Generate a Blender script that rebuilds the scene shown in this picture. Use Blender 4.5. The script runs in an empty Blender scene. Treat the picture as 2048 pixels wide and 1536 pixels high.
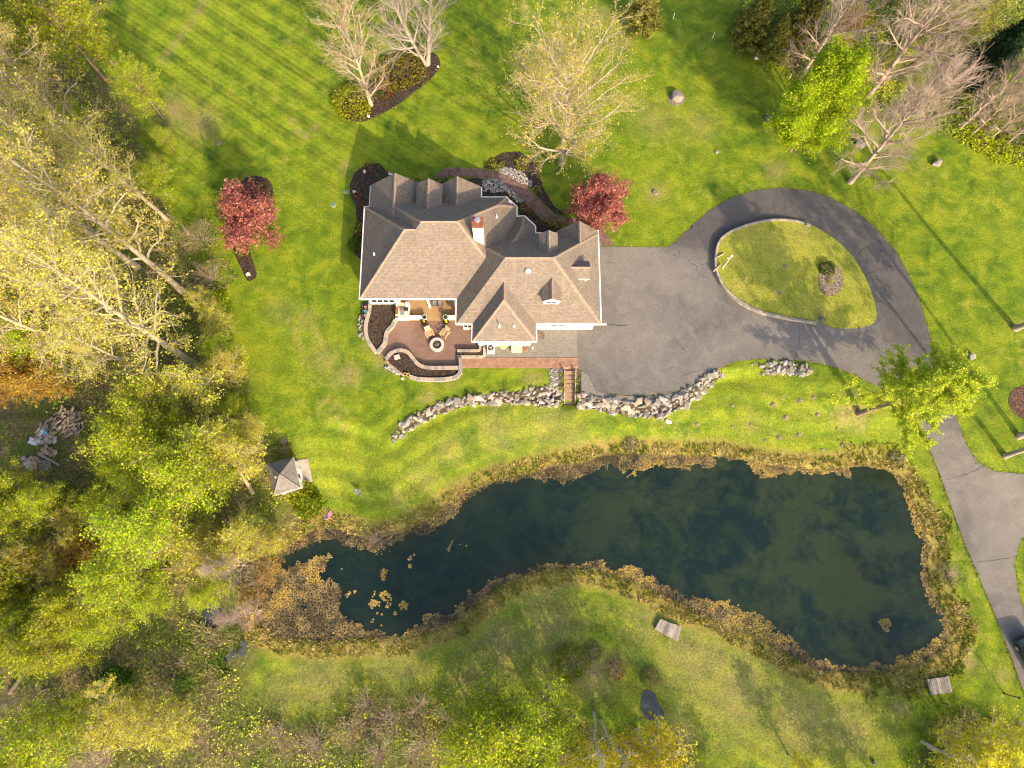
import bpy, bmesh, math, random
import numpy as np
from mathutils import Vector, Matrix

# ------------------------------------------------------------------ camera, sky, sun, exposure
SC = bpy.context.scene
CAM_H = 65.0
FPX = 1365.0                                   # focal length in pixels of the 2048 wide photograph
TILT = math.atan(332.0 / FPX)                  # drone camera tilted a little off straight down
cam_d = bpy.data.cameras.new('camera'); cam_d.sensor_width = 36.0
cam_d.lens = 36.0 * FPX / 2048.0; cam_d.clip_start = 0.5; cam_d.clip_end = 3000
cam = bpy.data.objects.new('camera', cam_d); SC.collection.objects.link(cam)
cam.location = (0, 0, CAM_H); cam.rotation_euler = (TILT, 0, 0); SC.camera = cam

SUN_EL = math.radians(28.0)
SH_AZ = math.radians(119.0)                    # direction in which shadows fall (from +X, ccw)
W = bpy.data.worlds.new('World'); SC.world = W; W.use_nodes = True
nt = W.node_tree; bg = nt.nodes['Background']
sky = nt.nodes.new('ShaderNodeTexSky'); sky.sky_type = 'NISHITA'; sky.sun_disc = False
sky.sun_elevation = SUN_EL; sky.dust_density = 4.0; sky.air_density = 0.9; sky.ozone_density = 0.6; sky.altitude = 100
sun_dir = Vector((-math.cos(SH_AZ) * math.cos(SUN_EL), -math.sin(SH_AZ) * math.cos(SUN_EL), math.sin(SUN_EL)))
sky.sun_rotation = math.atan2(sun_dir.x, sun_dir.y)
nt.links.new(sky.outputs[0], bg.inputs[0]); bg.inputs[1].default_value = 0.15
sl = bpy.data.lights.new('sun', 'SUN'); sl.energy = 2.9; sl.angle = math.radians(0.55); sl.color = (1.0, 0.765, 0.50)
so = bpy.data.objects.new('sun', sl); SC.collection.objects.link(so); so.location = (60, -60, 60)
so.rotation_euler = sun_dir.to_track_quat('Z', 'Y').to_euler()
SC.view_settings.view_transform = 'Standard'; SC.view_settings.look = 'None'
SC.view_settings.exposure = 1.25; SC.view_settings.gamma = 1.0; SC.view_settings.use_curve_mapping = False
try:
    SC.cycles.max_bounces = 5; SC.cycles.transparent_max_bounces = 10; SC.cycles.diffuse_bounces = 2
    SC.cycles.use_denoising = True; SC.cycles.pixel_filter_type = 'BLACKMAN_HARRIS'; SC.cycles.filter_width = 1.15; SC.cycles.adaptive_threshold = 0.02
except Exception:
    pass

# ------------------------------------------------------------------ helpers
RNG = np.random.default_rng(7)
random.seed(11)
COL = SC.collection

def ray(px, py):
    u = (px - 1024.0) / FPX; v = (768.0 - py) / FPX
    return u, v * math.cos(TILT) + math.sin(TILT), v * math.sin(TILT) - math.cos(TILT)

def at(px, py, z=0.0):
    """where the line of sight of a photo point meets the level z"""
    dx, dy, dz = ray(px, py); t = (z - CAM_H) / dz
    return Vector((dx * t, dy * t, z))

def tag(o, label=None, cat=None, group=None, kind=None):
    if label: o['label'] = label
    if cat: o['category'] = cat
    if group: o['group'] = group
    if kind: o['kind'] = kind
    return o

def link(name, me, mat=None, parent=None, loc=None, rot=None):
    o = bpy.data.objects.new(name, me); COL.objects.link(o)
    if mat is not None and me is not None:
        me.materials.clear()
        for m in (mat if isinstance(mat, (list, tuple)) else [mat]): me.materials.append(m)
    if parent is not None: o.parent = parent
    if loc is not None: o.location = loc
    if rot is not None: o.rotation_euler = rot
    return o

def thing(name, loc, label, cat, group=None, rz=0.0):
    o = bpy.data.objects.new(name, None); COL.objects.link(o)
    o.empty_display_size = 0.3; o.location = loc; o.rotation_euler = (0, 0, rz)
    return tag(o, label, cat, group)

def copy_tree(o, parent=None):
    c = o.copy(); COL.objects.link(c); c.parent = parent
    for ch in list(o.children): copy_tree(ch, c)
    return c

def mesh_np(name, V, F, cols=None, smooth=False, uv=None, nper=None):
    """mesh from numpy arrays; F is (n,3) or (n,4)"""
    me = bpy.data.meshes.new(name)
    V = np.asarray(V, np.float32); F = np.asarray(F, np.int32)
    k = F.shape[1]
    me.vertices.add(len(V)); me.vertices.foreach_set('co', V.ravel())
    me.loops.add(F.size); me.loops.foreach_set('vertex_index', F.ravel())
    me.polygons.add(len(F))
    me.polygons.foreach_set('loop_start', np.arange(0, F.size, k, dtype=np.int32))
    me.polygons.foreach_set('loop_total', np.full(len(F), k, np.int32))
    if smooth: me.polygons.foreach_set('use_smooth', np.ones(len(F), bool))
    me.update(calc_edges=True)
    if cols is not None:
        a = me.attributes.new('Col', 'FLOAT_COLOR', 'FACE')
        c = np.ones((len(F), 4), np.float32); c[:, :3] = cols
        a.data.foreach_set('color', c.ravel())
    return me

class MB:
    """collects simple solids into one mesh"""
    def __init__(s): s.v = []; s.f = []; s.m = []
    def add(s, vs, fs, mi=0):
        b = len(s.v); s.v += [tuple(p) for p in vs]
        for f in fs: s.f.append([b + i for i in f]); s.m.append(mi)
        return s
    def box(s, x0, x1, y0, y1, z0, z1, mi=0):
        vs = [(x0,y0,z0),(x1,y0,z0),(x1,y1,z0),(x0,y1,z0),(x0,y0,z1),(x1,y0,z1),(x1,y1,z1),(x0,y1,z1)]
        return s.add(vs, [(3,2,1,0),(4,5,6,7),(0,1,5,4),(1,2,6,5),(2,3,7,6),(3,0,4,7)], mi)
    def obox(s, c, sx, sy, sz, rz=0.0, mi=0, rx=0.0, ry=0.0):
        R = Matrix.Rotation(rz, 3, 'Z') @ Matrix.Rotation(ry, 3, 'Y') @ Matrix.Rotation(rx, 3, 'X')
        vs = []
        for dz in (-1, 1):
            for dx, dy in ((-1,-1),(1,-1),(1,1),(-1,1)):
                vs.append(Vector(c) + R @ Vector((dx*sx/2, dy*sy/2, dz*sz/2)))
        return s.add(vs, [(3,2,1,0),(4,5,6,7),(0,1,5,4),(1,2,6,5),(2,3,7,6),(3,0,4,7)], mi)
    def lathe(s, prof, n=16, c=(0,0,0), mi=0, cap=True):
        vs = []; fs = []
        for r, z in prof:
            for k in range(n):
                a = 2*math.pi*k/n; vs.append((c[0]+r*math.cos(a), c[1]+r*math.sin(a), c[2]+z))
        for i in range(len(prof)-1):
            for k in range(n):
                k2 = (k+1) % n
                fs.append((i*n+k, i*n+k2, (i+1)*n+k2, (i+1)*n+k))
        if cap:
            fs.append(tuple(range(n))[::-1]); fs.append(tuple((len(prof)-1)*n+k for k in range(n)))
        return s.add(vs, fs, mi)
    def tube(s, pts, radii, n=6, mi=0, cap=True):
        pts = [Vector(p) for p in pts]; vs = []; fs = []
        for i, p in enumerate(pts):
            d = (pts[min(i+1, len(pts)-1)] - pts[max(i-1, 0)]).normalized()
            a = d.orthogonal().normalized(); b = d.cross(a)
            r = radii[i] if isinstance(radii, (list, tuple)) else radii
            for k in range(n):
                t = 2*math.pi*k/n; vs.append(p + (a*math.cos(t) + b*math.sin(t)) * r)
        for i in range(len(pts)-1):
            for k in range(n):
                k2 = (k+1) % n; fs.append((i*n+k, i*n+k2, (i+1)*n+k2, (i+1)*n+k))
        if cap:
            fs.append(tuple(range(n))[::-1]); fs.append(tuple((len(pts)-1)*n+k for k in range(n)))
        return s.add(vs, fs, mi)
    def prism(s, poly, z0, z1, mi=0):
        n = len(poly); vs = [(p[0], p[1], z0) for p in poly] + [(p[0], p[1], z1) for p in poly]
        fs = [tuple(range(n))[::-1], tuple(range(n, 2*n))] + [(i, (i+1) % n, n+(i+1) % n, n+i) for i in range(n)]
        return s.add(vs, fs, mi)
    def mesh(s, name, smooth=False):
        me = bpy.data.meshes.new(name); me.from_pydata(s.v, [], s.f); 
        me.polygons.foreach_set('material_index', np.array(s.m, np.int32))
        if smooth: me.polygons.foreach_set('use_smooth', np.ones(len(s.f), bool))
        me.update(); bm = bmesh.new(); bm.from_mesh(me); bmesh.ops.recalc_face_normals(bm, faces=bm.faces); bm.to_mesh(me); bm.free()
        return me
    def obj(s, name, mat, parent=None, smooth=False, loc=None, rot=None):
        me = s.mesh(name, smooth); mm = mat if isinstance(mat, (list, tuple)) else [mat]
        for m in mm: me.materials.append(m)
        return link(name, me, None, parent, loc, rot)

# ------------------------------------------------------------------ materials
def srgb(r, g, b):
    f = lambda c: (c/255.0/12.92) if c/255.0 <= 0.04045 else ((c/255.0+0.055)/1.055)**2.4
    return (f(r), f(g), f(b))

class NT:
    """small node-tree writer"""
    def __init__(s, name):
        s.mat = bpy.data.materials.new(name); s.mat.use_nodes = True; s.t = s.mat.node_tree
        s.b = s.t.nodes['Principled BSDF']; s.out = s.t.nodes['Material Output']
        s.b.inputs['Specular IOR Level'].default_value = 0.25
    def n(s, typ, **kw):
        nd = s.t.nodes.new(typ)
        for k, v in kw.items():
            if k in nd.inputs.keys() if isinstance(k, str) else False: s.set(nd, k, v)
            else: setattr(nd, k, v)
        return nd
    def set(s, nd, k, v):
        i = nd.inputs[k]
        if isinstance(v, bpy.types.NodeSocket): s.t.links.new(v, i)
        else:
            if isinstance(v, (tuple, list)) and len(v) == 3 and i.type == 'RGBA': v = (*v, 1)
            i.default_value = v
    def pos(s): return s.n('ShaderNodeNewGeometry').outputs['Position']
    def objc(s): return s.n('ShaderNodeTexCoord').outputs['Object']
    def noise(s, vec, scale, detail=3.0, rough=0.55, dist=0.0):
        nd = s.n('ShaderNodeTexNoise'); s.set(nd, 'Vector', vec); s.set(nd, 'Scale', scale); s.set(nd, 'Detail', detail)
        s.set(nd, 'Roughness', rough); s.set(nd, 'Distortion', dist); return nd.outputs['Fac']
    def ramp(s, fac, stops, interp='LINEAR'):
        nd = s.n('ShaderNodeValToRGB'); s.set(nd, 'Fac', fac); cr = nd.color_ramp; cr.interpolation = interp
        while len(cr.elements) < len(stops): cr.elements.new(0.5)
        for e, (p, c) in zip(cr.elements, stops):
            e.position = p; e.color = (*c, 1) if isinstance(c, (tuple, list)) else (c, c, c, 1)
        return nd.outputs['Color']
    def mix(s, fac, a, b, mode='MIX'):
        nd = s.n('ShaderNodeMix', data_type='RGBA', blend_type=mode)
        s.set(nd, 'Factor', fac) if False else None
        i = nd.inputs[0]
        if isinstance(fac, bpy.types.NodeSocket): s.t.links.new(fac, i)
        else: i.default_value = fac
        for idx, v in ((6, a), (7, b)):
            i = nd.inputs[idx]
            if isinstance(v, bpy.types.NodeSocket): s.t.links.new(v, i)
            else: i.default_value = (*v, 1) if len(v) == 3 else v
        return nd.outputs[2]
    def math(s, op, a, b=0.0, clamp=False):
        nd = s.n('ShaderNodeMath', operation=op, use_clamp=clamp)
        for i, v in ((0, a), (1, b)):
            if isinstance(v, bpy.types.NodeSocket): s.t.links.new(v, nd.inputs[i])
            else: nd.inputs[i].default_value = v
        return nd.outputs[0]
    def attr(s, name, out='Fac'):
        return s.n('ShaderNodeAttribute', attribute_name=name).outputs[out]
    def mapping(s, vec, rot=(0,0,0), scale=(1,1,1), loc=(0,0,0)):
        nd = s.n('ShaderNodeMapping'); s.set(nd, 'Vector', vec); nd.inputs['Rotation'].default_value = rot
        nd.inputs['Scale'].default_value = scale; nd.inputs['Location'].default_value = loc; return nd.outputs[0]
    def bump(s, h, strength=0.4, dist=0.05):
        nd = s.n('ShaderNodeBump'); s.set(nd, 'Height', h); s.set(nd, 'Strength', strength); s.set(nd, 'Distance', dist)
        s.t.links.new(nd.outputs[0], s.b.inputs['Normal'])
    def done(s, col=None, rough=0.8, **kw):
        if col is not None: s.set(s.b, 'Base Color', col)
        s.set(s.b, 'Roughness', rough)
        for k, v in kw.items(): s.set(s.b, k, v)
        return s.mat

def m_simple(name, col, rough=0.8, var=0.25, scale=6.0, bump=0.0, metallic=0.0):
    n = NT(name); v = n.objc()
    f = n.noise(v, scale, 4)
    c = n.ramp(f, [(0.25, tuple(x*(1-var) for x in col)), (0.75, tuple(min(1, x*(1+var)) for x in col))])
    if bump: n.bump(f, bump, 0.05)
    return n.done(c, rough, Metallic=metallic)

def m_speckle(name, cols, scale, rough=0.9, bump=0.5, world=True, big=None):
    """granular ground: several colours by voronoi cells"""
    n = NT(name); v = n.pos() if world else n.objc()
    vo = n.n('ShaderNodeTexVoronoi'); n.set(vo, 'Vector', v); n.set(vo, 'Scale', scale)
    sx = n.n('ShaderNodeSeparateColor'); n.t.links.new(vo.outputs['Color'], sx.inputs[0])
    k = len(cols); c = n.ramp(sx.outputs[0], [(i/max(1, k-1)*0.9+0.05, col) for i, col in enumerate(cols)])
    if big: c = n.mix(n.math('MULTIPLY', n.noise(v, big[0], 3), big[1]), c, big[2])
    n.bump(vo.outputs['Distance'], bump, 0.03)
    return n.done(c, rough)

def m_leaf(name, trans=0.35, hue_var=0.03, rough=0.6, val_var=0.25):
    """colour from the Col attribute, a little different for every plant"""
    n = NT(name); c = n.attr('Col', 'Color')
    oi = n.n('ShaderNodeObjectInfo')
    hs = n.n('ShaderNodeHueSaturation'); n.set(hs, 'Color', c)
    n.set(hs, 'Hue', n.math('ADD', n.math('MULTIPLY', oi.outputs['Random'], hue_var), 0.5 - hue_var*0.35))
    n.set(hs, 'Value', n.math('ADD', n.math('MULTIPLY', oi.outputs['Random'], val_var), 1 - val_var/2))
    n.set(n.b, 'Base Color', hs.outputs[0]); n.set(n.b, 'Roughness', rough); n.set(n.b, 'Specular IOR Level', 0.15)
    tr = n.n('ShaderNodeBsdfTranslucent'); n.t.links.new(hs.outputs[0], tr.inputs[0])
    mx = n.n('ShaderNodeMixShader'); mx.inputs[0].default_value = trans
    n.t.links.new(n.b.outputs[0], mx.inputs[1]); n.t.links.new(tr.outputs[0], mx.inputs[2])
    n.t.links.new(mx.outputs[0], n.out.inputs['Surface']); return n.mat
# ------------------------------------------------------------------ site plan (traced on the photo, put on the ground)
WATER_Z = -2.12
POND_PX = [(650,1045),(700,1060),(740,1072),(800,1060),(860,1030),(920,985),(990,955),(1060,940),(1110,925),(1160,920),(1200,905),
 (1260,900),(1330,905),(1400,905),(1450,905),(1500,915),(1560,927),(1640,932),(1720,925),(1770,925),(1800,950),(1825,990),(1850,1040),
 (1865,1090),(1860,1140),(1875,1190),(1900,1225),(1908,1270),(1890,1305),(1850,1330),(1790,1347),(1720,1354),(1650,1350),(1600,1332),
 (1550,1302),(1500,1275),(1440,1245),(1380,1225),(1330,1200),(1280,1175),(1230,1155),(1170,1145),(1110,1145),(1060,1155),(1000,1180),
 (950,1220),(910,1250),(860,1267),(800,1282),(720,1285),(640,1290),(560,1283),(510,1255),(505,1190),(525,1140),(565,1090),(610,1062)]
OPEN_PX = [(585,1110),(640,1085),(672,1068),(700,1092),(735,1102),(750,1108),(790,1096),(812,1080),(850,1075),(885,1055),(900,1040),(930,1015),(960,990),(1000,980),(1060,968),
 (1090,955),(1110,952),(1130,965),(1160,962),(1190,952),(1220,942),(1260,940),(1300,930),(1350,938),(1400,940),(1425,935),(1440,918),(1470,928),(1480,925),(1515,945),(1560,946),
 (1600,945),(1640,950),(1690,950),(1720,938),(1760,938),(1780,945),(1790,975),(1805,1010),(1822,1050),(1835,1080),(1842,1110),(1838,1150),(1845,1180),
 (1858,1210),(1875,1235),(1880,1258),(1862,1268),(1850,1295),(1815,1312),(1780,1330),(1740,1328),(1700,1325),(1650,1320),(1610,1305),(1570,1275),(1545,1255),
 (1515,1238),(1480,1225),(1450,1208),(1400,1190),(1372,1198),(1355,1185),(1330,1165),(1290,1150),(1250,1125),(1225,1135),(1190,1118),(1150,1120),(1110,1118),
 (1080,1118),(1050,1130),(1000,1150),(960,1170),(930,1195),(915,1220),(890,1235),(850,1232),(825,1245),(800,1262),(770,1252),(735,1250),(700,1240),(680,1220),(690,1190),
 (668,1165),(650,1150),(662,1112),(640,1108),(610,1125),(575,1130)]
UPPER_PX = [(-900,-700),(-900,830),(150,830),(440,790),(560,815),(690,840),(785,880),(800,855),(830,835),(870,813),(930,798),(990,790),(1050,784),(1095,778),
 (1127,744),(1153,744),(1165,792),(1200,803),(1260,811),(1320,806),(1370,793),(1400,772),(1440,742),(1520,735),(1620,745),(1720,770),(1850,800),(1900,850),(2048,900),(2700,900),(2700,-700)]
WALLC_PX = [(785,880),(830,835),(930,800),(1050,786),(1130,800),(1260,811),(1370,793),(1440,745)]
pond_w = np.array([at(x, y, -2.0)[:2] for x, y in POND_PX])
open_w = np.array([at(x, y, WATER_Z)[:2] for x, y in OPEN_PX])
upper_w = np.array([at(x, y, -0.3)[:2] for x, y in UPPER_PX])
wallc_w = np.array([at(x, y, -0.5)[:2] for x, y in WALLC_PX])

def seg_dist(P, A, B):
    d = B - A; t = np.clip(((P - A) @ d) / (d @ d + 1e-9), 0, 1)
    return np.hypot(*(P - (A + t[:, None] * d)).T)
def poly_dist(P, poly, closed=True):
    n = len(poly); D = np.full(len(P), 1e9)
    for i in range(n if closed else n - 1): D = np.minimum(D, seg_dist(P, poly[i], poly[(i+1) % n]))
    return D
def inside(P, poly):
    x, y = P[:, 0], P[:, 1]; r = np.zeros(len(P), bool); n = len(poly); j = n - 1
    for i in range(n):
        xi, yi = poly[i]; xj, yj = poly[j]
        c = ((yi > y) != (yj > y)) & (x < (xj - xi) * (y - yi) / (yj - yi + 1e-12) + xi); r ^= c; j = i
    return r
def sstep(t): t = np.clip(t, 0, 1); return t*t*(3-2*t)

def vnoise(P, scale, seed=0):
    """cheap smooth value noise in 2D"""
    q = P * scale + seed * 17.31; i = np.floor(q).astype(np.int64); f = q - i; f = f*f*(3-2*f)
    def h(a, b):
        n = (a * 374761393 + b * 668265263 + seed * 1442695) & 0xffffffff
        n = ((n ^ (n >> 13)) * 1274126177) & 0xffffffff
        return ((n ^ (n >> 16)) & 0xffff) / 65535.0
    a, b = i[:, 0], i[:, 1]
    return (h(a,b)*(1-f[:,0])+h(a+1,b)*f[:,0])*(1-f[:,1]) + (h(a,b+1)*(1-f[:,0])+h(a+1,b+1)*f[:,0])*f[:,1]
def fbm(P, scale, seed=0, o=4):
    r = 0; a = 0.5; t = 0
    for k in range(o): r = r + a * vnoise(P, scale * 2**k, seed + k*7); t += a; a *= 0.5
    return r / t

def ground_z(P):
    P = np.asarray(P, float)
    dP = poly_dist(P, pond_w); inP = inside(P, pond_w)
    dU = poly_dist(P, upper_w); inU = inside(P, upper_w)
    t = dU / (dU + dP + 1e-6)
    dw = poly_dist(P, wallc_w, False); step = 1.0 * np.exp(-(dw / 5.0)**2) * (1 - t)
    z = -2.0 * sstep(t) - step * sstep(dU / 0.7)
    z = np.where(inU, 0.0, z)
    far = np.clip(dP - 12, 0, 40); z = np.where(~inU, z + far * 0.02, z)
    z = np.where(inP, -2.0 - np.minimum(1.7, 0.32 * dP), z)
    z = z + (~inU) * (~inP) * 0.10 * (fbm(P, 0.25, 3) - 0.5) * np.clip(np.minimum(dP, dU) / 3, 0, 1)
    return z

def stairs_cut(P, z):
    a, b = np.array(at(1140, 741, 0)[:2]), np.array(at(1140, 812, -1.4)[:2]); t = (a[1] - P[:, 1]) / (a[1] - b[1])
    line = -0.35 - 1.25*np.clip(t, 0, 1)
    return np.where((np.abs(P[:, 0] - a[0]) < 0.75) & (t > -0.02) & (t < 1.0), np.minimum(z, line), z)
def axis(lo, hi, step, far, k):
    a = list(np.arange(lo, hi + 1e-6, step)); s = step
    x = hi
    out = []
    while x < far: s *= k; x += s; out.append(x)
    s = step; x = lo; pre = []
    while x > -far: s *= k; x -= s; pre.append(x)
    return np.array(pre[::-1] + a + out)
GX = axis(-66, 66, 0.4, 900, 1.35); GY = axis(-34, 74, 0.4, 900, 1.35)
gx, gy = np.meshgrid(GX, GY); GP = np.stack([gx.ravel(), gy.ravel()], 1)
near = (np.abs(GP[:, 0]) < 120) & (GP[:, 1] > -90) & (GP[:, 1] < 130)
GZ = np.full(len(GP), -0.8); GZ[near] = stairs_cut(GP[near], ground_z(GP[near]))
fade = sstep((np.maximum(np.abs(GP[:, 0]) - 70, np.abs(GP[:, 1] - 20) - 60)) / 40.0)
GZ = GZ * (1 - fade) - 0.8 * fade
GZ2 = GZ.reshape(len(GY), len(GX))

def gz(x, y):
    """height of the built ground at x, y"""
    x = np.asarray(x, float); y = np.asarray(y, float)
    i = np.clip(np.searchsorted(GX, x) - 1, 0, len(GX)-2); j = np.clip(np.searchsorted(GY, y) - 1, 0, len(GY)-2)
    u = (x - GX[i]) / (GX[i+1] - GX[i]); v = (y - GY[j]) / (GY[j+1] - GY[j])
    return (GZ2[j,i]*(1-u)+GZ2[j,i+1]*u)*(1-v) + (GZ2[j+1,i]*(1-u)+GZ2[j+1,i+1]*u)*v

def G(px, py, dz=0.0):
    """ground point seen at a photo point"""
    z = 0.0
    for _ in range(6):
        p = at(px, py, z); z = float(gz(p.x, p.y))
    return Vector((p.x, p.y, z + dz))
def GL(pts, dz=0.0): return [G(x, y, dz) for x, y in pts]
def g2(pts): return np.array([G(x, y)[:2] for x, y in pts])

# woods and rough ground
WOOD_PX = [[(-600,-400),(240,-400),(225,0),(180,40),(170,110),(210,150),(250,200),(275,260),(300,330),(330,400),(350,470),(395,520),(425,590),(445,640),(455,700),(470,780),
  (495,830),(535,880),(548,915),(600,985),(640,1010),(650,1050),(560,1090),(510,1150),(505,1230),(520,1295),(500,1320),(485,1400),(560,1440),(640,1440),(700,1405),(900,1395),
  (990,1405),(1100,1412),(1150,1430),(1180,1455),(1250,1490),(1330,1500),(1400,1536),(1440,1800),(-600,1800)],
 [(1480,-400),(1480,0),(1500,50),(1560,110),(1600,150),(1680,200),(1720,240),(1850,255),(1920,285),(2048,325),(2500,400),(2500,-400),(1990,-400),(1985,0),(1960,20),(1900,40),(1800,-40),(1780,-400)],
 [(1800,1800),(1830,1536),(1870,1490),(1920,1460),(1980,1440),(2048,1450),(2500,1500),(2500,1800)]]
wood_w = [np.array([G(x, y)[:2] if abs(x-1024) < 1500 else at(x, y, -0.8)[:2] for x, y in w]) for w in WOOD_PX]
wood = np.zeros(len(GP))
for w in wood_w:
    d = poly_dist(GP, w); s = np.where(inside(GP, w), d, -d)
    wood = np.maximum(wood, sstep((s + 0.8 + 1.6*(fbm(GP, 0.5, 9)-0.5)) / 1.6))
dpond = poly_dist(GP, pond_w); inp = inside(GP, pond_w); dps = np.where(inp, -dpond, dpond)
# worn and bare places: (photo x, y, radius m, strength)
BARE = [(700,750,1.1,.9),(345,222,2.0,.85),(400,248,2.0,.8),(300,215,1.0,.9),(372,232,1.2,.6),(405,8,.5,.7),(395,24,.5,.7),(384,40,.5,.6),(373,56,.5,.7),(361,72,.5,.6),(350,88,.5,.7),(338,104,.5,.6),(326,118,.5,.5),(612,625,.4,.6),(619,640,.4,.6),(626,655,.4,.65),(633,670,.4,.6),(640,685,.4,.65),(646,700,.4,.6),(652,715,.4,.6),(658,730,.4,.65),(663,745,.4,.6),(668,760,.4,.6),(672,775,.4,.5),(578,640,.4,.45),(586,660,.4,.5),(594,680,.4,.5),(601,700,.4,.45),(608,720,.4,.4),(655,800,.4,.5),(665,818,.4,.5),(676,836,.4,.5),(687,854,.4,.45),(610,640,1.2,.35),(650,720,1.6,.45),(560,620,1.5,.3),(470,760,1.6,.3),(770,715,1.2,.8),(745,690,.8,.7),(1180,720,.1,0),
 (1120,760,.7,.8),(1065,756,.9,.6),(855,795,.7,.7),(1705,815,1.1,1.0),(1690,835,1.0,.8),(1720,845,.8,.7),(1310,240,2.2,.45),(1400,250,2.0,.4),(1560,700,.1,0),(1330,735,.6,.5),(1800,330,.7,.7),
 (1550,340,1.2,.6),(1310,385,1.1,.7),(1580,520,2.5,.35),(1500,600,2.0,.35),(1560,450,2.0,.45),(1475,480,1.2,.4),(1085,1190,2.5,.5),(1100,1250,3.0,.55),(1000,1290,3.0,.6),(1300,1240,2.5,.45),
 (1400,1320,3.5,.6),(1480,1380,4.0,.6),(1600,1440,4.0,.55),(1700,1460,2.5,.55),(1360,1470,1.5,.8),(640,1370,3.0,.55),(560,1390,2.5,.5),(800,1330,3.0,.45),(940,1360,2.0,.55),(1180,1350,1.8,.9),(1225,1330,1.0,.9),
 (1085,1345,.6,1),(1370,1320,1.0,.7),(1770,1260,.1,0),(1935,1325,.8,.8),(2005,1350,.7,.6),(1800,1420,.7,.8),(1260,50,1.6,.35),(1200,30,1.4,.6),(1240,80,1.6,.5),(630,255,.4,1),(585,240,.35,1),(595,262,.35,1),(610,272,.4,1),
 (780,1000,.1,0),(800,1000,1.0,.4),(850,960,1.5,.35),(900,900,1.5,.35),(1000,870,2.0,.4),(1100,850,2.5,.4),(1150,890,2.0,.4),(985,840,1.5,.4),(1500,850,1.2,.3),(690,330,.5,.8),(690,345,.4,.5),(900,760,1.0,.3)]
bare = np.zeros(len(GP))
for x, y, r, s in BARE:
    if s <= 0: continue
    p = G(x, y); bare = np.maximum(bare, s * np.exp(-((GP[:,0]-p.x)**2 + (GP[:,1]-p.y)**2) / (r*r)))
# how dry the sward is: south of the pond and over the island it is paler
dry = np.zeros(len(GP))
sp = g2([(560,1300),(900,1270),(1000,1200),(1110,1160),(1230,1170),(1400,1250),(1600,1345),(1720,1370),(1850,1345),(1900,1440),(1800,1540),(1400,1540),(1150,1410),(700,1400),(540,1420)])
d = poly_dist(GP, sp); dry = np.maximum(dry, 0.32 * sstep((np.where(inside(GP, sp), d, -d) + 0.5) / 3.0))
ridge = np.exp(-((dps - 5.0)/4.0)**2) * (GP[:,1] > 2) * 0.14
dry = np.maximum(dry, ridge)

idx = np.arange(len(GP)).reshape(len(GY), len(GX))
quads = np.stack([idx[:-1,:-1].ravel(), idx[:-1,1:].ravel(), idx[1:,1:].ravel(), idx[1:,:-1].ravel()], 1)
gme = mesh_np('ground', np.column_stack([GP, GZ]), quads, smooth=True)
for nm, val in (('wood', wood), ('dpond', dps), ('bare', bare), ('dry', dry)):
    a = gme.attributes.new(nm, 'FLOAT', 'POINT'); a.data.foreach_set('value', val.astype(np.float32))

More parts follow.
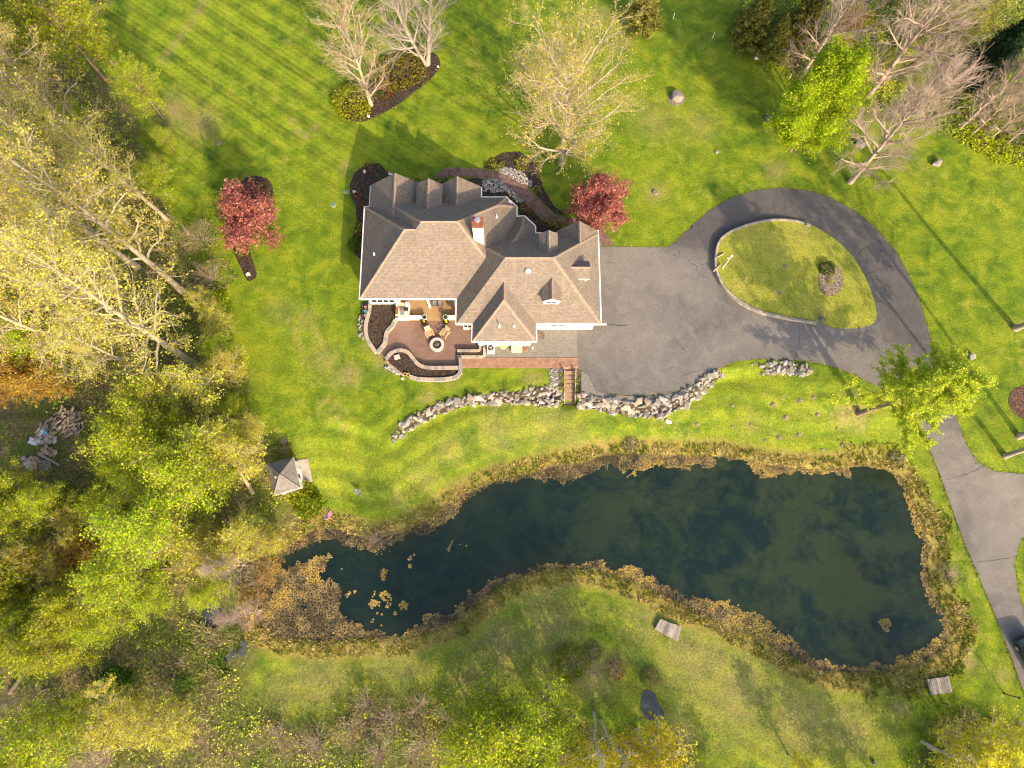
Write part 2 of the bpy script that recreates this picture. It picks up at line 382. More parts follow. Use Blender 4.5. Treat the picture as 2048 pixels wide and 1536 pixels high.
def lawn_material():
    n = NT('lawn_grass'); p = n.pos()
    big = n.noise(p, 0.09, 4, 0.6); mid = n.noise(p, 0.55, 4, 0.65, 0.4); fine = n.noise(p, 6.5, 5, 0.85)
    tuft = n.noise(p, 1.9, 3, 0.6)
    lush, mide, yel, tan = LUSH, MIDG, YELG, TANG
    c = n.ramp(mid, [(0.30, lush), (0.48, mide), (0.66, yel)])
    c = n.mix(n.ramp(big, [(0.45, 0.0), (0.70, 0.5)]), c, yel)
    # mowing stripes: straight ones on the back lawn, lines round the pond on the bank
    sx = n.n('ShaderNodeSeparateXYZ'); n.t.links.new(n.mapping(p, rot=(0, 0, math.radians(35.0))), sx.inputs[0])
    wob = n.math('MULTIPLY', n.noise(p, 0.05, 1), 1.2)
    crisp = lambda s: n.ramp(n.math('ADD', n.math('MULTIPLY', s, 0.5), 0.5), [(0.30, (0,0,0)), (0.46, (0.75,)*3), (0.9, (1,1,1))])
    s1 = n.math('SUBTRACT', n.math('MULTIPLY', crisp(n.math('SINE', n.math('MULTIPLY', n.math('ADD', sx.outputs[1], wob), 2*math.pi/2.3))), 1.6), 0.9)
    s1b = n.math('SINE', n.math('MULTIPLY', n.math('ADD', sx.outputs[1], wob), 2*math.pi/0.62))
    dp = n.attr('dpond')
    s2 = n.math('SUBTRACT', n.math('MULTIPLY', crisp(n.math('SINE', n.math('MULTIPLY', n.math('ADD', dp, n.math('MULTIPLY', n.noise(p, 0.12, 2), 1.2)), 2*math.pi/1.9))), 1.6), 0.9)
    sep = n.n('ShaderNodeSeparateXYZ'); n.t.links.new(p, sep.inputs[0])
    back = n.ramp(n.math('MULTIPLY', n.math('SUBTRACT', sep.outputs[1], 30.0), 0.05), [(0.0, 0.10), (0.9, 1.0)])
    bank = n.ramp(n.math('MULTIPLY', dp, 0.05), [(0.05, 0.0), (0.12, 1.0), (0.45, 1.0), (0.7, 0.0)])
    west = n.ramp(n.math('MULTIPLY', n.math('ADD', sep.outputs[0], 40.0), 0.02), [(0.45, 1.0), (0.85, 0.35)])
    back = n.math('MULTIPLY', back, west)
    st = n.math('ADD', n.math('MULTIPLY', n.math('ADD', s1, n.math('MULTIPLY', s1b, 0.4)), n.math('MULTIPLY', back, 0.25)), n.math('MULTIPLY', n.math('MULTIPLY', s2, bank), 0.17))
    br = n.noise(p, 0.28, 3)
    st = n.math('MULTIPLY', st, n.ramp(br, [(0.3, 0.5), (0.65, 1.1)]))
    hs = n.n('ShaderNodeHueSaturation'); n.set(hs, 'Color', c)
    n.set(hs, 'Value', n.math('ADD', 1.0, st)); c = hs.outputs[0]
    c = n.mix(n.ramp(n.math('MULTIPLY', st, 1.0), [(0.05, 0.0), (0.35, 0.35)]), c, yel)
    # worn, dry and bare ground
    dn = n.noise(p, 0.7, 5, 0.7)
    dry = n.math('MULTIPLY', n.attr('dry'), n.ramp(dn, [(0.35, 0.0), (0.62, 1.0)]))
    c = n.mix(n.math('MULTIPLY', dry, 0.75), c, tan)
    tn = n.ramp(n.math('ADD', n.math('MULTIPLY', n.noise(p, 1.1, 5, 0.75), 0.65), n.math('MULTIPLY', n.noise(p, 0.13, 3, 0.6), 0.35)), [(0.55, 0.0), (0.68, 0.75)])
    c = n.mix(n.math('MULTIPLY', tn, 0.75), c, tan)
    bn = n.ramp(n.noise(p, 2.2, 4, 0.7), [(0.3, 0.15), (0.6, 1.0)])
    c = n.mix(n.math('MULTIPLY', n.attr('bare'), bn), c, n.mix(tuft, (0.26, 0.19, 0.085), (0.37, 0.27, 0.14)))
    c = n.mix(n.math('MULTIPLY', n.attr('pale'), n.ramp(dn, [(0.3, 0.35), (0.6, 1.0)])), c, (0.33, 0.32, 0.045))
    # fine blades
    hv = n.n('ShaderNodeHueSaturation'); n.set(hv, 'Color', c)
    n.set(hv, 'Value', n.ramp(fine, [(0.32, 0.45), (0.5, 0.97), (0.68, 1.6)])); c = hv.outputs[0]
    # dandelions and clover heads
    vo = n.n('ShaderNodeTexVoronoi'); n.set(vo, 'Vector', p); n.set(vo, 'Scale', 1.15)
    patch = n.ramp(n.noise(p, 0.07, 2), [(0.5, 0.0), (0.56, 1.0)])
    dot = n.math('MULTIPLY', n.math('LESS_THAN', vo.outputs['Distance'], 0.055), patch)
    c = n.mix(dot, c, (0.62, 0.42, 0.01))
    # wood floor: litter, twigs, moss
    l1 = n.noise(p, 3.2, 5, 0.75); l2 = n.noise(p, 0.35, 4, 0.6)
    lit = n.ramp(l1, [(0.25, (0.05, 0.036, 0.018)), (0.5, (0.16, 0.12, 0.055)), (0.72, (0.33, 0.26, 0.14))])
    lit = n.mix(n.ramp(l2, [(0.38, 0.0), (0.60, 0.75)]), lit, n.ramp(l1, [(0.25, (0.025, 0.055, 0.006)), (0.7, (0.14, 0.19, 0.015))]))
    c = n.mix(n.attr('wood'), c, lit)
    # pond bed and its muddy rim
    bed = n.ramp(n.math('MULTIPLY', n.math('SUBTRACT', 0.0, dp), 0.2), [(0.0, (0.16, 0.115, 0.04)), (0.22, (0.12, 0.095, 0.032)), (0.55, (0.030, 0.062, 0.050))])
    weed = n.ramp(n.math('ADD', n.math('MULTIPLY', n.noise(p, 0.20, 5, 0.62, 0.6), 0.7), n.math('MULTIPLY', n.noise(p, 0.8, 4, 0.65, 0.8), 0.3)), [(0.43, 0.0), (0.58, 1.0)])
    wx = n.ramp(n.math('ADD', n.math('MULTIPLY', sep.outputs[0], 0.02), 0.35), [(0.35, 0.25), (0.6, 1.0)])
    bed = n.mix(n.math('MULTIPLY', weed, wx), bed, n.mix(l1, (0.27, 0.23, 0.06), (0.52, 0.42, 0.11)))
    rim = n.ramp(dp, [(0.0, 1.0), (0.002, 1.0)])
    isb = n.math('LESS_THAN', dp, 0.05)
    c = n.mix(isb, c, bed)
    bk = n.math('MULTIPLY', n.ramp(n.math('MULTIPLY', dp, 0.2), [(0.01, 1.0), (0.20, 0.75), (0.34, 0.0)]), n.math('GREATER_THAN', dp, 0.05))
    bc = n.ramp(l1, [(0.3, (0.15, 0.135, 0.025)), (0.5, (0.33, 0.235, 0.065)), (0.7, (0.48, 0.34, 0.13))])
    c = n.mix(n.math('MULTIPLY', bk, n.ramp(tuft, [(0.25, 0.4), (0.6, 1.0)])), c, bc)
    n.bump(n.math('ADD', fine, n.math('MULTIPLY', tuft, 0.8)), 0.75, 0.12)
    return n.done(c, 0.9)
LUSH, MIDG, YELG, TANG = (0.052, 0.110, 0.004), (0.120, 0.188, 0.006), (0.225, 0.268, 0.011), (0.34, 0.29, 0.090)
M_LAWN = lawn_material()
ground = tag(link('lawn', gme, M_LAWN), 'mown green lawn with worn patches running down to the pond', kind='structure')

# ------------------------------------------------------------------ sheets lying on the ground
def sheet(name, poly, mat, dz=0.03, res=0.8, kind='structure', label=None, flat=None, edge=0.0, holes=()):
    """polygon cut into a grid so that it follows the ground"""
    pts = [Vector((p[0], p[1], 0)) for p in poly]
    bm = bmesh.new(); vs = [bm.verts.new(p) for p in pts]; bm.faces.new(vs)
    bmesh.ops.triangulate(bm, faces=bm.faces[:])
    xs = [p.x for p in pts]; ys = [p.y for p in pts]
    for ax, lo, hi in ((0, min(xs), max(xs)), (1, min(ys), max(ys))):
        for c in np.arange(math.ceil(lo/res)*res, hi, res):
            co = Vector((c, 0, 0)) if ax == 0 else Vector((0, c, 0)); no = Vector((1, 0, 0)) if ax == 0 else Vector((0, 1, 0))
            bmesh.ops.bisect_plane(bm, geom=bm.verts[:] + bm.edges[:] + bm.faces[:], plane_co=co, plane_no=no, dist=1e-5)
    bm.normal_update()
    for f in bm.faces:
        if f.normal.z < 0: f.normal_flip()
    for v in bm.verts: v.co.z = (flat if flat is not None else float(gz(v.co.x, v.co.y))) + dz
    if edge:                                     # a real edge going down into the ground
        be = [e for e in bm.edges if len(e.link_faces) == 1]
        r = bmesh.ops.extrude_edge_only(bm, edges=be)
        for g in r['geom']:
            if isinstance(g, bmesh.types.BMVert): g.co.z -= edge
    me = bpy.data.meshes.new(name); bm.to_mesh(me); bm.free()
    o = link(name, me, mat); return tag(o, label, kind=kind)

def smooth_poly(pts, n=4, closed=True):
    """Catmull-Rom through the traced points"""
    P = [np.array(p[:2], float) for p in pts]; out = []; m = len(P)
    rng = range(m) if closed else range(m-1)
    for i in rng:
        p0, p1, p2, p3 = (P[(i-1) % m], P[i], P[(i+1) % m], P[(i+2) % m]) if closed else (P[max(i-1,0)], P[i], P[i+1], P[min(i+2,m-1)])
        for k in range(n):
            t = k/n
            out.append(0.5*((2*p1)+(-p0+p2)*t+(2*p0-5*p1+4*p2-p3)*t*t+(-p0+3*p1-3*p2+p3)*t**3))
    if not closed: out.append(P[-1])
    return out

def asphalt_material():
    n = NT('faded_asphalt'); p = n.pos()
    big = n.noise(p, 0.11, 4, 0.6, 0.5); mid = n.noise(p, 0.8, 5, 0.65, 0.8); fine = n.noise(p, 14, 3, 0.8)
    c = n.ramp(big, [(0.3, (0.108, 0.098, 0.090)), (0.52, (0.155, 0.141, 0.127)), (0.72, (0.205, 0.184, 0.16))])
    c = n.mix(n.ramp(mid, [(0.45, 0.0), (0.75, 0.5)]), c, (0.235, 0.22, 0.20))
    scr = n.noise(n.mapping(p, scale=(1.2, 0.35, 1)), 1.5, 5, 0.8, 2.5)
    c = n.mix(n.ramp(scr, [(0.60, 0.0), (0.68, 0.28), (0.74, 0.0)]), c, (0.30, 0.28, 0.25))
    st = n.noise(p, 0.19, 3, 0.5, 0.3)
    c = n.mix(n.ramp(st, [(0.60, 0.0), (0.72, 0.5)]), c, (0.095, 0.085, 0.08))
    c = n.mix(n.math('MULTIPLY', n.attr('seal'), n.ramp(mid, [(0.3, 0.95), (0.7, 0.70)])), c, (0.068, 0.064, 0.064))
    hv = n.n('ShaderNodeHueSaturation'); n.set(hv, 'Color', c); n.set(hv, 'Value', n.ramp(fine, [(0.32, 0.68), (0.68, 1.3)]))
    n.bump(fine, 0.35, 0.02)
    return n.done(hv.outputs[0], 0.85)
M_ASPH = asphalt_material()
DRIVE_PX = [(1197,493),(1260,494),(1335,495),(1348,486),(1385,450),(1420,420),(1460,396),(1510,381),(1560,376),(1610,380),(1660,395),(1710,422),(1755,460),(1790,500),(1815,545),
 (1835,590),(1850,640),(1862,680),(1872,725),(1888,775),(1910,830),(1930,885),(1955,925),(1990,943),(2048,948),(2200,946),(2200,1040),(2060,1050),(2038,1090),(2028,1130),(2035,1180),(2052,1235),(2110,1385),(2170,1536),(2230,1700),
 (2150,1680),(2100,1536),(2048,1385),(2020,1310),(1990,1230),(1960,1160),(1930,1090),(1905,1020),(1880,950),(1860,900),(1845,860),(1828,820),(1800,792),(1760,775),(1710,750),(1660,731),(1610,722),
 (1560,719),(1510,718),(1470,723),(1432,740),(1400,760),(1368,779),(1330,790),(1280,793),(1220,788),(1191,781),(1184,766),(1176,749),(1160,741),(1156,738),(1155,716),(1153,653),(1197,650)]
sheet('driveway', g2(DRIVE_PX), M_ASPH, 0.035, 0.8, label='faded grey asphalt driveway looping round the grass island', edge=0.12)
dme = bpy.data.objects['driveway'].data; DV = np.array([v.co[:2] for v in dme.vertices]); lp_ = g2([(1335,497),(1345,430),(1420,350),(1560,330),(1750,380),(1880,560),(1895,690),(1860,735),(1790,690),(1756,640),(1740,580),(1690,497),(1605,446),(1510,448),(1440,482),(1420,500)])
sd_ = poly_dist(DV, lp_); sa = dme.attributes.new('seal', 'FLOAT', 'POINT'); sa.data.foreach_set('value', (0.85*sstep((np.where(inside(DV, lp_), sd_, -sd_)+.9)/1.8)).astype(np.float32))
M_CRACK = m_simple('crack_tar', (0.045, 0.041, 0.038), 0.9, 0.3, 9)
def ribbon(name, pts, w, mat, dz, parent=None, jitter=0.0, n=4):
    P = smooth_poly(pts, n, False) if n else [np.array(p[:2]) for p in pts]
    V = []; F = []
    for i, p in enumerate(P):
        d = P[min(i+1, len(P)-1)] - P[max(i-1, 0)]; d = d / (np.linalg.norm(d)+1e-9); q = np.array([-d[1], d[0]])
        ww = w * (1 + jitter*(random.random()*2-1)) * (0.4 if i in (0, len(P)-1) and jitter else 1)
        c = p + q * jitter * (random.random()-0.5) * 0.12
        for s in (-1, 1):
            x, y = c + q*s*ww/2; V.append((x, y, float(gz(x, y)) + dz))
        if i: F.append((2*i-2, 2*i-1, 2*i+1, 2*i))
    me = mesh_np(name, V, F); return link(name, me, mat, parent)
def z4(ox, oy, s, pts): return [(ox + x/s, oy + y/s) for x, y in pts]
CR = [z4(1200,370,4,[(500,510),(560,550),(620,575),(690,580),(720,620),(765,645),(780,690),(830,730),(900,755)]), z4(1200,370,4,[(570,497),(700,495),(800,500),(850,530),(900,550)]),
 z4(1200,370,4,[(765,650),(810,640),(860,620)]), z4(1200,370,4,[(600,1250),(640,1290),(680,1335)]), z4(1200,370,4,[(1472,245),(1475,180),(1480,120)]), z4(1200,370,4,[(1590,1150),(1595,1230),(1575,1330),(1555,1420)]),
 z4(1200,370,4,[(630,575),(640,520)]), z4(1200,370,4,[(905,320),(960,350),(1000,380)]), z4(1200,370,4,[(20,625),(110,622)]), z4(1200,370,4,[(0,1115),(120,1120),(230,1122)]),
 z4(1536,384,4,[(705,520),(760,460),(830,430),(905,375)]), z4(1536,384,4,[(780,660),(870,630),(960,605),(1050,590)]), z4(1536,384,4,[(960,660),(985,750),(1020,840)]), z4(1536,384,4,[(890,910),(1000,885)]),
 z4(1536,384,4,[(880,1010),(910,1080),(940,1210)]), z4(1536,384,4,[(1115,1125),(1165,1250)]), z4(1536,384,4,[(530,310),(600,275)]), z4(1536,768,4,[(1400,770),(1540,735),(1640,700),(1720,655)]), z4(1536,768,4,[(1650,1425),(1800,1412),(1940,1390)]),
 z4(1100,640,3.657,[(470,542),(560,552),(700,556),(800,550),(890,522)]), z4(1100,640,3.657,[(810,372),(900,345)]), z4(1100,640,3.657,[(930,150),(965,190),(990,232)]), z4(1100,640,3.657,[(960,410),(1060,380),(1120,355)]),
 z4(1100,640,3.657,[(430,45),(570,40)])]
drive = bpy.data.objects['driveway']
for c in CR: ribbon('crack', g2(c), 0.034, M_CRACK, 0.041, drive, 0.6, 5)

# island of grass inside the loop, higher on the house side behind a low block wall
ISL_PX = [(1432,503),(1440,480),(1468,461),(1510,447),(1560,440),(1605,445),(1650,466),(1690,496),(1720,536),(1741,580),(1752,622),(1750,642),(1733,653),(1700,657),(1665,655),(1640,645),(1580,637),(1525,625),(1482,605),(1452,580),(1438,556),(1431,530)]
isl = smooth_poly(g2(ISL_PX), 4)
bm = bmesh.new(); bm.faces.new([bm.verts.new((p[0], p[1], 0)) for p in isl]); bmesh.ops.triangulate(bm, faces=bm.faces[:])
for ax in (0, 1):
    lo, hi = min(p[ax] for p in isl), max(p[ax] for p in isl)
    for c in np.arange(math.ceil(lo/0.7)*0.7, hi, 0.7):
        bmesh.ops.bisect_plane(bm, geom=bm.verts[:]+bm.edges[:]+bm.faces[:], plane_co=(c,0,0) if ax == 0 else (0,c,0), plane_no=(1,0,0) if ax == 0 else (0,1,0), dist=1e-5)
ix0, ix1 = min(p[0] for p in isl), max(p[0] for p in isl)
def isl_h(x): return 0.055 + 0.42 * float(sstep((ix0 + 13.5 - x) / 9.0))
ipoly = np.array(isl)
for v in bm.verts:
    d = float(poly_dist(np.array([[v.co.x, v.co.y]]), ipoly)[0])
    v.co.z = isl_h(v.co.x) + 0.10 * math.sin(min(d, 3.0)/3.0*math.pi/2)
bm.normal_update()
for f in bm.faces:
    if f.normal.z < 0: f.normal_flip()
r = bmesh.ops.extrude_edge_only(bm, edges=[e for e in bm.edges if len(e.link_faces) == 1])
for g in r['geom']:
    if isinstance(g, bmesh.types.BMVert): g.co.z = -0.05
ime = bpy.data.meshes.new('lawn_island'); bm.to_mesh(ime); bm.free()
IV = np.array([v.co[:2] for v in ime.vertices])
vals = {'wood': np.zeros(len(IV)), 'dpond': np.full(len(IV), 30.0), 'bare': np.zeros(len(IV)), 'dry': 0.25 + 0.0*IV[:,0], 'pale': 0.75 + 0.0*IV[:,0]}
for x, y, rr, s in ((1490,556,.35,1),(1570,533,.3,1),(1557,586,.45,1),(1500,450,1.6,.5),(1600,460,1.8,.5),(1560,500,1.6,.45),(1640,620,1.2,.4),(1480,575,1.2,.6)):
    p = at(x, y, 0.4); vals['bare'] = np.maximum(vals['bare'], s*np.exp(-((IV[:,0]-p.x)**2+(IV[:,1]-p.y)**2)/(rr*rr)))
for nm, val in vals.items():
    a = ime.attributes.new(nm, 'FLOAT', 'POINT'); a.data.foreach_set('value', val.astype(np.float32))
tag(link('lawn_island', ime, M_LAWN), 'raised oval of grass inside the driveway loop', kind='structure')

# ------------------------------------------------------------------ pond
def water_material():
    n = NT('pond_water'); p = n.pos()
    tr = n.n('ShaderNodeBsdfTransparent'); tr.inputs[0].default_value = (0.76, 0.86, 0.74, 1)
    df = n.n('ShaderNodeBsdfDiffuse'); df.inputs[0].default_value = (0.022, 0.052, 0.048, 1)
    gl = n.n('ShaderNodeBsdfGlossy'); gl.inputs['Roughness'].default_value = 0.03; gl.inputs[0].default_value = (1,1,1,1)
    bp = n.n('ShaderNodeBump'); n.set(bp, 'Height', n.noise(p, 1.7, 3, 0.6)); n.set(bp, 'Strength', 0.06); n.set(bp, 'Distance', 0.05)
    n.t.links.new(bp.outputs[0], gl.inputs['Normal'])
    fr = n.n('ShaderNodeFresnel'); fr.inputs[0].default_value = 1.333
    m1 = n.n('ShaderNodeMixShader'); m1.inputs[0].default_value = 0.24
    n.t.links.new(tr.outputs[0], m1.inputs[1]); n.t.links.new(df.outputs[0], m1.inputs[2])
    m2 = n.n('ShaderNodeMixShader'); n.t.links.new(fr.outputs[0], m2.inputs[0])
    n.t.links.new(m1.outputs[0], m2.inputs[1]); n.t.links.new(gl.outputs[0], m2.inputs[2])
    n.t.links.new(m2.outputs[0], n.out.inputs['Surface']); return n.mat
M_WATER = water_material()
wme = bpy.data.meshes.new('pond_water')
cen = pond_w.mean(0); wp = [tuple(p) + (WATER_Z,) for p in pond_w]
bm = bmesh.new(); bm.faces.new([bm.verts.new(p) for p in wp]); bmesh.ops.triangulate(bm, faces=bm.faces[:])
bm.normal_update()
for f in bm.faces:
    if f.normal.z < 0: f.normal_flip()
bm.to_mesh(wme); bm.free()
tag(link('pond_water', wme, M_WATER), 'dark teal pond with weed showing under the surface', kind='structure')
# two small pools of standing water at the bottom of the picture and in the swampy corner
for pp, dz in (([(1287,1382),(1302,1378),(1318,1405),(1330,1438),(1305,1440),(1285,1420)], 0.02), ([(405,1225),(440,1200),(455,1240),(495,1290),(490,1310),(450,1320),(425,1290),(410,1260)], 0.06)):
    w2 = g2(pp); zz = float(np.min(gz(w2[:,0], w2[:,1]))) + 0.15
    me = bpy.data.meshes.new('pool_water'); bm = bmesh.new(); bm.faces.new([bm.verts.new((p[0], p[1], 0)) for p in [q + RNG.normal(0, .10, 2) for q in smooth_poly(w2, 2)]])
    bm.normal_update()
    for v in bm.verts: v.co.z = float(gz(v.co.x, v.co.y)) + dz
    bm.to_mesh(me); bm.free()
    n = None
    link('puddle_water', me, None); bpy.data.objects[-1] if False else None
    me.materials.append(None)
M_PUD = m_simple('puddle_water', (0.065, 0.07, 0.072), 0.15, 0.4, 1.2)
for o in [o for o in COL.objects if o.name.startswith('puddle_water')]:
    o.data.materials.clear(); o.data.materials.append(M_PUD); tag(o, 'shallow grey puddle of standing water in the grass', kind='structure')

# floating weed: cells where a noise field is high, so that the mats have ragged rims and holes
M_COL = m_leaf('weed_colour', 0.0, 0.0, 0.9, 0.0)
def weed_mat(name, test, step, ramp, label, z0, bbox):
    x0, x1, y0, y1 = bbox
    X, Y = np.meshgrid(np.arange(x0, x1, step), np.arange(y0, y1, step)); C = np.stack([X.ravel(), Y.ravel()], 1)
    C += RNG.normal(0, step*0.18, C.shape)
    keep = test(C); C = C[keep]; n = len(C)
    ang = RNG.uniform(0, math.pi, n); s = step * RNG.uniform(0.5, 0.85, n); zz = z0 + RNG.uniform(0, 0.05, n)
    V = np.zeros((n, 5, 3), np.float32)
    for k in range(4):
        a = ang + k*math.pi/2; rr = s * RNG.uniform(0.75, 1.25, n)
        V[:, k, 0] = C[:,0] + rr*np.cos(a); V[:, k, 1] = C[:,1] + rr*np.sin(a); V[:, k, 2] = zz - 0.02
    V[:, 4, 0] = C[:,0]; V[:, 4, 1] = C[:,1]; V[:, 4, 2] = zz + RNG.uniform(0.0, 0.035, n)
    b = np.arange(n)[:, None]*5
    F = np.concatenate([b + np.array([[k, (k+1) % 4, 4]]) for k in range(4)], 0)
    t = np.clip((fbm(C, 0.35, 21)-.5)*1.5 + (fbm(C, 1.4, 22)-.5)*1.3 + 0.5 + RNG.normal(0, 0.10, n), 0, 1)
    cols = np.array(ramp)[np.minimum((t*len(ramp)).astype(int), len(ramp)-1)] * RNG.uniform(0.7, 1.25, n)[:, None]
    me = mesh_np(name, V.reshape(-1, 3), F, np.concatenate([cols]*4, 0))
    return tag(link(name, me, M_COL), label, 'water weed', kind='stuff')
def fringe(C):
    i = inside(C, pond_w); o = inside(C, open_w); do = poly_dist(C, open_w); s = np.where(o, -do, do)
    nz = fbm(C, 0.8, 5) - 0.5; n2 = fbm(C, 2.6, 6) - 0.5
    return i & (s - .12 + nz*1.5 + (fbm(C, .22, 14)-.5)*1.5 + n2*0.7 > 0.0) & (n2 + 0.21 + (fbm(C, 1.1, 8)-.5)*.25 + np.clip(s, 0, 1.0)*0.12 > 0)
bb = (pond_w[:,0].min(), pond_w[:,0].max(), pond_w[:,1].min(), pond_w[:,1].max())
GOLD = [(0.085,0.066,0.034),(0.145,0.110,0.052),(0.20,0.148,0.062),(0.26,0.185,0.060),(0.34,0.24,0.060)]
weed_mat('floating_weed', fringe, 0.14, GOLD, 'golden brown weed floating in a ragged fringe along the pond shore', WATER_Z + 0.02, bb)
def specks(C):
    o = inside(C, open_w); a = np.array(at(760, 1170, WATER_Z)[:2]); d = np.hypot(*(C - a).T)
    return o & (fbm(C, 0.9, 31) > 0.71 + 0.004*d*d*0.25) & (fbm(C, 3.0, 33) > 0.42) & (d < 9)
weed_mat('weed_scraps', specks, 0.16, GOLD[2:], 'small scraps of yellow weed drifting on the dark open water', WATER_Z + 0.02, (at(560,1200,-2).x, at(960,1200,-2).x, at(700,1280,-2).y, at(700,1060,-2).y))
def clump(px, py, r, label, sx=1.0, seed=0):
    c = np.array(at(px, py, WATER_Z)[:2])
    def t(C):
        d = (C - c); dd = np.hypot(d[:,0]/sx, d[:,1]); return dd + (fbm(C, 1.5, 40+seed)-0.5)*1.6*r < r*0.75
    o = weed_mat('weed_clump', t, 0.12, GOLD[2:], label, WATER_Z + 0.02, (c[0]-2*r*sx, c[0]+2*r*sx, c[1]-2*r, c[1]+2*r)); del o['kind']
    o['group'] = 'weed clumps on the open water'
clump(1770, 1253, .75, 'yellow weed clump alone near the eastern end of the pond', 0.75, 1)
clump(766, 1150, 1.0, 'long upright streak of yellow green weed on open water', 0.4, 2)
clump(745, 1207, .5, 'pale oval weed clump near the big western mat', 0.8, 3)
clump(808, 1208, .45, 'small paired weed clump in mid channel', 0.7, 4)
clump(790, 1226, .35, 'tiny weed clump south of mid channel', 1.0, 5)
clump(672, 1170, .3, 'tiny weed clump off the tip of the western mat', 1.0, 6)
# ------------------------------------------------------------------ house
M_WHITE = m_simple('white_trim', (0.78, 0.76, 0.72), 0.5, 0.06, 3)
M_GLASS = NT('window_glass').done((0.02, 0.025, 0.03), 0.05)
def siding_material(name, col):
    n = NT(name); p = n.pos(); sx = n.n('ShaderNodeSeparateXYZ'); n.t.links.new(p, sx.inputs[0])
    f = n.math('FRACT', n.math('MULTIPLY', sx.outputs[2], 7.5)); n.bump(f, 0.6, 0.02)
    nz = n.noise(p, 1.2, 4)
    return n.done(n.ramp(nz, [(0.3, tuple(c*0.93 for c in col)), (0.7, col)]), 0.6)
M_SIDE = siding_material('cream_siding', (0.74, 0.71, 0.63))
M_STUCCO = m_simple('cream_stucco', (0.62, 0.56, 0.45), 0.85, 0.1, 5)
def shingle_material(name, cols, grey=(0.14, 0.12, 0.105)):
    n = NT(name); uv = n.n('ShaderNodeUVMap').outputs[0]
    b = n.n('ShaderNodeTexBrick'); n.set(b, 'Vector', uv); b.offset = 0.37; b.squash = 1.0
    n.set(b, 'Scale', 1.0); n.set(b, 'Brick Width', 0.20); n.set(b, 'Row Height', 0.145); n.set(b, 'Mortar Size', 0.007); n.set(b, 'Bias', 0.0)
    n.set(b, 'Color1', (0, 0, 0)); n.set(b, 'Color2', (1, 1, 1)); n.set(b, 'Mortar', (0.05, 0.05, 0.05)); n.set(b, 'Mortar Smooth', 0.2)
    sp = n.n('ShaderNodeSeparateColor'); n.t.links.new(b.outputs['Color'], sp.inputs[0])
    wn = n.noise(uv, 0.7, 4, 0.6); f = n.noise(uv, 9.0, 3, 0.7)
    v = n.math('ADD', n.math('MULTIPLY', sp.outputs[0], 0.7), n.math('MULTIPLY', f, 0.3))
    c = n.ramp(v, [(0.10, cols[0]), (0.35, cols[1]), (0.6, cols[2]), (0.9, cols[3])])
    c = n.mix(n.ramp(wn, [(0.42, 0.0), (0.7, 0.30)]), c, grey)
    c = n.mix(n.math('MULTIPLY', b.outputs['Fac'], 0.75), c, (0.03, 0.024, 0.02))
    sx = n.n('ShaderNodeSeparateXYZ'); n.t.links.new(uv, sx.inputs[0])
    saw = n.math('SUBTRACT', 1.0, n.math('FRACT', n.math('DIVIDE', sx.outputs[1], 0.145)))
    n.bump(n.math('ADD', saw, n.math('MULTIPLY', f, 0.4)), 0.55, 0.02)
    return n.done(c, 0.9)
M_SHING = shingle_material('asphalt_shingles', [(0.165,0.130,0.100),(0.192,0.156,0.122),(0.212,0.176,0.140),(0.250,0.210,0.170)])
M_CAP = m_simple('ridge_shingle', (0.27, 0.205, 0.155), 0.9, 0.3, 3.5, 0.3)

EV = 3.2
house = thing('house', (0, 0, 0), 'large cream house with brown shingled hip roof and many gables', 'house')
WINGS = []      # each: list of planes (a,b,c): z <= a x + b y + c
def clip_poly(poly, n, d):
    """keep n.p <= d"""
    out = []
    for i in range(len(poly)):
        p, q = poly[i], poly[(i+1) % len(poly)]; sp, sq = n.dot(p) - d, n.dot(q) - d
        if sp <= 1e-7: out.append(p)
        if (sp < -1e-7 and sq > 1e-7) or (sp > 1e-7 and sq < -1e-7): out.append(p + (q - p) * (sp / (sp - sq)))
    return out
def convex(planes):
    """planes: (normal, d, material) of half-spaces n.p <= d -> list of (polygon, normal, mat)"""
    faces = []
    for i, (n, d, m) in enumerate(planes):
        n = n.normalized() if False else n
        a = n.orthogonal().normalized(); b = n.normalized().cross(a); c = n * (d / n.dot(n))
        c = c + (Vector((0, 26, 4)) - c) - n * ((Vector((0, 26, 4)) - c).dot(n) / n.dot(n))
        poly = [c + a*s*60 + b*t*60 for s, t in ((-1,-1),(1,-1),(1,1),(-1,1))]
        for j, (n2, d2, m2) in enumerate(planes):
            if j != i and poly: poly = clip_poly(poly, n2, d2)
        if len(poly) > 2: faces.append((poly, n.normalized(), m))
    return faces
def wing(slopes, walls, z0, name='roof', parent=None, caps=True, mats=None):
    """slopes: (a,b,c) planes, walls: (nx,ny,d[,mat]) vertical limits"""
    pl = [(Vector((-a, -b, 1)), c, 0) for a, b, c in slopes]
    pl += [(Vector((w[0], w[1], 0)), w[2], w[3] if len(w) > 3 else 1) for w in walls] + [(Vector((0, 0, -1)), -z0, 1)]
    fs = convex(pl); vs = []; F = []; ms = []; uvs = []
    for poly, n, m in fs:
        e = Vector((0, 0, 1)).cross(n); e = e.normalized() if e.length > 1e-4 else Vector((1, 0, 0)); g = n.cross(e)
        ids = []
        for p in poly: ids.append(len(vs)); vs.append(tuple(p)); uvs.append((p.dot(e), p.dot(g)))
        F.append(ids); ms.append(m)
    me = bpy.data.meshes.new(name); me.from_pydata(vs, [], F); me.polygons.foreach_set('material_index', np.array(ms, np.int32))
    uv = me.uv_layers.new(name='UVMap')
    for l in me.loops: uv.data[l.index].uv = uvs[l.vertex_index]
    for m in (mats or (M_SHING, M_WHITE, M_SIDE)): me.materials.append(m)
    o = link(name, me, None, parent if parent is not None else house)
    WINGS.append((slopes, walls, fs, o, caps)); return o
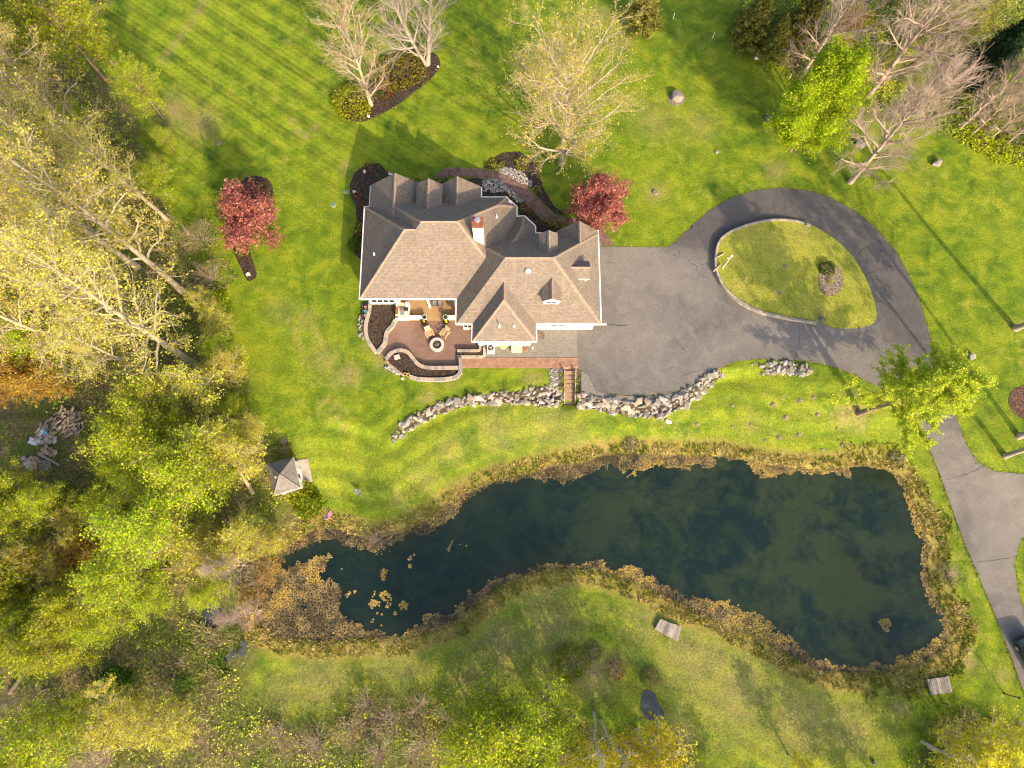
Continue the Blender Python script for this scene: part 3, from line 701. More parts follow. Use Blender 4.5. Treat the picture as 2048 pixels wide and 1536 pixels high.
def wz(w, x, y):
    for l in w[1]:
        if l[0]*x + l[1]*y > l[2] + 1e-6: return -99
    return min(a*x + b*y + c for a, b, c in w[0])
def hip(x0, x1, y0, y1, e=EV, w=True, ee=True, s=True, n=True, extra=(), ew=(), z0=None, **k):
    S = []
    if w: S.append((1, 0, e - x0))
    if ee: S.append((-1, 0, e + x1))
    if s: S.append((0, 1, e - y0))
    if n: S.append((0, -1, e + y1))
    return wing(S + list(extra), [(-1,0,-x0),(1,0,x1),(0,-1,-y0),(0,1,y1)] + list(ew), (e - 0.2) if z0 is None else z0, **k)
r2 = math.sqrt(0.5)
roofA = hip(-13.58, 0.45, 23.5, 34.2, extra=[(-r2, -r2, EV + 33.62*r2)], ew=[(1, 1, 33.62)])
roofB = hip(-14.62, -5.0, 23.512, 33.15, e=EV-0.006, ee=False)
roofF = hip(-5.3, 8.45, 20.95, 30.3, e=EV+0.004)
roofP = hip(-3.75, 2.28, 19.2, 25.2, n=False, e=EV-0.012)
roofC = wing([(0.8, 0, 3.4+0.8*14.13), (-0.8, 0, 3.4-0.8*8.53)], [(-1,0,14.13),(1,0,-8.53),(0,-1,-29.0),(0,1,35.45,2)], 3.18)
roofE = wing([(0.85, 0, 3.4+0.85*7.6), (-0.85, 0, 3.4-0.85*3.1)], [(-1,0,7.6),(1,0,-3.1),(0,-1,-29.5),(0,1,35.3,2)], 3.17)
roofH = wing([(1, 0, EV-0.01-4.46), (-1, 0, EV-0.01+8.446)], [(-1,0,-4.46),(1,0,8.446),(0,-1,-25.5),(0,1,30.62,2)], 2.985)
roofL = wing([(0,-1,EV-.02+32.12),(-1,0,EV-.02+2.27),(-r2,-r2,EV-.02+33.36*r2),(-r2*1.0, r2*1.0, 5.15-28.45*r2),(r2,-r2,5.15+28.45*r2)],
             [(0,1,32.12),(1,0,2.27),(1,1,33.36),(-1,0,3.0),(0,-1,-25.0)], 2.97)
def dormer(ax, c, half, front, back, peak, slope, win=True):
    """little gable roof on a dormer: ax 'n','s','e' says which way its gable looks"""
    e = peak - slope*half; d = bpy.data.objects.new('dormer', None); COL.objects.link(d); d.parent = house; d.empty_display_size = .2
    if ax in 'ns':
        lo, hi = (back, front) if ax == 'n' else (front, back)
        wing([(slope,0,peak-slope*c),(-slope,0,peak+slope*c)], [(-1,0,-(c-half)),(1,0,c+half),(0,-1,-lo,2),(0,1,hi,2)], e-0.10, 'dormer_roof', d)
        b = MB(); lo2, hi2 = (lo, hi-0.2) if ax == 'n' else (lo+0.2, hi); b.box(c-half+0.16, c+half-0.16, lo2, hi2, 3.35, e-0.06); b.obj('dormer_wall', M_SIDE, d)
        yy = (hi2+0.02) if ax == 'n' else (lo2-0.02)
        if win:
            w = MB(); zc = e-0.42
            w.box(c-half*0.55, c+half*0.55, yy-0.03, yy+0.03, zc-0.42, zc+0.40).obj('window_frame', M_WHITE, d)
            for k in (-1, 1):
                g = MB(); x = c + k*half*0.26; yo = 0.035 if ax == 'n' else -0.035
                g.box(x-half*0.22, x+half*0.22, yy+yo-0.01, yy+yo+0.01, zc-0.34, zc+0.32).obj('window_pane', M_GLASS, d)
    else:
        lo, hi = back, front
        wing([(0,slope,peak-slope*c),(0,-slope,peak+slope*c)], [(-1,0,-lo,2),(1,0,hi,2),(0,-1,-(c-half)),(0,1,c+half)], e-0.10, 'dormer_roof', d)
        MB().box(lo, hi-0.2, c-half+0.16, c+half-0.16, 3.35, e-0.06).obj('dormer_wall', M_SIDE, d)
        MB().box(hi-0.2, hi-0.15, c-0.45, c+0.45, e-0.8, e-0.1).obj('window_frame', M_WHITE, d)
        MB().box(hi-0.148, hi-0.13, c-0.37, c+0.37, e-0.72, e-0.17).obj('window_pane', M_GLASS, d)
dormer('n', -8.03, 1.25, 34.6, 30.5, 6.1, 0.8)
dormer('n', 3.40, 0.86, 28.75, 26.0, 7.0, 0.75)
dormer('s', 3.66, 0.90, 22.2, 25.0, 6.5, 0.75)
dormer('e', 25.45, 0.90, 7.25, 4.6, 6.15, 0.75)

# ridge and hip caps where no other wing covers them
def roof_top(x, y, skip): return max([wz(w, x, y) for w in WINGS if w is not skip] + [-99])
for w in list(WINGS):
    fs = [f for f in w[2] if f[2] == 0]
    for i in range(len(fs)):
        for j in range(i+1, len(fs)):
            sh = [p for p in fs[i][0] if any((p-q).length < 1e-4 for q in fs[j][0])]
            if len(sh) < 2: continue
            p, q = sh[0], sh[-1]
            if (q-p).length < 0.4: continue
            if q.z > p.z + 1e-4: p, q = q, p
            d = (q-p); L = d.length; d.normalize(); side = d.cross(Vector((0,0,1))).normalized()
            b = MB(); n = max(1, int(L/0.2)); used = 0
            s1 = fs[i][1]; s2 = fs[j][1]
            def down(nm, s): 
                v = d.cross(nm).normalized(); return v if v.dot(side)*s > 0 else -v
            l, r_ = (down(s1, 1), down(s2, -1)) if s1.dot(side) > s2.dot(side) else (down(s2, 1), down(s1, -1))
            for k in range(n):
                c = p + d*(L*(k+0.5)/n)
                if roof_top(c.x, c.y, w) > c.z - 0.01: continue
                h0, h1 = 0.075 + 0.006*(k % 2), 0.045 + 0.006*(k % 2); a0 = c - d*(L/n*0.52); a1 = c + d*(L/n*0.52); wd = 0.185 + 0.012*random.random()
                up = Vector((0,0,1))
                vs = [a0+up*h0, a0+l*wd+s1*0+up*h0*0.9, a0+r_*wd+up*h0*0.9, a1+up*h1, a1+l*wd+up*h1*0.9, a1+r_*wd+up*h1*0.9]
                b.add(vs, [(0,1,4,3),(2,0,3,5),(0,2,1),(3,4,5)]); used += 1
            if used: b.obj('ridge_cap', M_CAP, w[3])

# walls
wl = MB()
for bx in ((-14.15,-11.1,23.95,32.7,3.42),(-14.12,-0.02,26.6,33.75,3.40),(-4.85,8.0,21.4,29.85,3.41),(-3.3,1.83,19.65,22.2,3.43),(-13.7,-8.95,30.0,35.03,3.39),(-7.15,-3.5,30.0,34.87,3.38),
           (-9.05,-7.02,31.0,34.3,3.37),(-0.5,1.8,28.0,31.3,3.36),(4.9,8.01,27,30.2,3.44)):
    wl.box(bx[0], bx[1], bx[2], bx[3], -0.3, bx[4])
wl.obj('wall', M_SIDE, house)
def gutter(p, q, z=EV):
    p, q = Vector(p), Vector(q); d = q - p; a = math.atan2(d.y, d.x); nrm = Vector((d.y, -d.x)).normalized()
    c = (p + q)/2 + nrm*0.055
    b = MB(); b.obox((c.x, c.y, z-0.075), d.length+0.10, 0.12, 0.13, a); b.obj('gutter', M_WHITE, house)
for s in (((-14.62,33.15),(-14.62,23.5)),((-14.13,35.45),(-14.13,33.2)),((-14.1,33.15),(-14.6,33.15)),((-14.6,23.5),(-5.4,23.5)),((-5.3,23.4),(-5.3,20.95)),((-5.28,20.95),(-3.85,20.95)),((-3.75,20.85),(-3.75,19.2)),
          ((-3.73,19.2),(2.26,19.2)),((2.28,19.22),(2.28,20.85)),((2.38,20.95),(8.95,20.95)),((8.45,21.0),(8.45,30.6)),((-0.6,34.2),(-3.0,34.2)),((0.42,33.2),(-0.58,34.18)),((0.45,32.2),(0.45,33.15)),
          ((1.24,32.12),(0.5,32.12)),((2.27,31.09),(1.27,32.1)),((2.27,30.4),(2.27,31.05)),((4.4,30.3),(2.3,30.3)),((-3.1,34.3),(-3.1,35.3))):
    gutter(*s)
# windows and doors on the walls that show
def window_s(x, y, z, w, h, panes=2):
    f = MB(); f.box(x-w/2, x+w/2, y-0.05, y+0.02, z-h/2, z+h/2); fo = f.obj('window', M_WHITE, house)
    pw = w/panes
    for k in range(panes):
        g = MB(); cx = x - w/2 + pw*(k+0.5); g.box(cx-pw*0.42, cx+pw*0.42, y-0.062, y-0.045, z-h*0.44, z+h*0.44); g.obj('pane', M_GLASS, fo)
window_s(-12.75, 23.95, 1.75, 2.3, 1.4, 4); window_s(-1.0, 19.65, 1.7, 1.6, 1.2, 2); window_s(0.9, 19.65, 1.7, 0.9, 1.2, 1)
window_s(-4.35, 21.4, 1.6, 0.75, 1.6, 2); window_s(4.5, 21.4, 1.7, 1.5, 1.2, 2); window_s(-8.2, 26.6, 1.2, 3.2, 2.1, 4)
for yy in (23.0, 25.7, 28.3):
    g = MB(); g.box(7.98, 8.04, yy-1.2, yy+1.2, 0.02, 2.25); go = g.obj('garage_door', M_WHITE, house)
    for k in range(4):
        MB().box(8.035, 8.055, yy-1.15, yy+1.15, 0.06+0.55*k, 0.55+0.55*k).obj('door_panel', M_SIDE, go)
window_n = [(-11.3, 35.03), (-5.3, 34.87)]
for x, y in window_n:
    fo = MB().box(x-0.9, x+0.9, y-0.02, y+0.05, 1.0, 2.5).obj('window', M_WHITE, house)
    for k in (-0.45, 0.45): MB().box(x+k-0.38, x+k+0.38, y+0.045, y+0.062, 1.1, 2.4).obj('pane', M_GLASS, fo)
MB().box(-8.55, -7.5, 34.28, 34.36, 0.05, 2.2).obj('front_door', m_simple('door_wood', (0.16, 0.07, 0.03), 0.5, 0.3, 4), house)
for x in (-8.25, -5.62):
    MB().box(x-0.09, x+0.09, 23.66, 23.84, 0.05, 3.05).obj('porch_column', M_WHITE, house)
# chimney
ch = bpy.data.objects.new('chimney', None); COL.objects.link(ch); ch.parent = house
cx, cy = at(955, 455, 9.75).x, at(955, 455, 9.75).y
MB().box(cx-0.46, cx+0.46, cy, cy+0.92, 5.8, 9.74).obj('chimney_stack', M_STUCCO, ch)
M_RUST = m_simple('rusty_steel', (0.22, 0.080, 0.042), 0.75, 0.4, 5)
MB().box(cx-0.52, cx+0.52, cy-0.06, cy+0.98, 9.74, 9.86).obj('chimney_cap', M_RUST, ch)
M_METAL = m_simple('galvanised', (0.55, 0.55, 0.57), 0.35, 0.15, 6, 0, 0.7)
MB().lathe([(0.17,0),(0.17,0.22),(0.27,0.24),(0.27,0.32),(0.05,0.36)], 16, (cx, cy+0.55, 9.86)).obj('flue', M_METAL, ch)
# vents on the roof
def on_roof(px, py):
    best = None
    for z in np.arange(11, 2.8, -0.02):
        p = at(px, py, z)
        if max(wz(w, p.x, p.y) for w in WINGS) >= z: return p
    return at(px, py, 3.3)
for x, y, h in ((749,509,.45),(993,434,.5),(999,652,.75),(1028,652,.3)):
    p = on_roof(x, y); b = MB(); b.lathe([(0.05,-0.3),(0.05,h)], 8, p); b.lathe([(0.14,-0.05),(0.10,0.06)], 10, p); b.obj('vent_pipe', M_WHITE, house)
p = on_roof(1056, 544); MB().lathe([(0.14,-0.3),(0.14,0.16),(0.28,0.18),(0.28,0.27),(0.22,0.33),(0.02,0.36)], 18, p).obj('roof_vent', m_simple('vent_cream', (0.62,0.56,0.47), 0.5, 0.05), house)

# ------------------------------------------------------------------ patio, porch, planters, walks
def stamped_material():
    n = NT('stamped_concrete'); p = n.pos(); a = n.noise(p, 0.5, 4, 0.6); f = n.noise(p, 6, 4, 0.7)
    b = n.n('ShaderNodeTexBrick'); n.set(b, 'Vector', n.mapping(p, rot=(0,0,0.05))); n.set(b, 'Scale', 1.0); n.set(b, 'Brick Width', 0.42); n.set(b, 'Row Height', 0.21); n.set(b, 'Mortar Size', 0.012)
    n.set(b, 'Color1', (0.185,0.110,0.078)); n.set(b, 'Color2', (0.215,0.133,0.097)); n.set(b, 'Mortar', (0.15,0.085,0.062))
    c = n.mix(n.ramp(a, [(0.35, 0.0), (0.7, 0.55)]), b.outputs['Color'], (0.27, 0.19, 0.152))
    n.bump(n.math('SUBTRACT', f, b.outputs['Fac']), 0.3, 0.02)
    return n.done(c, 0.6)
M_PATIO = stamped_material()
Z2 = lambda pts: z4(690, 570, 7.314, pts)
Z3 = lambda pts: z4(920, 560, 6.827, pts)
patio_px = Z2([(745,515),(690,590),(610,680),(585,790),(575,850),(500,940),(470,985),(575,1095),(620,1015),(740,945),(830,935),(930,965),(1000,1055),(1070,1145),(1170,1190),(1300,1195),(1690,1195),(1690,1060),(1640,1045),(1630,955),(1960,955),(1960,820),(1900,560),(1630,515)])
sheet('patio', g2(patio_px), M_PATIO, 0.03, 0.8, label='brown stamped concrete patio behind the house', edge=0.1)
def floor_poly(name, x0, x1, y0, y1, z, mat, label): return tag(MB().box(x0, x1, y0, y1, z-0.25, z).obj(name, mat), label, kind='structure')
M_PORCH = m_simple('porch_tan', (0.36, 0.235, 0.115), 0.6, 0.12, 1.2)
ya = at(860, 641, 0.12).y
floor_poly('porch_floor', -11.1, -4.86, ya, 26.6, 0.12, M_PORCH, 'tan porch floor under the eave')
floor_poly('porch_step', at(848,648,.08).x, at(896,648,.08).x, at(870,650,.08).y, ya-0.003, 0.085, m_simple('step_brown', (0.235, 0.14, 0.095), 0.6, 0.15, 3), 'low step between the porch and the patio')
# low white wall pieces and pots on the porch edge
for k, (xa, xb, wd) in enumerate(((815, 846, 'western'), (894, 912, 'eastern'))):
    a, b = at(xa, 637, .6), at(xb, 637, .6)
    o = thing('low_wall', ((a.x+b.x)/2, ya+0.2, 0.12), 'low white porch wall, %s piece beside the opening' % wd, 'wall', 'porch walls'); L = b.x - a.x
    MB().box(-L/2, L/2, -0.12, 0.12, 0, 0.44).obj('wall_body', M_STUCCO, o); MB().box(-L/2-0.02, L/2+0.02, -0.18, 0.18, 0.44, 0.5).obj('wall_cap', M_WHITE, o)
M_LEAF = m_leaf('leaf', 0.45); M_LEAFR = m_leaf('leaf_still', 0.42, 0.0, 0.6, 0.0)
M_POTB = m_simple('black_pot', (0.02, 0.02, 0.022), 0.4, 0.2)
def leaf_ball(name, r, h, n, size, cols, parent=None, loc=None, seed=0, flat=0.5, mat=None, flower=None):
    g = np.random.default_rng(seed); u = g.normal(0, 1, (n, 3)); u /= np.linalg.norm(u, axis=1)[:, None]; u[:, 2] = np.abs(u[:, 2])*1.0 - 0.15
    rr = g.uniform(0.55, 1.0, n)**0.5; c = u * rr[:, None] * np.array([r, r, h]) ; c *= (0.8 + 0.4*g.random(n))[:, None]
    V, F, C = leaves_np(c, size, cols, g)
    if flower is not None:
        m = g.random(len(C)//1) < 0.0
    me = mesh_np(name, V, F, C); return link(name, me, mat or M_LEAF, parent, loc)
def leaves_np(c, size, cols, g, up=0.3):
    """kite shaped leaves at points c"""
    n = len(c); t = g.normal(0, 1, (n, 3)); t[:, 2] *= 0.5; t /= np.linalg.norm(t, axis=1)[:, None]
    w = g.normal(0, 1, (n, 3)); w[:, 2] += 0; s = np.cross(t, w); s /= (np.linalg.norm(s, axis=1)[:, None] + 1e-9)
    L = size * np.clip(g.lognormal(-.06, .36, n), .4, 2.0)[:, None]; wd = L * 0.36
    V = np.stack([c - t*L*0.5, c + s*wd + t*L*0.05, c + t*L*0.5, c - s*wd + t*L*0.05], 1).reshape(-1, 3)
    F = np.arange(4*n).reshape(n, 4); k = np.array(cols)
    C = k[g.integers(0, len(k), n)] * g.uniform(0.75, 1.25, n)[:, None]
    return V, F, C
def pot(px, py, z, r, h, mat, label, cols, fl):
    p = at(px, py, z+h); o = thing('flower_pot', (p.x, p.y, z), label, 'plant pot')
    MB().lathe([(r*0.7,0),(r*0.95,h*0.8),(r*1.1,h),(r*0.95,h),(r*0.9,h*0.85)], 16).obj('pot', mat, o)
    MB().lathe([(r*0.9,0),(r*0.85,0.02)], 14, (0,0,h*0.84)).obj('soil', m_simple('soil', (0.03,0.022,0.015), 0.95), o)
    leaf_ball('leaves', r*0.85, r*0.6, 90, 0.10, cols, o, (0,0,h*0.9), int(px))
    if fl:
        b = MB()
        for k in range(6):
            a = k*1.1; q = 0.5*r*(0.3 + (k % 3)*0.35); b.lathe([(0.02,0),(0.075,0.02),(0.05,0.06)], 7, (q*math.cos(a), q*math.sin(a), h+r*0.35))
        b.obj('flowers', m_simple('yellow_petals', (0.75,0.55,0.01), 0.6, 0.15), o)
gcol = [(0.07,0.12,0.01),(0.12,0.18,0.015),(0.17,0.22,0.02)]
pot(848.6,634,.12,.24,.62,M_WHITE,'tall white flower pot on the porch edge by the kitchen',gcol,False); pot(891,634,.12,.24,.62,M_WHITE,'tall white flower pot on the porch edge by the eastern wall',gcol,False)
pot(848,643.5,.03,.27,.36,M_POTB,'black pot of yellow flowers at the western end of the step',gcol,True); pot(892,643.5,.03,.27,.36,M_POTB,'black pot of yellow flowers at the eastern end of the step',gcol,True)

# outdoor kitchen counter
k0 = at(791, 640, 0.9); kx0, kx1 = at(791, 620, .95).x, at(818, 620, .95).x; ky0, ky1 = at(800, 636, .95).y, at(800, 605, .95).y
kit = thing('outdoor_kitchen', ((kx0+kx1)/2, (ky0+ky1)/2, 0.12), 'white tiled outdoor kitchen counter with grill beside the porch', 'counter'); W2, D2 = (kx1-kx0)/2, (ky1-ky0)/2
MB().box(-W2, W2, -D2, D2, 0, 0.80).obj('base', M_STUCCO, kit)
tm = m_simple('pale_tile', (0.66, 0.55, 0.42), 0.4, 0.12, 3); wm = m_simple('brown_tile', (0.28, 0.10, 0.045), 0.4, 0.2, 4)
nx, ny = 5, 8
for i in range(nx):
    for j in range(ny):
        x = -W2 + (i+0.5)*2*W2/nx; y = -D2 + (j+0.5)*2*D2/ny
        if 1 <= i and 2 < j < 6: continue
        m = wm if (i == 0 and 2 <= j <= 5) or (i == 0 and j == 0) else tm
        MB().box(x-W2/nx+0.008, x+W2/nx-0.008, y-D2/ny+0.008, y+D2/ny-0.008, 0.80, 0.845).obj('tile', m, kit)
MB().box(-W2+0.32, W2-0.02, -D2+0.95, D2-0.55, 0.80, 0.90).obj('grill_surround', M_WHITE, kit)
MB().box(-W2+0.42, -W2+0.82, -D2+1.05, D2-0.9, 0.90, 1.0).obj('grill_lid', m_simple('grill_brown', (0.17,0.12,0.085), 0.4), kit)
MB().box(-W2+0.84, W2-0.05, -D2+1.05, D2-0.9, 0.90, 0.97).obj('grill_side', m_simple('grill_black', (0.03,0.03,0.03), 0.4), kit)
MB().box(-0.22, 0.22, -D2+0.3, -D2+0.62, 0.845, 0.86).obj('sink_rim', M_METAL, kit); MB().box(-0.18, 0.18, -D2+0.33, -D2+0.59, 0.858, 0.868).obj('sink_bowl', m_simple('sink_grey', (0.22,0.24,0.28), 0.3), kit)
MB().box(W2-0.3, W2, D2-0.5, D2-0.1, 0.845, 1.3).obj('post', M_WHITE, kit)

# dining set half under the eave
M_IRON = m_simple('dark_iron', (0.035, 0.032, 0.03), 0.45, 0.2); M_CUSH = m_simple('grey_cushion', (0.42, 0.41, 0.40), 0.9, 0.15, 20)
tp = at(877, 599.5, 0.85); tbl = thing('dining_table', (tp.x, tp.y+0.55, 0.12), 'dark rectangular dining table on the porch, half under the eave', 'table')
MB().box(-0.95, 0.95, -0.5, 0.5, 0.68, 0.72).obj('table_top', m_simple('table_glass', (0.06,0.06,0.05), 0.15), tbl)
for sx in (-1, 1):
    for sy in (-1, 1): MB().box(sx*0.85-0.03, sx*0.85+0.03, sy*0.42-0.03, sy*0.42+0.03, 0, 0.68).obj('leg', M_IRON, tbl)
def iron_chair(x, y, rz, label):
    o = thing('dining_chair', (x, y, 0.12), label, 'chair', 'porch dining chairs', rz)
    MB().box(-0.24, 0.24, -0.24, 0.24, 0.40, 0.44).obj('seat', M_IRON, o); MB().box(-0.21, 0.21, -0.20, 0.22, 0.44, 0.50).obj('cushion', M_CUSH, o)
    b = MB()
    for k in range(5): b.box(-0.22+k*0.11-0.012, -0.22+k*0.11+0.012, -0.27, -0.245, 0.44, 0.92)
    b.box(-0.25, 0.25, -0.275, -0.24, 0.88, 0.93); b.obj('backrest', M_IRON, o)
    for sx in (-1, 1):
        MB().box(sx*0.27-0.02, sx*0.27+0.02, -0.24, 0.22, 0.62, 0.65).obj('armrest', M_IRON, o)
        for sy in (-1, 1): MB().box(sx*0.22-0.018, sx*0.22+0.018, sy*0.21-0.018, sy*0.21+0.018, 0, 0.40).obj('leg', M_IRON, o)
for px, lb in ((869.5,'western of the two cushioned chairs south of the porch table'),(880.5,'eastern of the two cushioned chairs south of the porch table')):
    p = at(px, 606.5, 0.55); iron_chair(p.x, p.y, 0.0, lb)
for px, lb, r in ((857,'iron chair at the western end of the porch table',-1.3),(890.5,'iron chair at the eastern end of the porch table',1.3)):
    p = at(px, 600.5, 0.55); iron_chair(p.x, p.y+0.25, r, lb)

# fire pit
M_CONC = m_simple('pale_concrete', (0.46, 0.42, 0.36), 0.85, 0.15, 7, 0.2)
p = at(873.9, 689, 0.42); fp = thing('fire_pit', (p.x, p.y, 0.03), 'round pale stone fire pit in the middle of the patio', 'fire pit')
for cz in (0.0, 0.17):
    for k in range(16):
        a0 = 2*math.pi*(k + (0.5 if cz else 0))/16; a1 = a0 + 2*math.pi/16*0.95
        poly = [(0.66*math.cos(a0),0.66*math.sin(a0)),(0.66*math.cos(a1),0.66*math.sin(a1)),(0.46*math.cos(a1),0.46*math.sin(a1)),(0.46*math.cos(a0),0.46*math.sin(a0))]
        MB().prism(poly, cz, cz+0.165).obj('block', M_CONC, fp)
MB().lathe([(0.44,0.0),(0.71,0.0),(0.72,0.07),(0.43,0.07),(0.44,0.0)], 28, (0,0,0.34), cap=False).obj('cap_ring', M_CONC, fp)
MB().lathe([(0.43,0.02),(0.43,0.38),(0.385,0.38),(0.385,0.02)], 24, cap=False).obj('liner', M_IRON, fp)
MB().lathe([(0.385,0.0),(0.3,0.02)], 20, (0,0,0.16)).obj('ash', m_simple('ash', (0.16,0.14,0.12), 0.95, 0.5, 12), fp)
for k in range(9):
    a = k*0.9; b = MB(); b.tube([(0.3*math.cos(a),0.3*math.sin(a),0.2),(0.08*math.cos(a+2),0.08*math.sin(a+2),0.27)], 0.035, 6); b.obj('log', m_simple('charred', (0.26,0.19,0.14), 0.9, 0.6, 9), fp)
# slatted garden armchairs
M_TAN = m_simple('tan_wood', (0.50, 0.345, 0.19), 0.6, 0.12, 8)
def slat_chair(px, py, rz, label):
    q = at(px, py, 0.4); o = thing('garden_chair', (q.x, q.y, 0.03), label, 'chair', 'slatted chairs by the fire pit', rz)
    for k in range(5): MB().obox((0, -0.18+k*0.125, 0.40-k*0.0+0.025*(k-2)*-0.6), 0.52, 0.105, 0.022, 0, 0, 0.08).obj('seat_slat', M_TAN, o)
    for k in range(6): MB().obox((-0.24+k*0.096, 0.52, 0.66), 0.083, 0.022, 0.72, 0, 0, -0.42).obj('back_slat', M_TAN, o)
    for s in (-1, 1):
        MB().obox((s*0.35, 0.02, 0.56), 0.13, 0.74, 0.024).obj('armrest', M_TAN, o)
        MB().obox((s*0.33, -0.28, 0.27), 0.05, 0.09, 0.54).obj('front_leg', M_TAN, o); MB().obox((s*0.29, 0.18, 0.24), 0.035, 0.95, 0.10, 0, 0, -0.35).obj('back_leg', M_TAN, o)
slat_chair(859.5, 668, math.radians(24), 'tan slatted armchair west of the fire pit'); slat_chair(889, 668, math.radians(-36), 'tan slatted armchair east of the fire pit')

# planters: low walls of capped blocks
M_CAPS = m_simple('cap_block', (0.40, 0.325, 0.245), 0.85, 0.2, 1.3, 0.2); M_CAPG = m_simple('cap_block_grey', (0.27, 0.245, 0.21), 0.85, 0.25, 1.5, 0.2)
M_MULCH = m_speckle('dark_mulch', [(0.018,0.013,0.010),(0.045,0.03,0.020),(0.09,0.062,0.042),(0.03,0.022,0.017)], 9.0, bump=0.9)
CAPME = [MB().box(-0.5, 0.5, -0.5, 0.5, -0.5, 0.5).mesh('cap') for _ in range(2)]
for m_, mm in zip(CAPME, (M_CAPS, M_CAPG)): m_.materials.append(mm)
def block_wall(name, pts, width, height, label, piece=0.36, base=None, closed=False, mi=0, top=True):
    P = smooth_poly(pts, 6, closed)
    if closed: P.append(P[0])
    L = [0]
    for a, b in zip(P[:-1], P[1:]): L.append(L[-1] + np.linalg.norm(b-a))
    tot = L[-1]; n = max(2, int(tot/piece))
    def at_s(s): i = min(np.searchsorted(L, s, 'right')-1, len(P)-2); t = (s-L[i])/(L[i+1]-L[i]+1e-9); return P[i]*(1-t)+P[i+1]*t
    q0 = at_s(tot/2); o = thing(name, (q0[0], q0[1], float(gz(*q0)) if base is None else base), label, 'wall')
    o_inv = Vector(o.location)
    hf = height if callable(height) else (lambda q: height)
    rows = [(0.0, 'block', 0.90), (0.5, 'block', 0.90)] if top else []
    for k in range(n):
        s0 = tot*k/n; s1 = tot*(k+1)/n; a, b = at_s(s0), at_s(s1-0.012); c = (a+b)/2; ang = math.atan2(b[1]-a[1], b[0]-a[0]); ln = np.linalg.norm(b-a)
        zb = float(gz(*c)) if base is None else base; h = hf(c)
        bo = link('block', CAPME[(mi + (random.random() < 0.3)) % 2], None, o, Vector((c[0], c[1], zb + (h-0.09)/2 - 0.05)) - o_inv, (0, 0, ang)); bo.scale = (ln*1.02, width*0.86, h-0.09+0.1)
        cp = link('capstone', CAPME[(mi + (random.random() < 0.35)) % 2], None, o, Vector((c[0], c[1], zb + h - 0.045)) - o_inv, (0, 0, ang + random.uniform(-.02,.02))); cp.scale = (ln, width*random.uniform(0.96,1.04), 0.09 + random.uniform(-.008,.008))
    return o
def g2z(pts, z): return np.array([at(x, y, z)[:2] for x, y in pts])
block_wall('planter_wall', g2z(Z2([(600,1085),(650,1015),(735,965),(830,952),(920,985),(990,1065),(1060,1152),(1160,1200),(1300,1210),(1450,1210),(1660,1208)]), .5), .36, .5, 'curving block wall along the south rim of the patio', .34)
block_wall('planter_wall', g2z(Z2([(945,1335),(1050,1368),(1250,1380),(1450,1375),(1600,1350),(1675,1295),(1692,1210),(1685,1060)]), .5), .36, .5, 'block wall on the lawn side of the curved planter', .34)
block_wall('planter_wall', g2z(Z2([(590,1100),(660,1160),(760,1240),(860,1315)]), .3), .30, .25, 'low pale edging stones at the southwest rim of the curved planter', .36)
block_wall('planter_wall', g2z(Z2([(362,240),(358,370),(332,450),(307,560),(300,650),(312,740),(345,830),(395,905),(450,985)]), .5), .36, .5, 'curved block wall on the lawn side of the western planter', .36)
block_wall('planter_wall', g2z(Z2([(735,500),(690,592),(612,672),(590,780),(578,850),(512,932),(462,985)]), .5), .36, .5, 'curved block wall between the western planter and the patio', .36)
block_wall('planter_wall', g2z(Z2([(1640,960),(1750,960),(1900,960),(1972,955),(1978,860)]), .4), .26, .42, 'short L shaped block wall by the air conditioner', .30)
block_wall('planter_wall', g2z(Z2([(1640,1048),(1800,1048),(1950,1048),(2035,1046),(2040,960),(2042,870)]), .3), .26, .34, 'outer low wall of the narrow planter by the air conditioner', .34)
def isl_wall_h(c): return max(0.16, isl_h(c[0]) + 0.07)
block_wall('island_wall', g2z([(1615,447),(1585,441),(1545,441),(1510,447),(1468,461),(1441,480),(1433,503),(1431,530),(1438,556),(1452,580),(1482,605),(1525,625),(1580,637),(1635,645)], .4), .22, isl_wall_h, 'low curved stone block wall round the house side of the grass island', .42, 0.03, mi=1)
def raised_bed(name, poly, z, mat, label):
    me = bpy.data.meshes.new(name); bm = bmesh.new(); bm.faces.new([bm.verts.new((p[0], p[1], z)) for p in poly]); bm.normal_update()
    for f in bm.faces:
        if f.normal.z < 0: f.normal_flip()
    bmesh.ops.triangulate(bm, faces=bm.faces[:]); bm.to_mesh(me); bm.free(); return tag(link(name, me, mat), label, kind='structure')
raised_bed('mulch_bed', g2z(Z2([(365,245),(440,280),(725,280),(728,490),(680,585),(602,675),(582,790),(570,850),(505,930),(455,975),(398,900),(348,825),(315,740),(303,650),(310,560),(335,450),(362,370)]), .36), .36, M_MULCH, 'dark mulch in the western planter')
raised_bed('mulch_bed', g2z(Z2([(610,1085),(655,1020),(740,970),(830,958),(915,990),(985,1070),(1055,1158),(1160,1205),(1300,1215),(1665,1215),(1680,1280),(1600,1345),(1450,1368),(1250,1372),(1050,1360),(940,1325),(860,1305),(760,1230),(660,1150)]), .36), .36, M_MULCH, 'dark mulch in the curved planter')
raised_bed('mulch_bed', g2z(Z2([(1645,965),(1980,965),(1985,870),(2035,870),(2035,1040),(1645,1040)]), .28), .28, M_MULCH, 'dark mulch in the narrow L shaped planter')

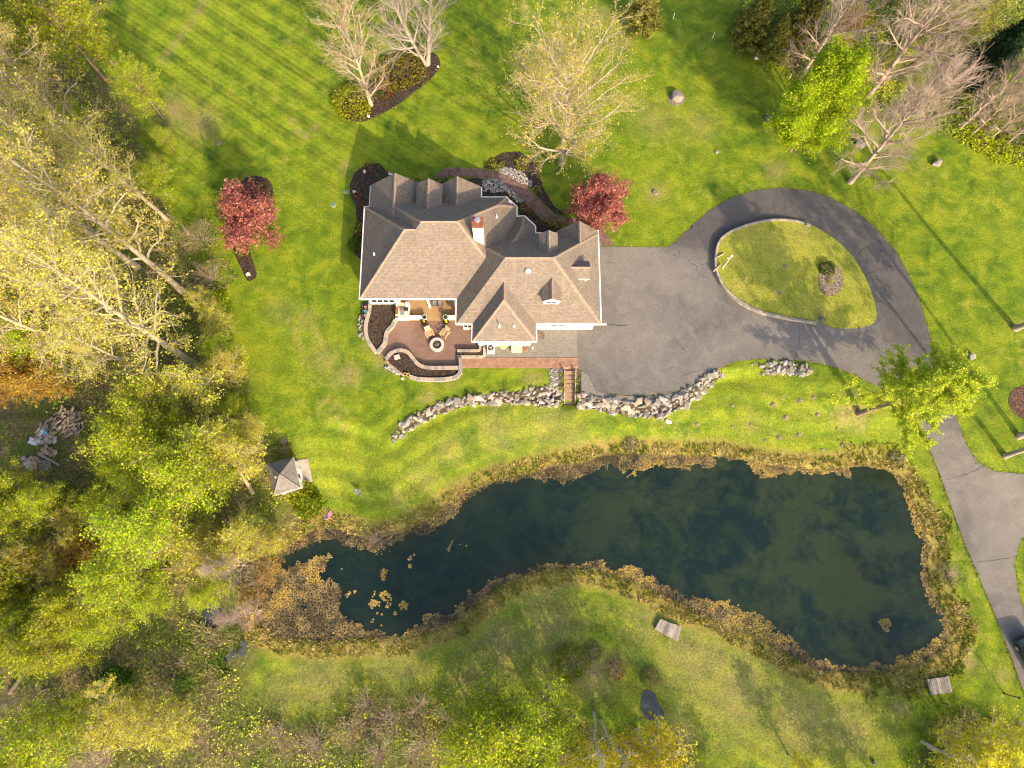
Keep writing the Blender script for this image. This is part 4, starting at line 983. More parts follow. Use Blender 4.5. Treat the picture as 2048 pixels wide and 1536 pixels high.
def paver_material(name, c1, c2, mort, bw, rh, rot=0.0):
    n = NT(name); p = n.pos(); b = n.n('ShaderNodeTexBrick'); n.set(b, 'Vector', n.mapping(p, rot=(0,0,rot))); n.set(b, 'Scale', 1.0); n.set(b, 'Brick Width', bw); n.set(b, 'Row Height', rh); n.set(b, 'Mortar Size', 0.01)
    n.set(b, 'Color1', c1); n.set(b, 'Color2', c2); n.set(b, 'Mortar', mort); a = n.noise(p, 2.2, 5, 0.7)
    c = n.mix(n.ramp(a, [(0.38, 0.0), (0.62, 0.75)]), b.outputs['Color'], tuple(x*1.45 for x in c2)); n.bump(n.math('SUBTRACT', a, b.outputs['Fac']), 0.4, 0.02)
    return n.done(c, 0.8)
M_WALK = paver_material('walk_pavers', (0.215,0.12,0.078), (0.255,0.15,0.10), (0.12,0.07,0.05), 0.9, 0.13)
sheet('walkway', g2(Z3([(30,1066),(1612,1062),(1614,1224),(1210,1206),(30,1196)])), M_WALK, 0.06, 0.8, label='reddish brown paved walk along the back of the house', edge=0.15)
M_BRICKW = paver_material('front_walk_brick', (0.115,0.062,0.048), (0.17,0.105,0.085), (0.05,0.035,0.03), 0.22, 0.11, 0.6)
FW = [(868,357),(874,346),(890,337),(915,335),(960,338),(1000,345),(1030,354),(1058,378),(1085,408),(1108,428),(1135,436),(1170,437),(1195,452),(1215,470),(1228,490),(1199,492),(1197,470),(1165,460),(1122,456),(1085,440),(1055,410),(1030,382),(1000,364),(955,355),(905,352),(885,360)]
sheet('front_walk', g2(FW), M_BRICKW, 0.05, 0.8, label='winding brick walk from the drive to the front door', edge=0.12)
sheet('mulch_bed', g2([(722,520),(710,508),(704,480),(714,440),(711,412),(701,395),(699,370),(709,346),(733,328),(758,327),(776,345),(800,362),(870,366),(890,362),(955,356),(1000,366),(1030,384),(1055,412),(1085,442),(1122,458),(1165,462),(1165,500),(1000,480),(740,480),(735,520)]), M_MULCH, 0.03, 1.0, label='dark mulch bed along the front and west of the house')
sheet('mulch_bed', g2([(968,336),(978,320),(1005,306),(1040,303),(1075,330),(1085,372),(1108,412),(1135,432),(1110,427),(1086,406),(1060,376),(1032,352),(1000,342)]), M_MULCH, 0.03, 1.0, label='mulch bed under the spreading tree by the front walk')
sheet('mulch_bed', smooth_poly(g2([(706,244),(735,241),(785,217),(825,188),(862,158),(880,132),(873,110),(848,106),(815,114),(785,132),(755,155),(725,168),(695,195),(682,220),(692,238)]), 3), M_MULCH, 0.03, 1.0, label='long dark mulch bed with trees on the back lawn')
sheet('mulch_bed', smooth_poly(g2([(472,410),(484,362),(510,352),(540,362),(548,395),(540,425),(506,470),(500,500),(514,548),(505,560),(495,562),(484,540),(470,510),(465,480),(468,440)]), 3), M_MULCH, 0.03, 1.0, label='dark mulch bed under the western red tree')
M_MULCHR = m_speckle('red_mulch', [(0.05,0.025,0.018),(0.10,0.05,0.035),(0.16,0.10,0.07)], 9.0, bump=0.8)
sheet('mulch_bed', smooth_poly(g2([(2017,800),(2025,782),(2045,772),(2080,775),(2090,810),(2070,840),(2040,835),(2022,818)]), 3), M_MULCHR, 0.03, 1.0, label='brown mulch bed cut by the right edge of the picture')
M_TWIG = m_speckle('twiggy_mulch', [(0.12,0.09,0.055),(0.22,0.17,0.11),(0.34,0.27,0.19),(0.07,0.05,0.035)], 10.0, bump=0.9)
raised_bed('twig_bed', smooth_poly(g2z([(1640,530),(1655,525),(1672,530),(1684,545),(1686,570),(1678,585),(1660,592),(1642,582),(1637,555)], .30), 3), .30, M_TWIG, 'small bed of dry twigs on the grass island')
M_GRAVEL = m_speckle('grey_gravel', [(0.13,0.135,0.12),(0.20,0.20,0.175),(0.27,0.25,0.215),(0.16,0.15,0.13)], 14.0, bump=0.8, big=(0.6, 0.5, (0.20,0.17,0.13)))
sheet('gravel_strip', g2([(968,684),(1075,684),(1075,650),(1154,650),(1156,715),(1050,716),(968,716)]), M_GRAVEL, 0.03, 0.8, label='grey gravel strip along the back wall')
sheet('gravel_bank', g2([(1097,737),(1156,739),(1176,750),(1184,767),(1191,782),(1220,789),(1280,794),(1330,791),(1368,780),(1400,761),(1432,741),(1442,742),(1420,770),(1395,790),(1360,800),(1300,808),(1240,806),(1190,798),(1160,792),(1128,790),(1100,778)]), M_GRAVEL, 0.045, 0.4, label='grey gravel bank between the drive and the rocks')
# ------------------------------------------------------------------ rocks
def rock_mesh(name, seed, flat=0.75):
    g = np.random.default_rng(seed); p = g.normal(0, 1, (15, 3)); p /= np.linalg.norm(p, axis=1)[:, None]
    p = np.sign(p)*np.abs(p)**0.8; p *= g.uniform(0.42, 0.56, 15)[:, None]; p[:, 2] *= flat
    bm = bmesh.new()
    for q in p: bm.verts.new(q)
    bmesh.ops.convex_hull(bm, input=bm.verts[:]); 
    for v in [v for v in bm.verts if not v.link_faces]: bm.verts.remove(v)
    me = bpy.data.meshes.new(name); bm.to_mesh(me); bm.free(); return me
def rock_material(name, a, b, c):
    n = NT(name); v = n.objc(); oi = n.n('ShaderNodeObjectInfo'); f = n.noise(v, 3.0, 5, 0.7)
    col = n.ramp(f, [(0.25, a), (0.5, b), (0.75, c)])
    hs = n.n('ShaderNodeHueSaturation'); n.set(hs, 'Color', col); n.set(hs, 'Value', n.math('ADD', 0.6, n.math('MULTIPLY', oi.outputs['Random'], 0.8)))
    n.set(hs, 'Saturation', n.math('ADD', 0.4, n.math('MULTIPLY', n.math('FRACT', n.math('MULTIPLY', oi.outputs['Random'], 7.3)), 1.2)))
    n.bump(f, 0.5, 0.05); return n.done(hs.outputs[0], 0.9)
M_ROCK = rock_material('grey_rock', (0.13,0.12,0.105), (0.26,0.235,0.20), (0.40,0.355,0.295))
M_BOUL = rock_material('boulder', (0.12,0.11,0.10), (0.22,0.20,0.18), (0.33,0.30,0.26))
ROCKS = [rock_mesh('rock', 100+k) for k in range(10)]
for r in ROCKS: r.materials.append(M_ROCK)
BOULS = [rock_mesh('boulder', 200+k, 0.8) for k in range(4)]
for r in BOULS: r.materials.append(M_BOUL)
def poisson(poly, dmin, n=4000, seed=1):
    g = np.random.default_rng(seed); lo, hi = poly.min(0), poly.max(0); out = []
    C = g.uniform(lo, hi, (n, 2)); C = C[inside(C, poly)]
    for c in C:
        if all((c[0]-o[0])**2 + (c[1]-o[1])**2 > dmin*dmin for o in out): out.append(c)
    return np.array(out)
def strip(top, bot): return g2(top + bot[::-1])
def rock_wall(label, top, bot, dmin, size, seed, name='rock_wall'):
    poly = strip(top, bot); P = poisson(poly, dmin, 9000, seed); c = P.mean(0)
    o = thing(name, (c[0], c[1], float(gz(*c))), label, 'rock wall'); g = random.Random(seed)
    for q in P:
        r = link('rock', g.choice(ROCKS), None, o, (q[0]-c[0], q[1]-c[1], float(gz(*q)) - o.location.z + size*0.12), (g.uniform(-.4,.4), g.uniform(-.4,.4), g.uniform(0,6.28)))
        s = size*g.choice((0.55, 0.75, 0.95, 1.1, 1.3, 1.75)); r.scale = (s*g.uniform(.9,1.35), s*g.uniform(.75,1.1), s*g.uniform(.8,1.1))
    return o
# dark soil between the stones
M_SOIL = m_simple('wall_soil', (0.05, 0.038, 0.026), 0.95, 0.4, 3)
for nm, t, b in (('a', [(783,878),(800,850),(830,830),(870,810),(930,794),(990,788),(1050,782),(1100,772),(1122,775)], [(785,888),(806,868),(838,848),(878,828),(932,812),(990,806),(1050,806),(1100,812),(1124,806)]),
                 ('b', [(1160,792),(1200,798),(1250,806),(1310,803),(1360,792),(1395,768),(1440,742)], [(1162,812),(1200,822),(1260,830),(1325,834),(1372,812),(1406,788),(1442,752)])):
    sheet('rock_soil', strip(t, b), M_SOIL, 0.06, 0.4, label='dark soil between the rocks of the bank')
rock_wall('long curving rock wall on the lawn west of the wooden stairs', [(783,876),(800,848),(830,828),(870,809),(930,793),(990,787),(1050,781),(1095,770),(1112,760),(1124,775)], [(786,890),(806,870),(838,850),(878,830),(932,814),(990,808),(1050,808),(1085,815),(1105,812),(1124,806)], .30, .54, 3)
rock_wall('rock wall below the edge of the drive east of the wooden stairs', [(1160,790),(1200,796),(1250,805),(1310,802),(1355,793),(1392,768),(1420,748),(1442,738)], [(1162,812),(1200,822),(1260,831),(1325,836),(1372,814),(1402,790),(1425,765),(1446,750)], .30, .52, 5)
rock_wall('short straight rock wall beside the drive in the grass', [(1522,728),(1560,724),(1610,732),(1622,738)], [(1524,748),(1560,748),(1605,753),(1615,750)], .32, .52, 8)
rock_wall('row of small pale stones along the west side of the planter', Z2([(225,460),(290,460),(290,640),(290,780)]), Z2([(215,470),(205,560),(200,660),(235,790)]), .2, .28, 9)
# river stones by the front walk: too many to count
def pebbles(name, polys, n, size, label, seed, cols):
    V = []; F = []; C = []; g = np.random.default_rng(seed); base = rock_mesh('tmp', seed)
    bv = np.array([v.co[:] for v in base.vertices]); bf = [list(p.vertices) for p in base.polygons]
    tri = np.array([f for f in bf if len(f) == 3]); off = 0; cols = np.array(cols)
    for poly in polys:
        poly = g2(poly); P = g.uniform(poly.min(0), poly.max(0), (n*3, 2)); P = P[inside(P, poly)][:n]
        for q in P:
            a = g.uniform(0, 6.28); s = size*g.uniform(.6, 1.5); R = np.array([[math.cos(a), -math.sin(a), 0],[math.sin(a), math.cos(a), 0],[0, 0, 1]])
            V.append((bv*np.array([s*g.uniform(.8,1.3), s, s*.7])) @ R.T + np.array([q[0], q[1], float(gz(*q)) + 0.06])); F.append(tri + off); off += len(bv)
            C.append(np.repeat((cols[g.integers(len(cols))]*g.uniform(.7,1.2))[None], len(tri), 0))
    me = mesh_np(name, np.concatenate(V), np.concatenate(F), np.concatenate(C)); return tag(link(name, me, M_COL), label, 'stones', kind='stuff')
GREY = [(0.40,0.38,0.35),(0.30,0.30,0.29),(0.24,0.24,0.25),(0.46,0.42,0.36),(0.34,0.27,0.22)]
pebbles('river_stones', [[(964,361),(985,358),(1005,364),(1030,384),(1046,402),(1038,408),(1022,395),(1010,384),(966,385)], [(990,340),(1015,334),(1042,342),(1062,362),(1066,374),(1042,368),(1012,350)], [(770,735),(788,726),(800,738),(808,750),(795,748)]], 260, .20, 'pale river stones lining the front walk', 4, GREY)
pebbles('ground_stones', [[(1100,738),(1126,740),(1124,780),(1102,778)], [(1500,728),(1530,725),(1620,735),(1610,750),(1530,746)]], 60, .16, 'small stones lying among the gravel by the stairs', 6, GREY)
def boulder(px, py, s, label, k=0, sc=(1,1,1), rz=0.0, z=None):
    p = G(px, py) if z is None else at(px, py, z); o = link('boulder', BOULS[k % 4].copy(), None, None, (p.x, p.y, p.z + s*0.18), (0.1, 0.15, rz)); o.scale = (s*sc[0], s*sc[1], s*sc[2]); return tag(o, label, 'boulder')
boulder(1352,197,1.45,'large pointed grey boulder alone on the north lawn',0,(1.1,.95,.8),.5)
sheet('boulder_ring', smooth_poly(g2([(1338,192),(1352,184),(1368,190),(1369,204),(1353,212),(1338,206)]), 3), M_TWIG, 0.012, 0.5, label='ring of dry grass round the north boulder')
boulder(1537,238,1.1,'grey boulder at the west side of the bright green tree',1); boulder(1719,290,1.3,'grey boulder between the bright green tree and the bare tree',2,(1.1,.8,.8),2.4)
boulder(1872,328,1.15,'rounded grey boulder on the grass below the eastern bare tree',3,(1,.85,.8),.8); boulder(1941,713,.85,'small brown boulder on the lawn east of the drive',2)
boulder(1614,450,.6,'grey stone at the north end of the island wall',1,z=.2); boulder(1642,640,.7,'grey stone at the south end of the island wall',0,z=.2)
boulder(1336,843,.75,'flat pale yellow rock in the grass under the rock wall',1,(1,.8,.45)); boulder(497,549,.5,'pale stone at the tip of the western red tree bed',2)
boulder(729,344,.42,'pale stone in the northwest corner bed of the house',0); boulder(709,384,.42,'pale stone on the west rim of the house bed',3); boulder(737,233,.42,'pale stone at the south tip of the long bed',1)
boulder(876,134,.3,'pale stone at the north rim of the long bed',2); boulder(1782,914,.5,'dark stone on the northeast bank of the pond',1); boulder(1809,916,.4,'grey stone beside the dark one on the northeast bank',2)
boulder(1747,1525,.45,'small brown rock at the bottom of the southern lawn',0); boulder(1433,305,.4,'low reddish stone on the lawn north of the drive loop',3)
for o in COL.objects:
    if o.name.startswith('boulder') and o.data and o['label'].startswith(('flat pale','pale stone')):
        o.data.materials.clear(); o.data.materials.append(bpy.data.materials.get('pale_rock') or rock_material('pale_rock', (0.42,0.38,0.28),(0.55,0.50,0.38),(0.66,0.6,0.46)))
# stump holes: grassy rings with weathered stumps
M_STUMP = m_simple('old_stump', (0.19, 0.165, 0.10), 0.95, 0.45, 6, 0.5)
def stump(r, o):
    b = MB(); b.lathe([(r*1.5,-0.06),(r*1.1,0.02),(r*.8,0.06),(r*0.45,0.085)], 11); b.v = [(x*(1+random.uniform(-.28,.28)), y*(1+random.uniform(-.28,.28)), z*random.uniform(.7,1.3)) for x, y, z in b.v]; b.obj('stump_body', M_STUMP, o)
STUMPS = [(1394,847,.24,'by the flat pale rock'),(1465,810,.2,'north end of the slope, western'),(1547,808,.32,'large, west of centre'),(1601,800,.3,'large, near the short rock wall'),(1627,794,.2,'next to the large eastern one'),
 (1572,833,.28,'middle of the slope'),(1635,828,.24,'east of the middle'),(1464,853,.18,'low on the slope, western'),(1501,848,.2,'low on the slope, west of middle'),(1560,875,.28,'low and dark, south of middle'),(1531,880,.16,'lowest and smallest'),
 (1598,868,.28,'low, round, east of the dark one'),(1644,899,.18,'lowest near the pond'),(1683,890,.2,'beside the larch, lowest'),(1674,857,.16,'close to the larch trunk')]
for x, y, r, w in STUMPS:
    r *= .8; p = G(x, y); o = thing('tree_stump', tuple(p), 'old sawn stump in the grass slope, %s' % w, 'stump', 'stumps on the slope above the pond')
    stump(r, o); MB().lathe([(r*0.5,0),(r*0.42,0.012)], 7, (random.uniform(-.1,.1)*r,0,0.075)).obj('cut_face', m_simple('cut_wood', (0.26,0.22,0.15), 0.9, 0.3, 9), o)
for x, y, w in ((1490,556,'western of the three on the grass island'),(1570,533,'northern of the three on the grass island'),(1557,586,'southern of the three on the grass island')):
    p = at(x, y, .42); o = thing('tree_stump', (p.x, p.y, .40), 'ground level stump, %s' % w, 'stump', 'stumps on the grass island')
    MB().lathe([(.36,-0.02),(.28,0.12),(.2,0.15)], 9).obj('stump_body', M_STUMP, o)
for x, y, r, w in ((566,882,.3,'pale sawn stump at the wood edge north of the shed'),(436,286,.3,'grey stump flush with the lawn by the red tree shadow'),(1310,385,.3,'stump in a ring of mown grass north of the drive')):
    p = G(x, y); o = thing('tree_stump', tuple(p), w, 'stump'); MB().lathe([(r*1.3,-0.05),(r,0.1),(r*.9,0.14)], 10).obj('stump_body', M_STUMP, o)

# ------------------------------------------------------------------ wooden stairs with railings
M_OLDW = m_simple('weathered_wood', (0.36, 0.245, 0.16), 0.85, 0.25, 4, 0.2)
s0, s1 = at(1140, 741, 0.06), G(1140, 809); ns = 8
st = thing('garden_stairs', (s0.x, s0.y, 0.0), 'narrow wooden stairs down from the paved walk to the lower lawn', 'stairs')
wd = at(1150, 741, 0).x - at(1130, 741, 0).x; run = (s0.y - s1.y)/ns; rise = (0.06 - s1.z)/ns
for k in range(ns):
    for j in range(2):
        y = -run*(k+0.27+0.5*j); MB().box(-wd/2+0.06, wd/2-0.06, y-run*0.235, y+run*0.235, 0.06-rise*(k+1)+rise-0.045-rise*0.5, 0.06-rise*(k+1)+rise-rise*0.5).obj('tread', M_OLDW, st)
    MB().box(-wd/2+0.05, wd/2-0.05, -run*k-0.03, -run*k-0.005, 0.06-rise*(k+1)-0.1, 0.05-rise*k-rise*0.55).obj('riser', M_OLDW, st)
for sx in (-1, 1):
    b = MB(); b.add([(sx*wd/2-0.03, 0, 0.1), (sx*wd/2+0.03, 0, 0.1), (sx*wd/2+0.03, 0, -0.35), (sx*wd/2-0.03, 0, -0.35)] + [(sx*wd/2-0.03, -run*ns, s1.z+0.25), (sx*wd/2+0.03, -run*ns, s1.z+0.25), (sx*wd/2+0.03, -run*ns, s1.z-0.2), (sx*wd/2-0.03, -run*ns, s1.z-0.2)],
        [(0,1,2,3),(7,6,5,4),(0,4,5,1),(1,5,6,2),(2,6,7,3),(3,7,4,0)]); b.obj('stringer', M_OLDW, st)
    for t in (0.03, 0.5, 0.97):
        y = -run*ns*t; z = 0.06 + (s1.z-0.06)*t; MB().box(sx*(wd/2+0.05)-0.045, sx*(wd/2+0.05)+0.045, y-0.045, y+0.045, z-0.3, z+0.5).obj('post', M_OLDW, st)
    b = MB(); b.tube([(sx*(wd/2+0.05), -run*ns*0.03, 0.56), (sx*(wd/2+0.05), -run*ns*0.97, s1.z+0.56)], 0.065, 4); b.obj('handrail', M_OLDW, st)
# ------------------------------------------------------------------ wooden platforms on the southern bank
M_GREYW = m_simple('silver_wood', (0.27, 0.235, 0.20), 0.9, 0.3, 3, 0.2)
def platform(corners, nb, label, axis=0):
    c = [Vector(G(x, y)[:2]) for x, y in corners]; cc = sum(c, Vector((0,0)))/4; zz = float(gz(cc.x, cc.y))
    o = thing('wooden_platform', (cc.x, cc.y, zz), label, 'platform', 'wooden platforms')
    for k in range(nb):
        t0, t1 = (k+0.06)/nb, (k+0.94)/nb
        a0, a1 = c[0].lerp(c[1], t0), c[0].lerp(c[1], t1); b0, b1 = c[3].lerp(c[2], t0), c[3].lerp(c[2], t1); j = random.uniform(-.03,.03)
        sh = random.uniform(.65,1.4); poly = [a0 - cc, b0 - cc, b1 - cc, a1 - cc]
        b = MB().prism([(q.x, q.y + j) for q in poly], 0.24 + random.uniform(-.006,.006), 0.285).obj('board', m_simple('silver_wood_b', tuple(x*sh for x in (0.27,0.24,0.205)), 0.9, 0.3, 3), o)
    for t in (0.1, 0.9):
        a = c[0].lerp(c[3], t) - cc; b_ = c[1].lerp(c[2], t) - cc
        b = MB(); b.tube([(a.x, a.y, 0.12), (b_.x, b_.y, 0.12)], 0.09, 4); b.obj('beam', M_GREYW, o)
platform([(1319,1237),(1361.5,1253),(1354,1282),(1308,1258)], 12, 'weathered wooden platform near the middle of the southern bank')
platform([(1850,1358),(1893.5,1351),(1901.5,1383),(1858,1389.5)], 12, 'weathered wooden platform at the eastern end of the southern bank')

# ------------------------------------------------------------------ shed with pyramid roof and concrete pad
shc = [at(x, y, 2.0) for x, y in ((527.5,927),(580.5,912),(596,973.5),(544.5,989))]
ctr = sum(shc, Vector())/4; gzs = float(gz(ctr.x, ctr.y)); ang = math.atan2(shc[1].y-shc[0].y, shc[1].x-shc[0].x)
sw, sd = (shc[1]-shc[0]).length, (shc[3]-shc[0]).length
shed = thing('garden_shed', (ctr.x, ctr.y, gzs), 'small white shed with a grey brown pyramid roof by the pond', 'shed', rz=ang)
MB().box(-sw/2+0.2, sw/2-0.2, -sd/2+0.2, sd/2-0.2, -0.3, 2.45).obj('wall', M_SIDE, shed)
apex = 3.55; ez = 2.4
M_SHING2 = shingle_material('shed_shingles', [(0.15,0.135,0.122),(0.19,0.17,0.155),(0.22,0.20,0.18),(0.26,0.235,0.21)])
rc = [Vector((-sw/2,-sd/2,ez)),Vector((sw/2,-sd/2,ez)),Vector((sw/2,sd/2,ez)),Vector((-sw/2,sd/2,ez))]; ap = Vector((0,0,apex))
vs = []; fs = []; uvv = []
for k in range(4):
    a, b = rc[k], rc[(k+1) % 4]; n = (b-a).cross(ap-a).normalized(); e = (b-a).normalized(); g = n.cross(e)
    for q in (a, b, ap): vs.append(q); uvv.append((q.dot(e), q.dot(g)))
    fs.append((3*k, 3*k+1, 3*k+2))
nb = len(vs)
vs += rc + [q - Vector((0,0,.12)) for q in rc]; uvv += [(0,0)]*8
fs += [(nb+k, nb+4+k, nb+4+(k+1) % 4, nb+(k+1) % 4) for k in range(4)] + [(nb+7,nb+6,nb+5,nb+4)]
me = bpy.data.meshes.new('roof'); me.from_pydata([tuple(v) for v in vs], [], fs); uv = me.uv_layers.new(name='UVMap')
for l in me.loops: uv.data[l.index].uv = uvv[l.vertex_index]
me.materials.append(M_SHING2); me.materials.append(M_WHITE)
for p in me.polygons: p.material_index = 0 if p.index < 4 else 1
rf = link('roof', me, None, shed)
for k in range(4):
    b = MB(); b.tube([rc[k]+Vector((0,0,.0)), ap+Vector((0,0,.02))], 0.07, 4); b.obj('ridge_cap', m_simple('shed_cap', (0.22,0.20,0.18), 0.9), rf)
MB().lathe([(0.16,0),(0.16,0.2),(0.1,0.28)], 8, (-sw*0.22, 0.0, ez+0.55)).obj('vent', M_METAL, rf)
MB().box(sw/2-0.2, sw/2-0.15, -0.6, 0.6, 0.0, 2.0).obj('door', M_WHITE, shed); MB().box(sw/2-0.15, sw/2-0.13, -0.45, -0.05, 1.1, 1.8).obj('window', M_GLASS, shed)
M_PAD = m_simple('grey_concrete', (0.30, 0.265, 0.225), 0.9, 0.25, 1.2, 0.15)
sheet('concrete_pad', g2([(586,922),(616,917),(626,963),(594,966)]), M_PAD, 0.08, 0.8, label='grey concrete pad in front of the shed', edge=0.2)

# ------------------------------------------------------------------ small things
p = at(981.5, 696, 0.7); ac = thing('air_conditioner', (p.x, p.y, 0.03), 'grey air conditioner with a round fan by the back wall', 'air conditioner')
MB().box(-.40,.40,-.44,.44,0,.06).obj('base_pad', M_CONC, ac); MB().box(-.34,.34,-.36,.36,.06,.74).obj('cabinet', m_simple('ac_grey', (0.50,0.48,0.45), 0.5, 0.05), ac)
MB().box(-.36,.36,-.38,.38,.74,.78).obj('top_plate', m_simple('ac_top', (0.56,0.53,0.49), 0.5, 0.05), ac); MB().lathe([(.29,0),(.28,.012)], 22, (0,0,.78)).obj('fan_opening', m_simple('fan_black', (0.02,0.02,0.022), 0.5), ac)
for k in range(3): MB().obox((0.12*math.cos(k*2.1+.8), 0.12*math.sin(k*2.1+.8), .798), .24, .09, .012, k*2.1+.8).obj('fan_blade', m_simple('fan_blade', (0.35,0.28,0.27), 0.4), ac)
MB().lathe([(.07,0),(.06,.02)], 10, (0,0,.805)).obj('fan_hub', M_METAL, ac)
p = at(1006, 689.5, 0.45); o = thing('tank_lid', (p.x, p.y, 0.03), 'round tan lid against the back wall beside the air conditioner', 'lid')
MB().lathe([(.40,0),(.42,.34),(.40,.40),(.1,.43)], 20).obj('lid_dome', M_TAN, o); MB().box(-.08,.08,-.03,.03,.42,.47).obj('handle', M_TAN, o)
p = at(1033.5, 695, 0.6); o = thing('deck_box', (p.x, p.y, 0.03), 'cream storage box standing on the gravel by the back wall', 'storage box'); M_CREAM = m_simple('cream_plastic', (0.66,0.54,0.33), 0.5, 0.05)
MB().box(-.5,.5,-.36,.36,0,.52).obj('box_body', M_CREAM, o); MB().box(-.53,.53,-.39,.39,.52,.60).obj('lid', M_CREAM, o); MB().box(-.12,.12,-.405,-.385,.40,.46).obj('latch', M_IRON, o)
p = at(1052, 696, .3); o = thing('brick_stack', (p.x, p.y, 0.03), 'small loose stack of reddish bricks beside the cream box', 'bricks'); M_BRK = m_simple('red_brick', (0.33,0.17,0.11), 0.9, 0.25, 5)
for k in range(12): MB().obox((random.uniform(-.25,.25), -.25+.1*(k % 6), .05+.09*(k//6)), .22, .10, .08, random.uniform(-.3,.3)).obj('brick', M_BRK, o)
p = at(1065.5, 695.5, .5); o = thing('white_standpipe', (p.x, p.y, 0.03), 'small white standpipe with a round cap on the gravel', 'pipe'); MB().lathe([(.05,0),(.05,.45)], 10).obj('pipe', M_WHITE, o); MB().lathe([(.11,0),(.11,.06),(.04,.09)], 12, (0,0,.45)).obj('cap', M_WHITE, o)
def lamp(px, py, h, label, mat, hm, arm=False):
    p = G(px, py) if not arm else at(px, py, .4); o = thing('lamp_post', (p.x, p.y, p.z), label, 'lamp post')
    MB().lathe([(.08,0),(.07,.12),(.04,.16),(.035,h-.28)], 10).obj('post', mat, o)
    MB().lathe([(.05,0),(.09,.05),(.10,.22),(.07,.27)], 8, (0,0,h-.28)).obj('lantern', hm, o); MB().lathe([(.12,0),(.07,.06),(.02,.10)], 8, (0,0,h-.01)).obj('lantern_roof', M_IRON if not arm else mat, o)
    if arm: MB().box(-.32, .05, -.02, .02, h-.55, h-.52).obj('arm', mat, o); MB().box(-.30, -.10, -.015, .015, h-.75, h-.58).obj('sign_board', m_simple('grey_board', (0.42,0.36,0.33), .7), o)
lamp(2008, 1387, 1.95, 'black lamp post beside the drive in the southeast corner', M_IRON, M_METAL); lamp(1445, 537, 3.1, 'white lamp post at the west end of the grass island', M_WHITE, M_WHITE, True)
M_RAIL = m_simple('split_rail', (0.42,0.33,0.22), 0.9, 0.25, 5)
def rail(a, b, label, r=.07, z=.62):
    p, q = at(*a, z), at(*b, z); o = thing('fence_rail', ((p.x+q.x)/2, (p.y+q.y)/2, .38), label, 'fence rail'); d = (q-p)/2
    MB().tube([(-d.x,-d.y,.2),(d.x*.2,d.y*.2,.24),(d.x,d.y,.2)], [r,r*1.2,r*.8], 6).obj('rail', M_RAIL, o)
    for s in (-.8, .8): MB().box(s*d.x-.06, s*d.x+.06, s*d.y-.06, s*d.y+.06, -.12, .26).obj('post', M_RAIL, o)
rail((1430,516),(1448,507),'short split rail on two posts, north of the white lamp post'); rail((1428,541),(1442,529),'short split rail on two posts, west of the white lamp post')
for x, y, w in ((1346,38,'northern thin white stake on the lawn'),(1425,76,'thin white stake on the lawn shaded by trees')):
    p = G(x, y); tag(MB().lathe([(.04,0),(.04,.85),(.02,.9)], 8).obj('marker_stake', M_WHITE, loc=p), w, 'stake')
p = G(1513, 117); o = thing('utility_box', tuple(p), 'small white utility box on the grass near the north trees', 'utility box'); MB().box(-.25,.0,-.16,.16,0,.45).obj('box_body', M_WHITE, o); MB().box(.02,.26,-.18,.14,0,.4).obj('side_box', M_WHITE, o); MB().box(-.27,.28,-.19,.17,.45,.48).obj('lid', M_METAL, o)
p = G(1887, 1406); tag(MB().box(-.05,.05,-.05,.05,-.1,.9).obj('short_post', M_STUMP, loc=p), 'short dark post in the grass south of the eastern platform', 'post')
p = G(667, 410); o = thing('valve_lid', tuple(p), 'small round green lid set in the lawn west of the house', 'lid'); M_VAL = m_simple('green_lid', (0.14,0.22,0.20), .6, .1)
MB().lathe([(.26,0),(.26,.05),(.2,.07)], 16).obj('lid_disc', M_VAL, o); MB().lathe([(.29,0),(.29,.03)], 16).obj('rim', M_CONC, o)
p = G(692, 384); o = thing('valve_lid', tuple(p), 'small round blue green lid in the shade at the house bed', 'lid'); MB().lathe([(.2,0),(.2,.05),(.15,.07)], 16).obj('lid_disc', M_VAL, o); MB().lathe([(.23,0),(.23,.03)], 16).obj('rim', M_CONC, o)
# bird shaped lawn ornament
p = G(719, 985); o = thing('bird_ornament', tuple(p), 'green bird shaped ornament with spread wings on the bank lawn', 'ornament', rz=.9); M_BIRD = m_simple('bird_green', (0.17,0.21,0.18), .6, .3, 6)
MB().tube([(-.28,0,.45),(-.1,0,.5),(.15,0,.5),(.32,0,.62),(.42,0,.6)], [.03,.09,.10,.05,.02], 8).obj('body', M_BIRD, o)
for s in (-1, 1): MB().add([(-.15,s*.05,.5),(.15,s*.05,.52),(.1,s*.35,.62),(-.15,s*.62,.58),(-.22,s*.3,.56),(-.15,s*.05,.47),(.15,s*.05,.49),(.1,s*.35,.59),(-.15,s*.62,.55),(-.22,s*.3,.53)],
    [(0,1,2,3,4),(9,8,7,6,5),(0,5,6,1),(1,6,7,2),(2,7,8,3),(3,8,9,4),(4,9,5,0)]).obj('wing', M_BIRD, o)
MB().lathe([(.015,0),(.015,.45)], 6).obj('stand', M_IRON, o)
# flag by the pond
p = G(661, 1034); fl = thing('small_flag', tuple(p), 'small red white and blue flag on a stick at the pond edge', 'flag', rz=.95)
MB().lathe([(.015,0),(.015,1.1)], 6, (-.3,0,0)).obj('pole', M_WHITE, fl); M_FR = m_simple('flag_red', (0.45,0.06,0.07), .8); M_FB = m_simple('flag_blue', (0.06,0.07,0.25), .8)
for k in range(7): MB().obox((.12,(-.21+k*.07)*.9,.95-.02*k), .82, .064, .012, 0, 0, .25).obj('stripe', M_FR if k % 2 == 0 else M_WHITE, fl)
MB().obox((-.12,.09,.925), .34, .25, .016, 0, 0, .25).obj('canton', M_FB, fl)
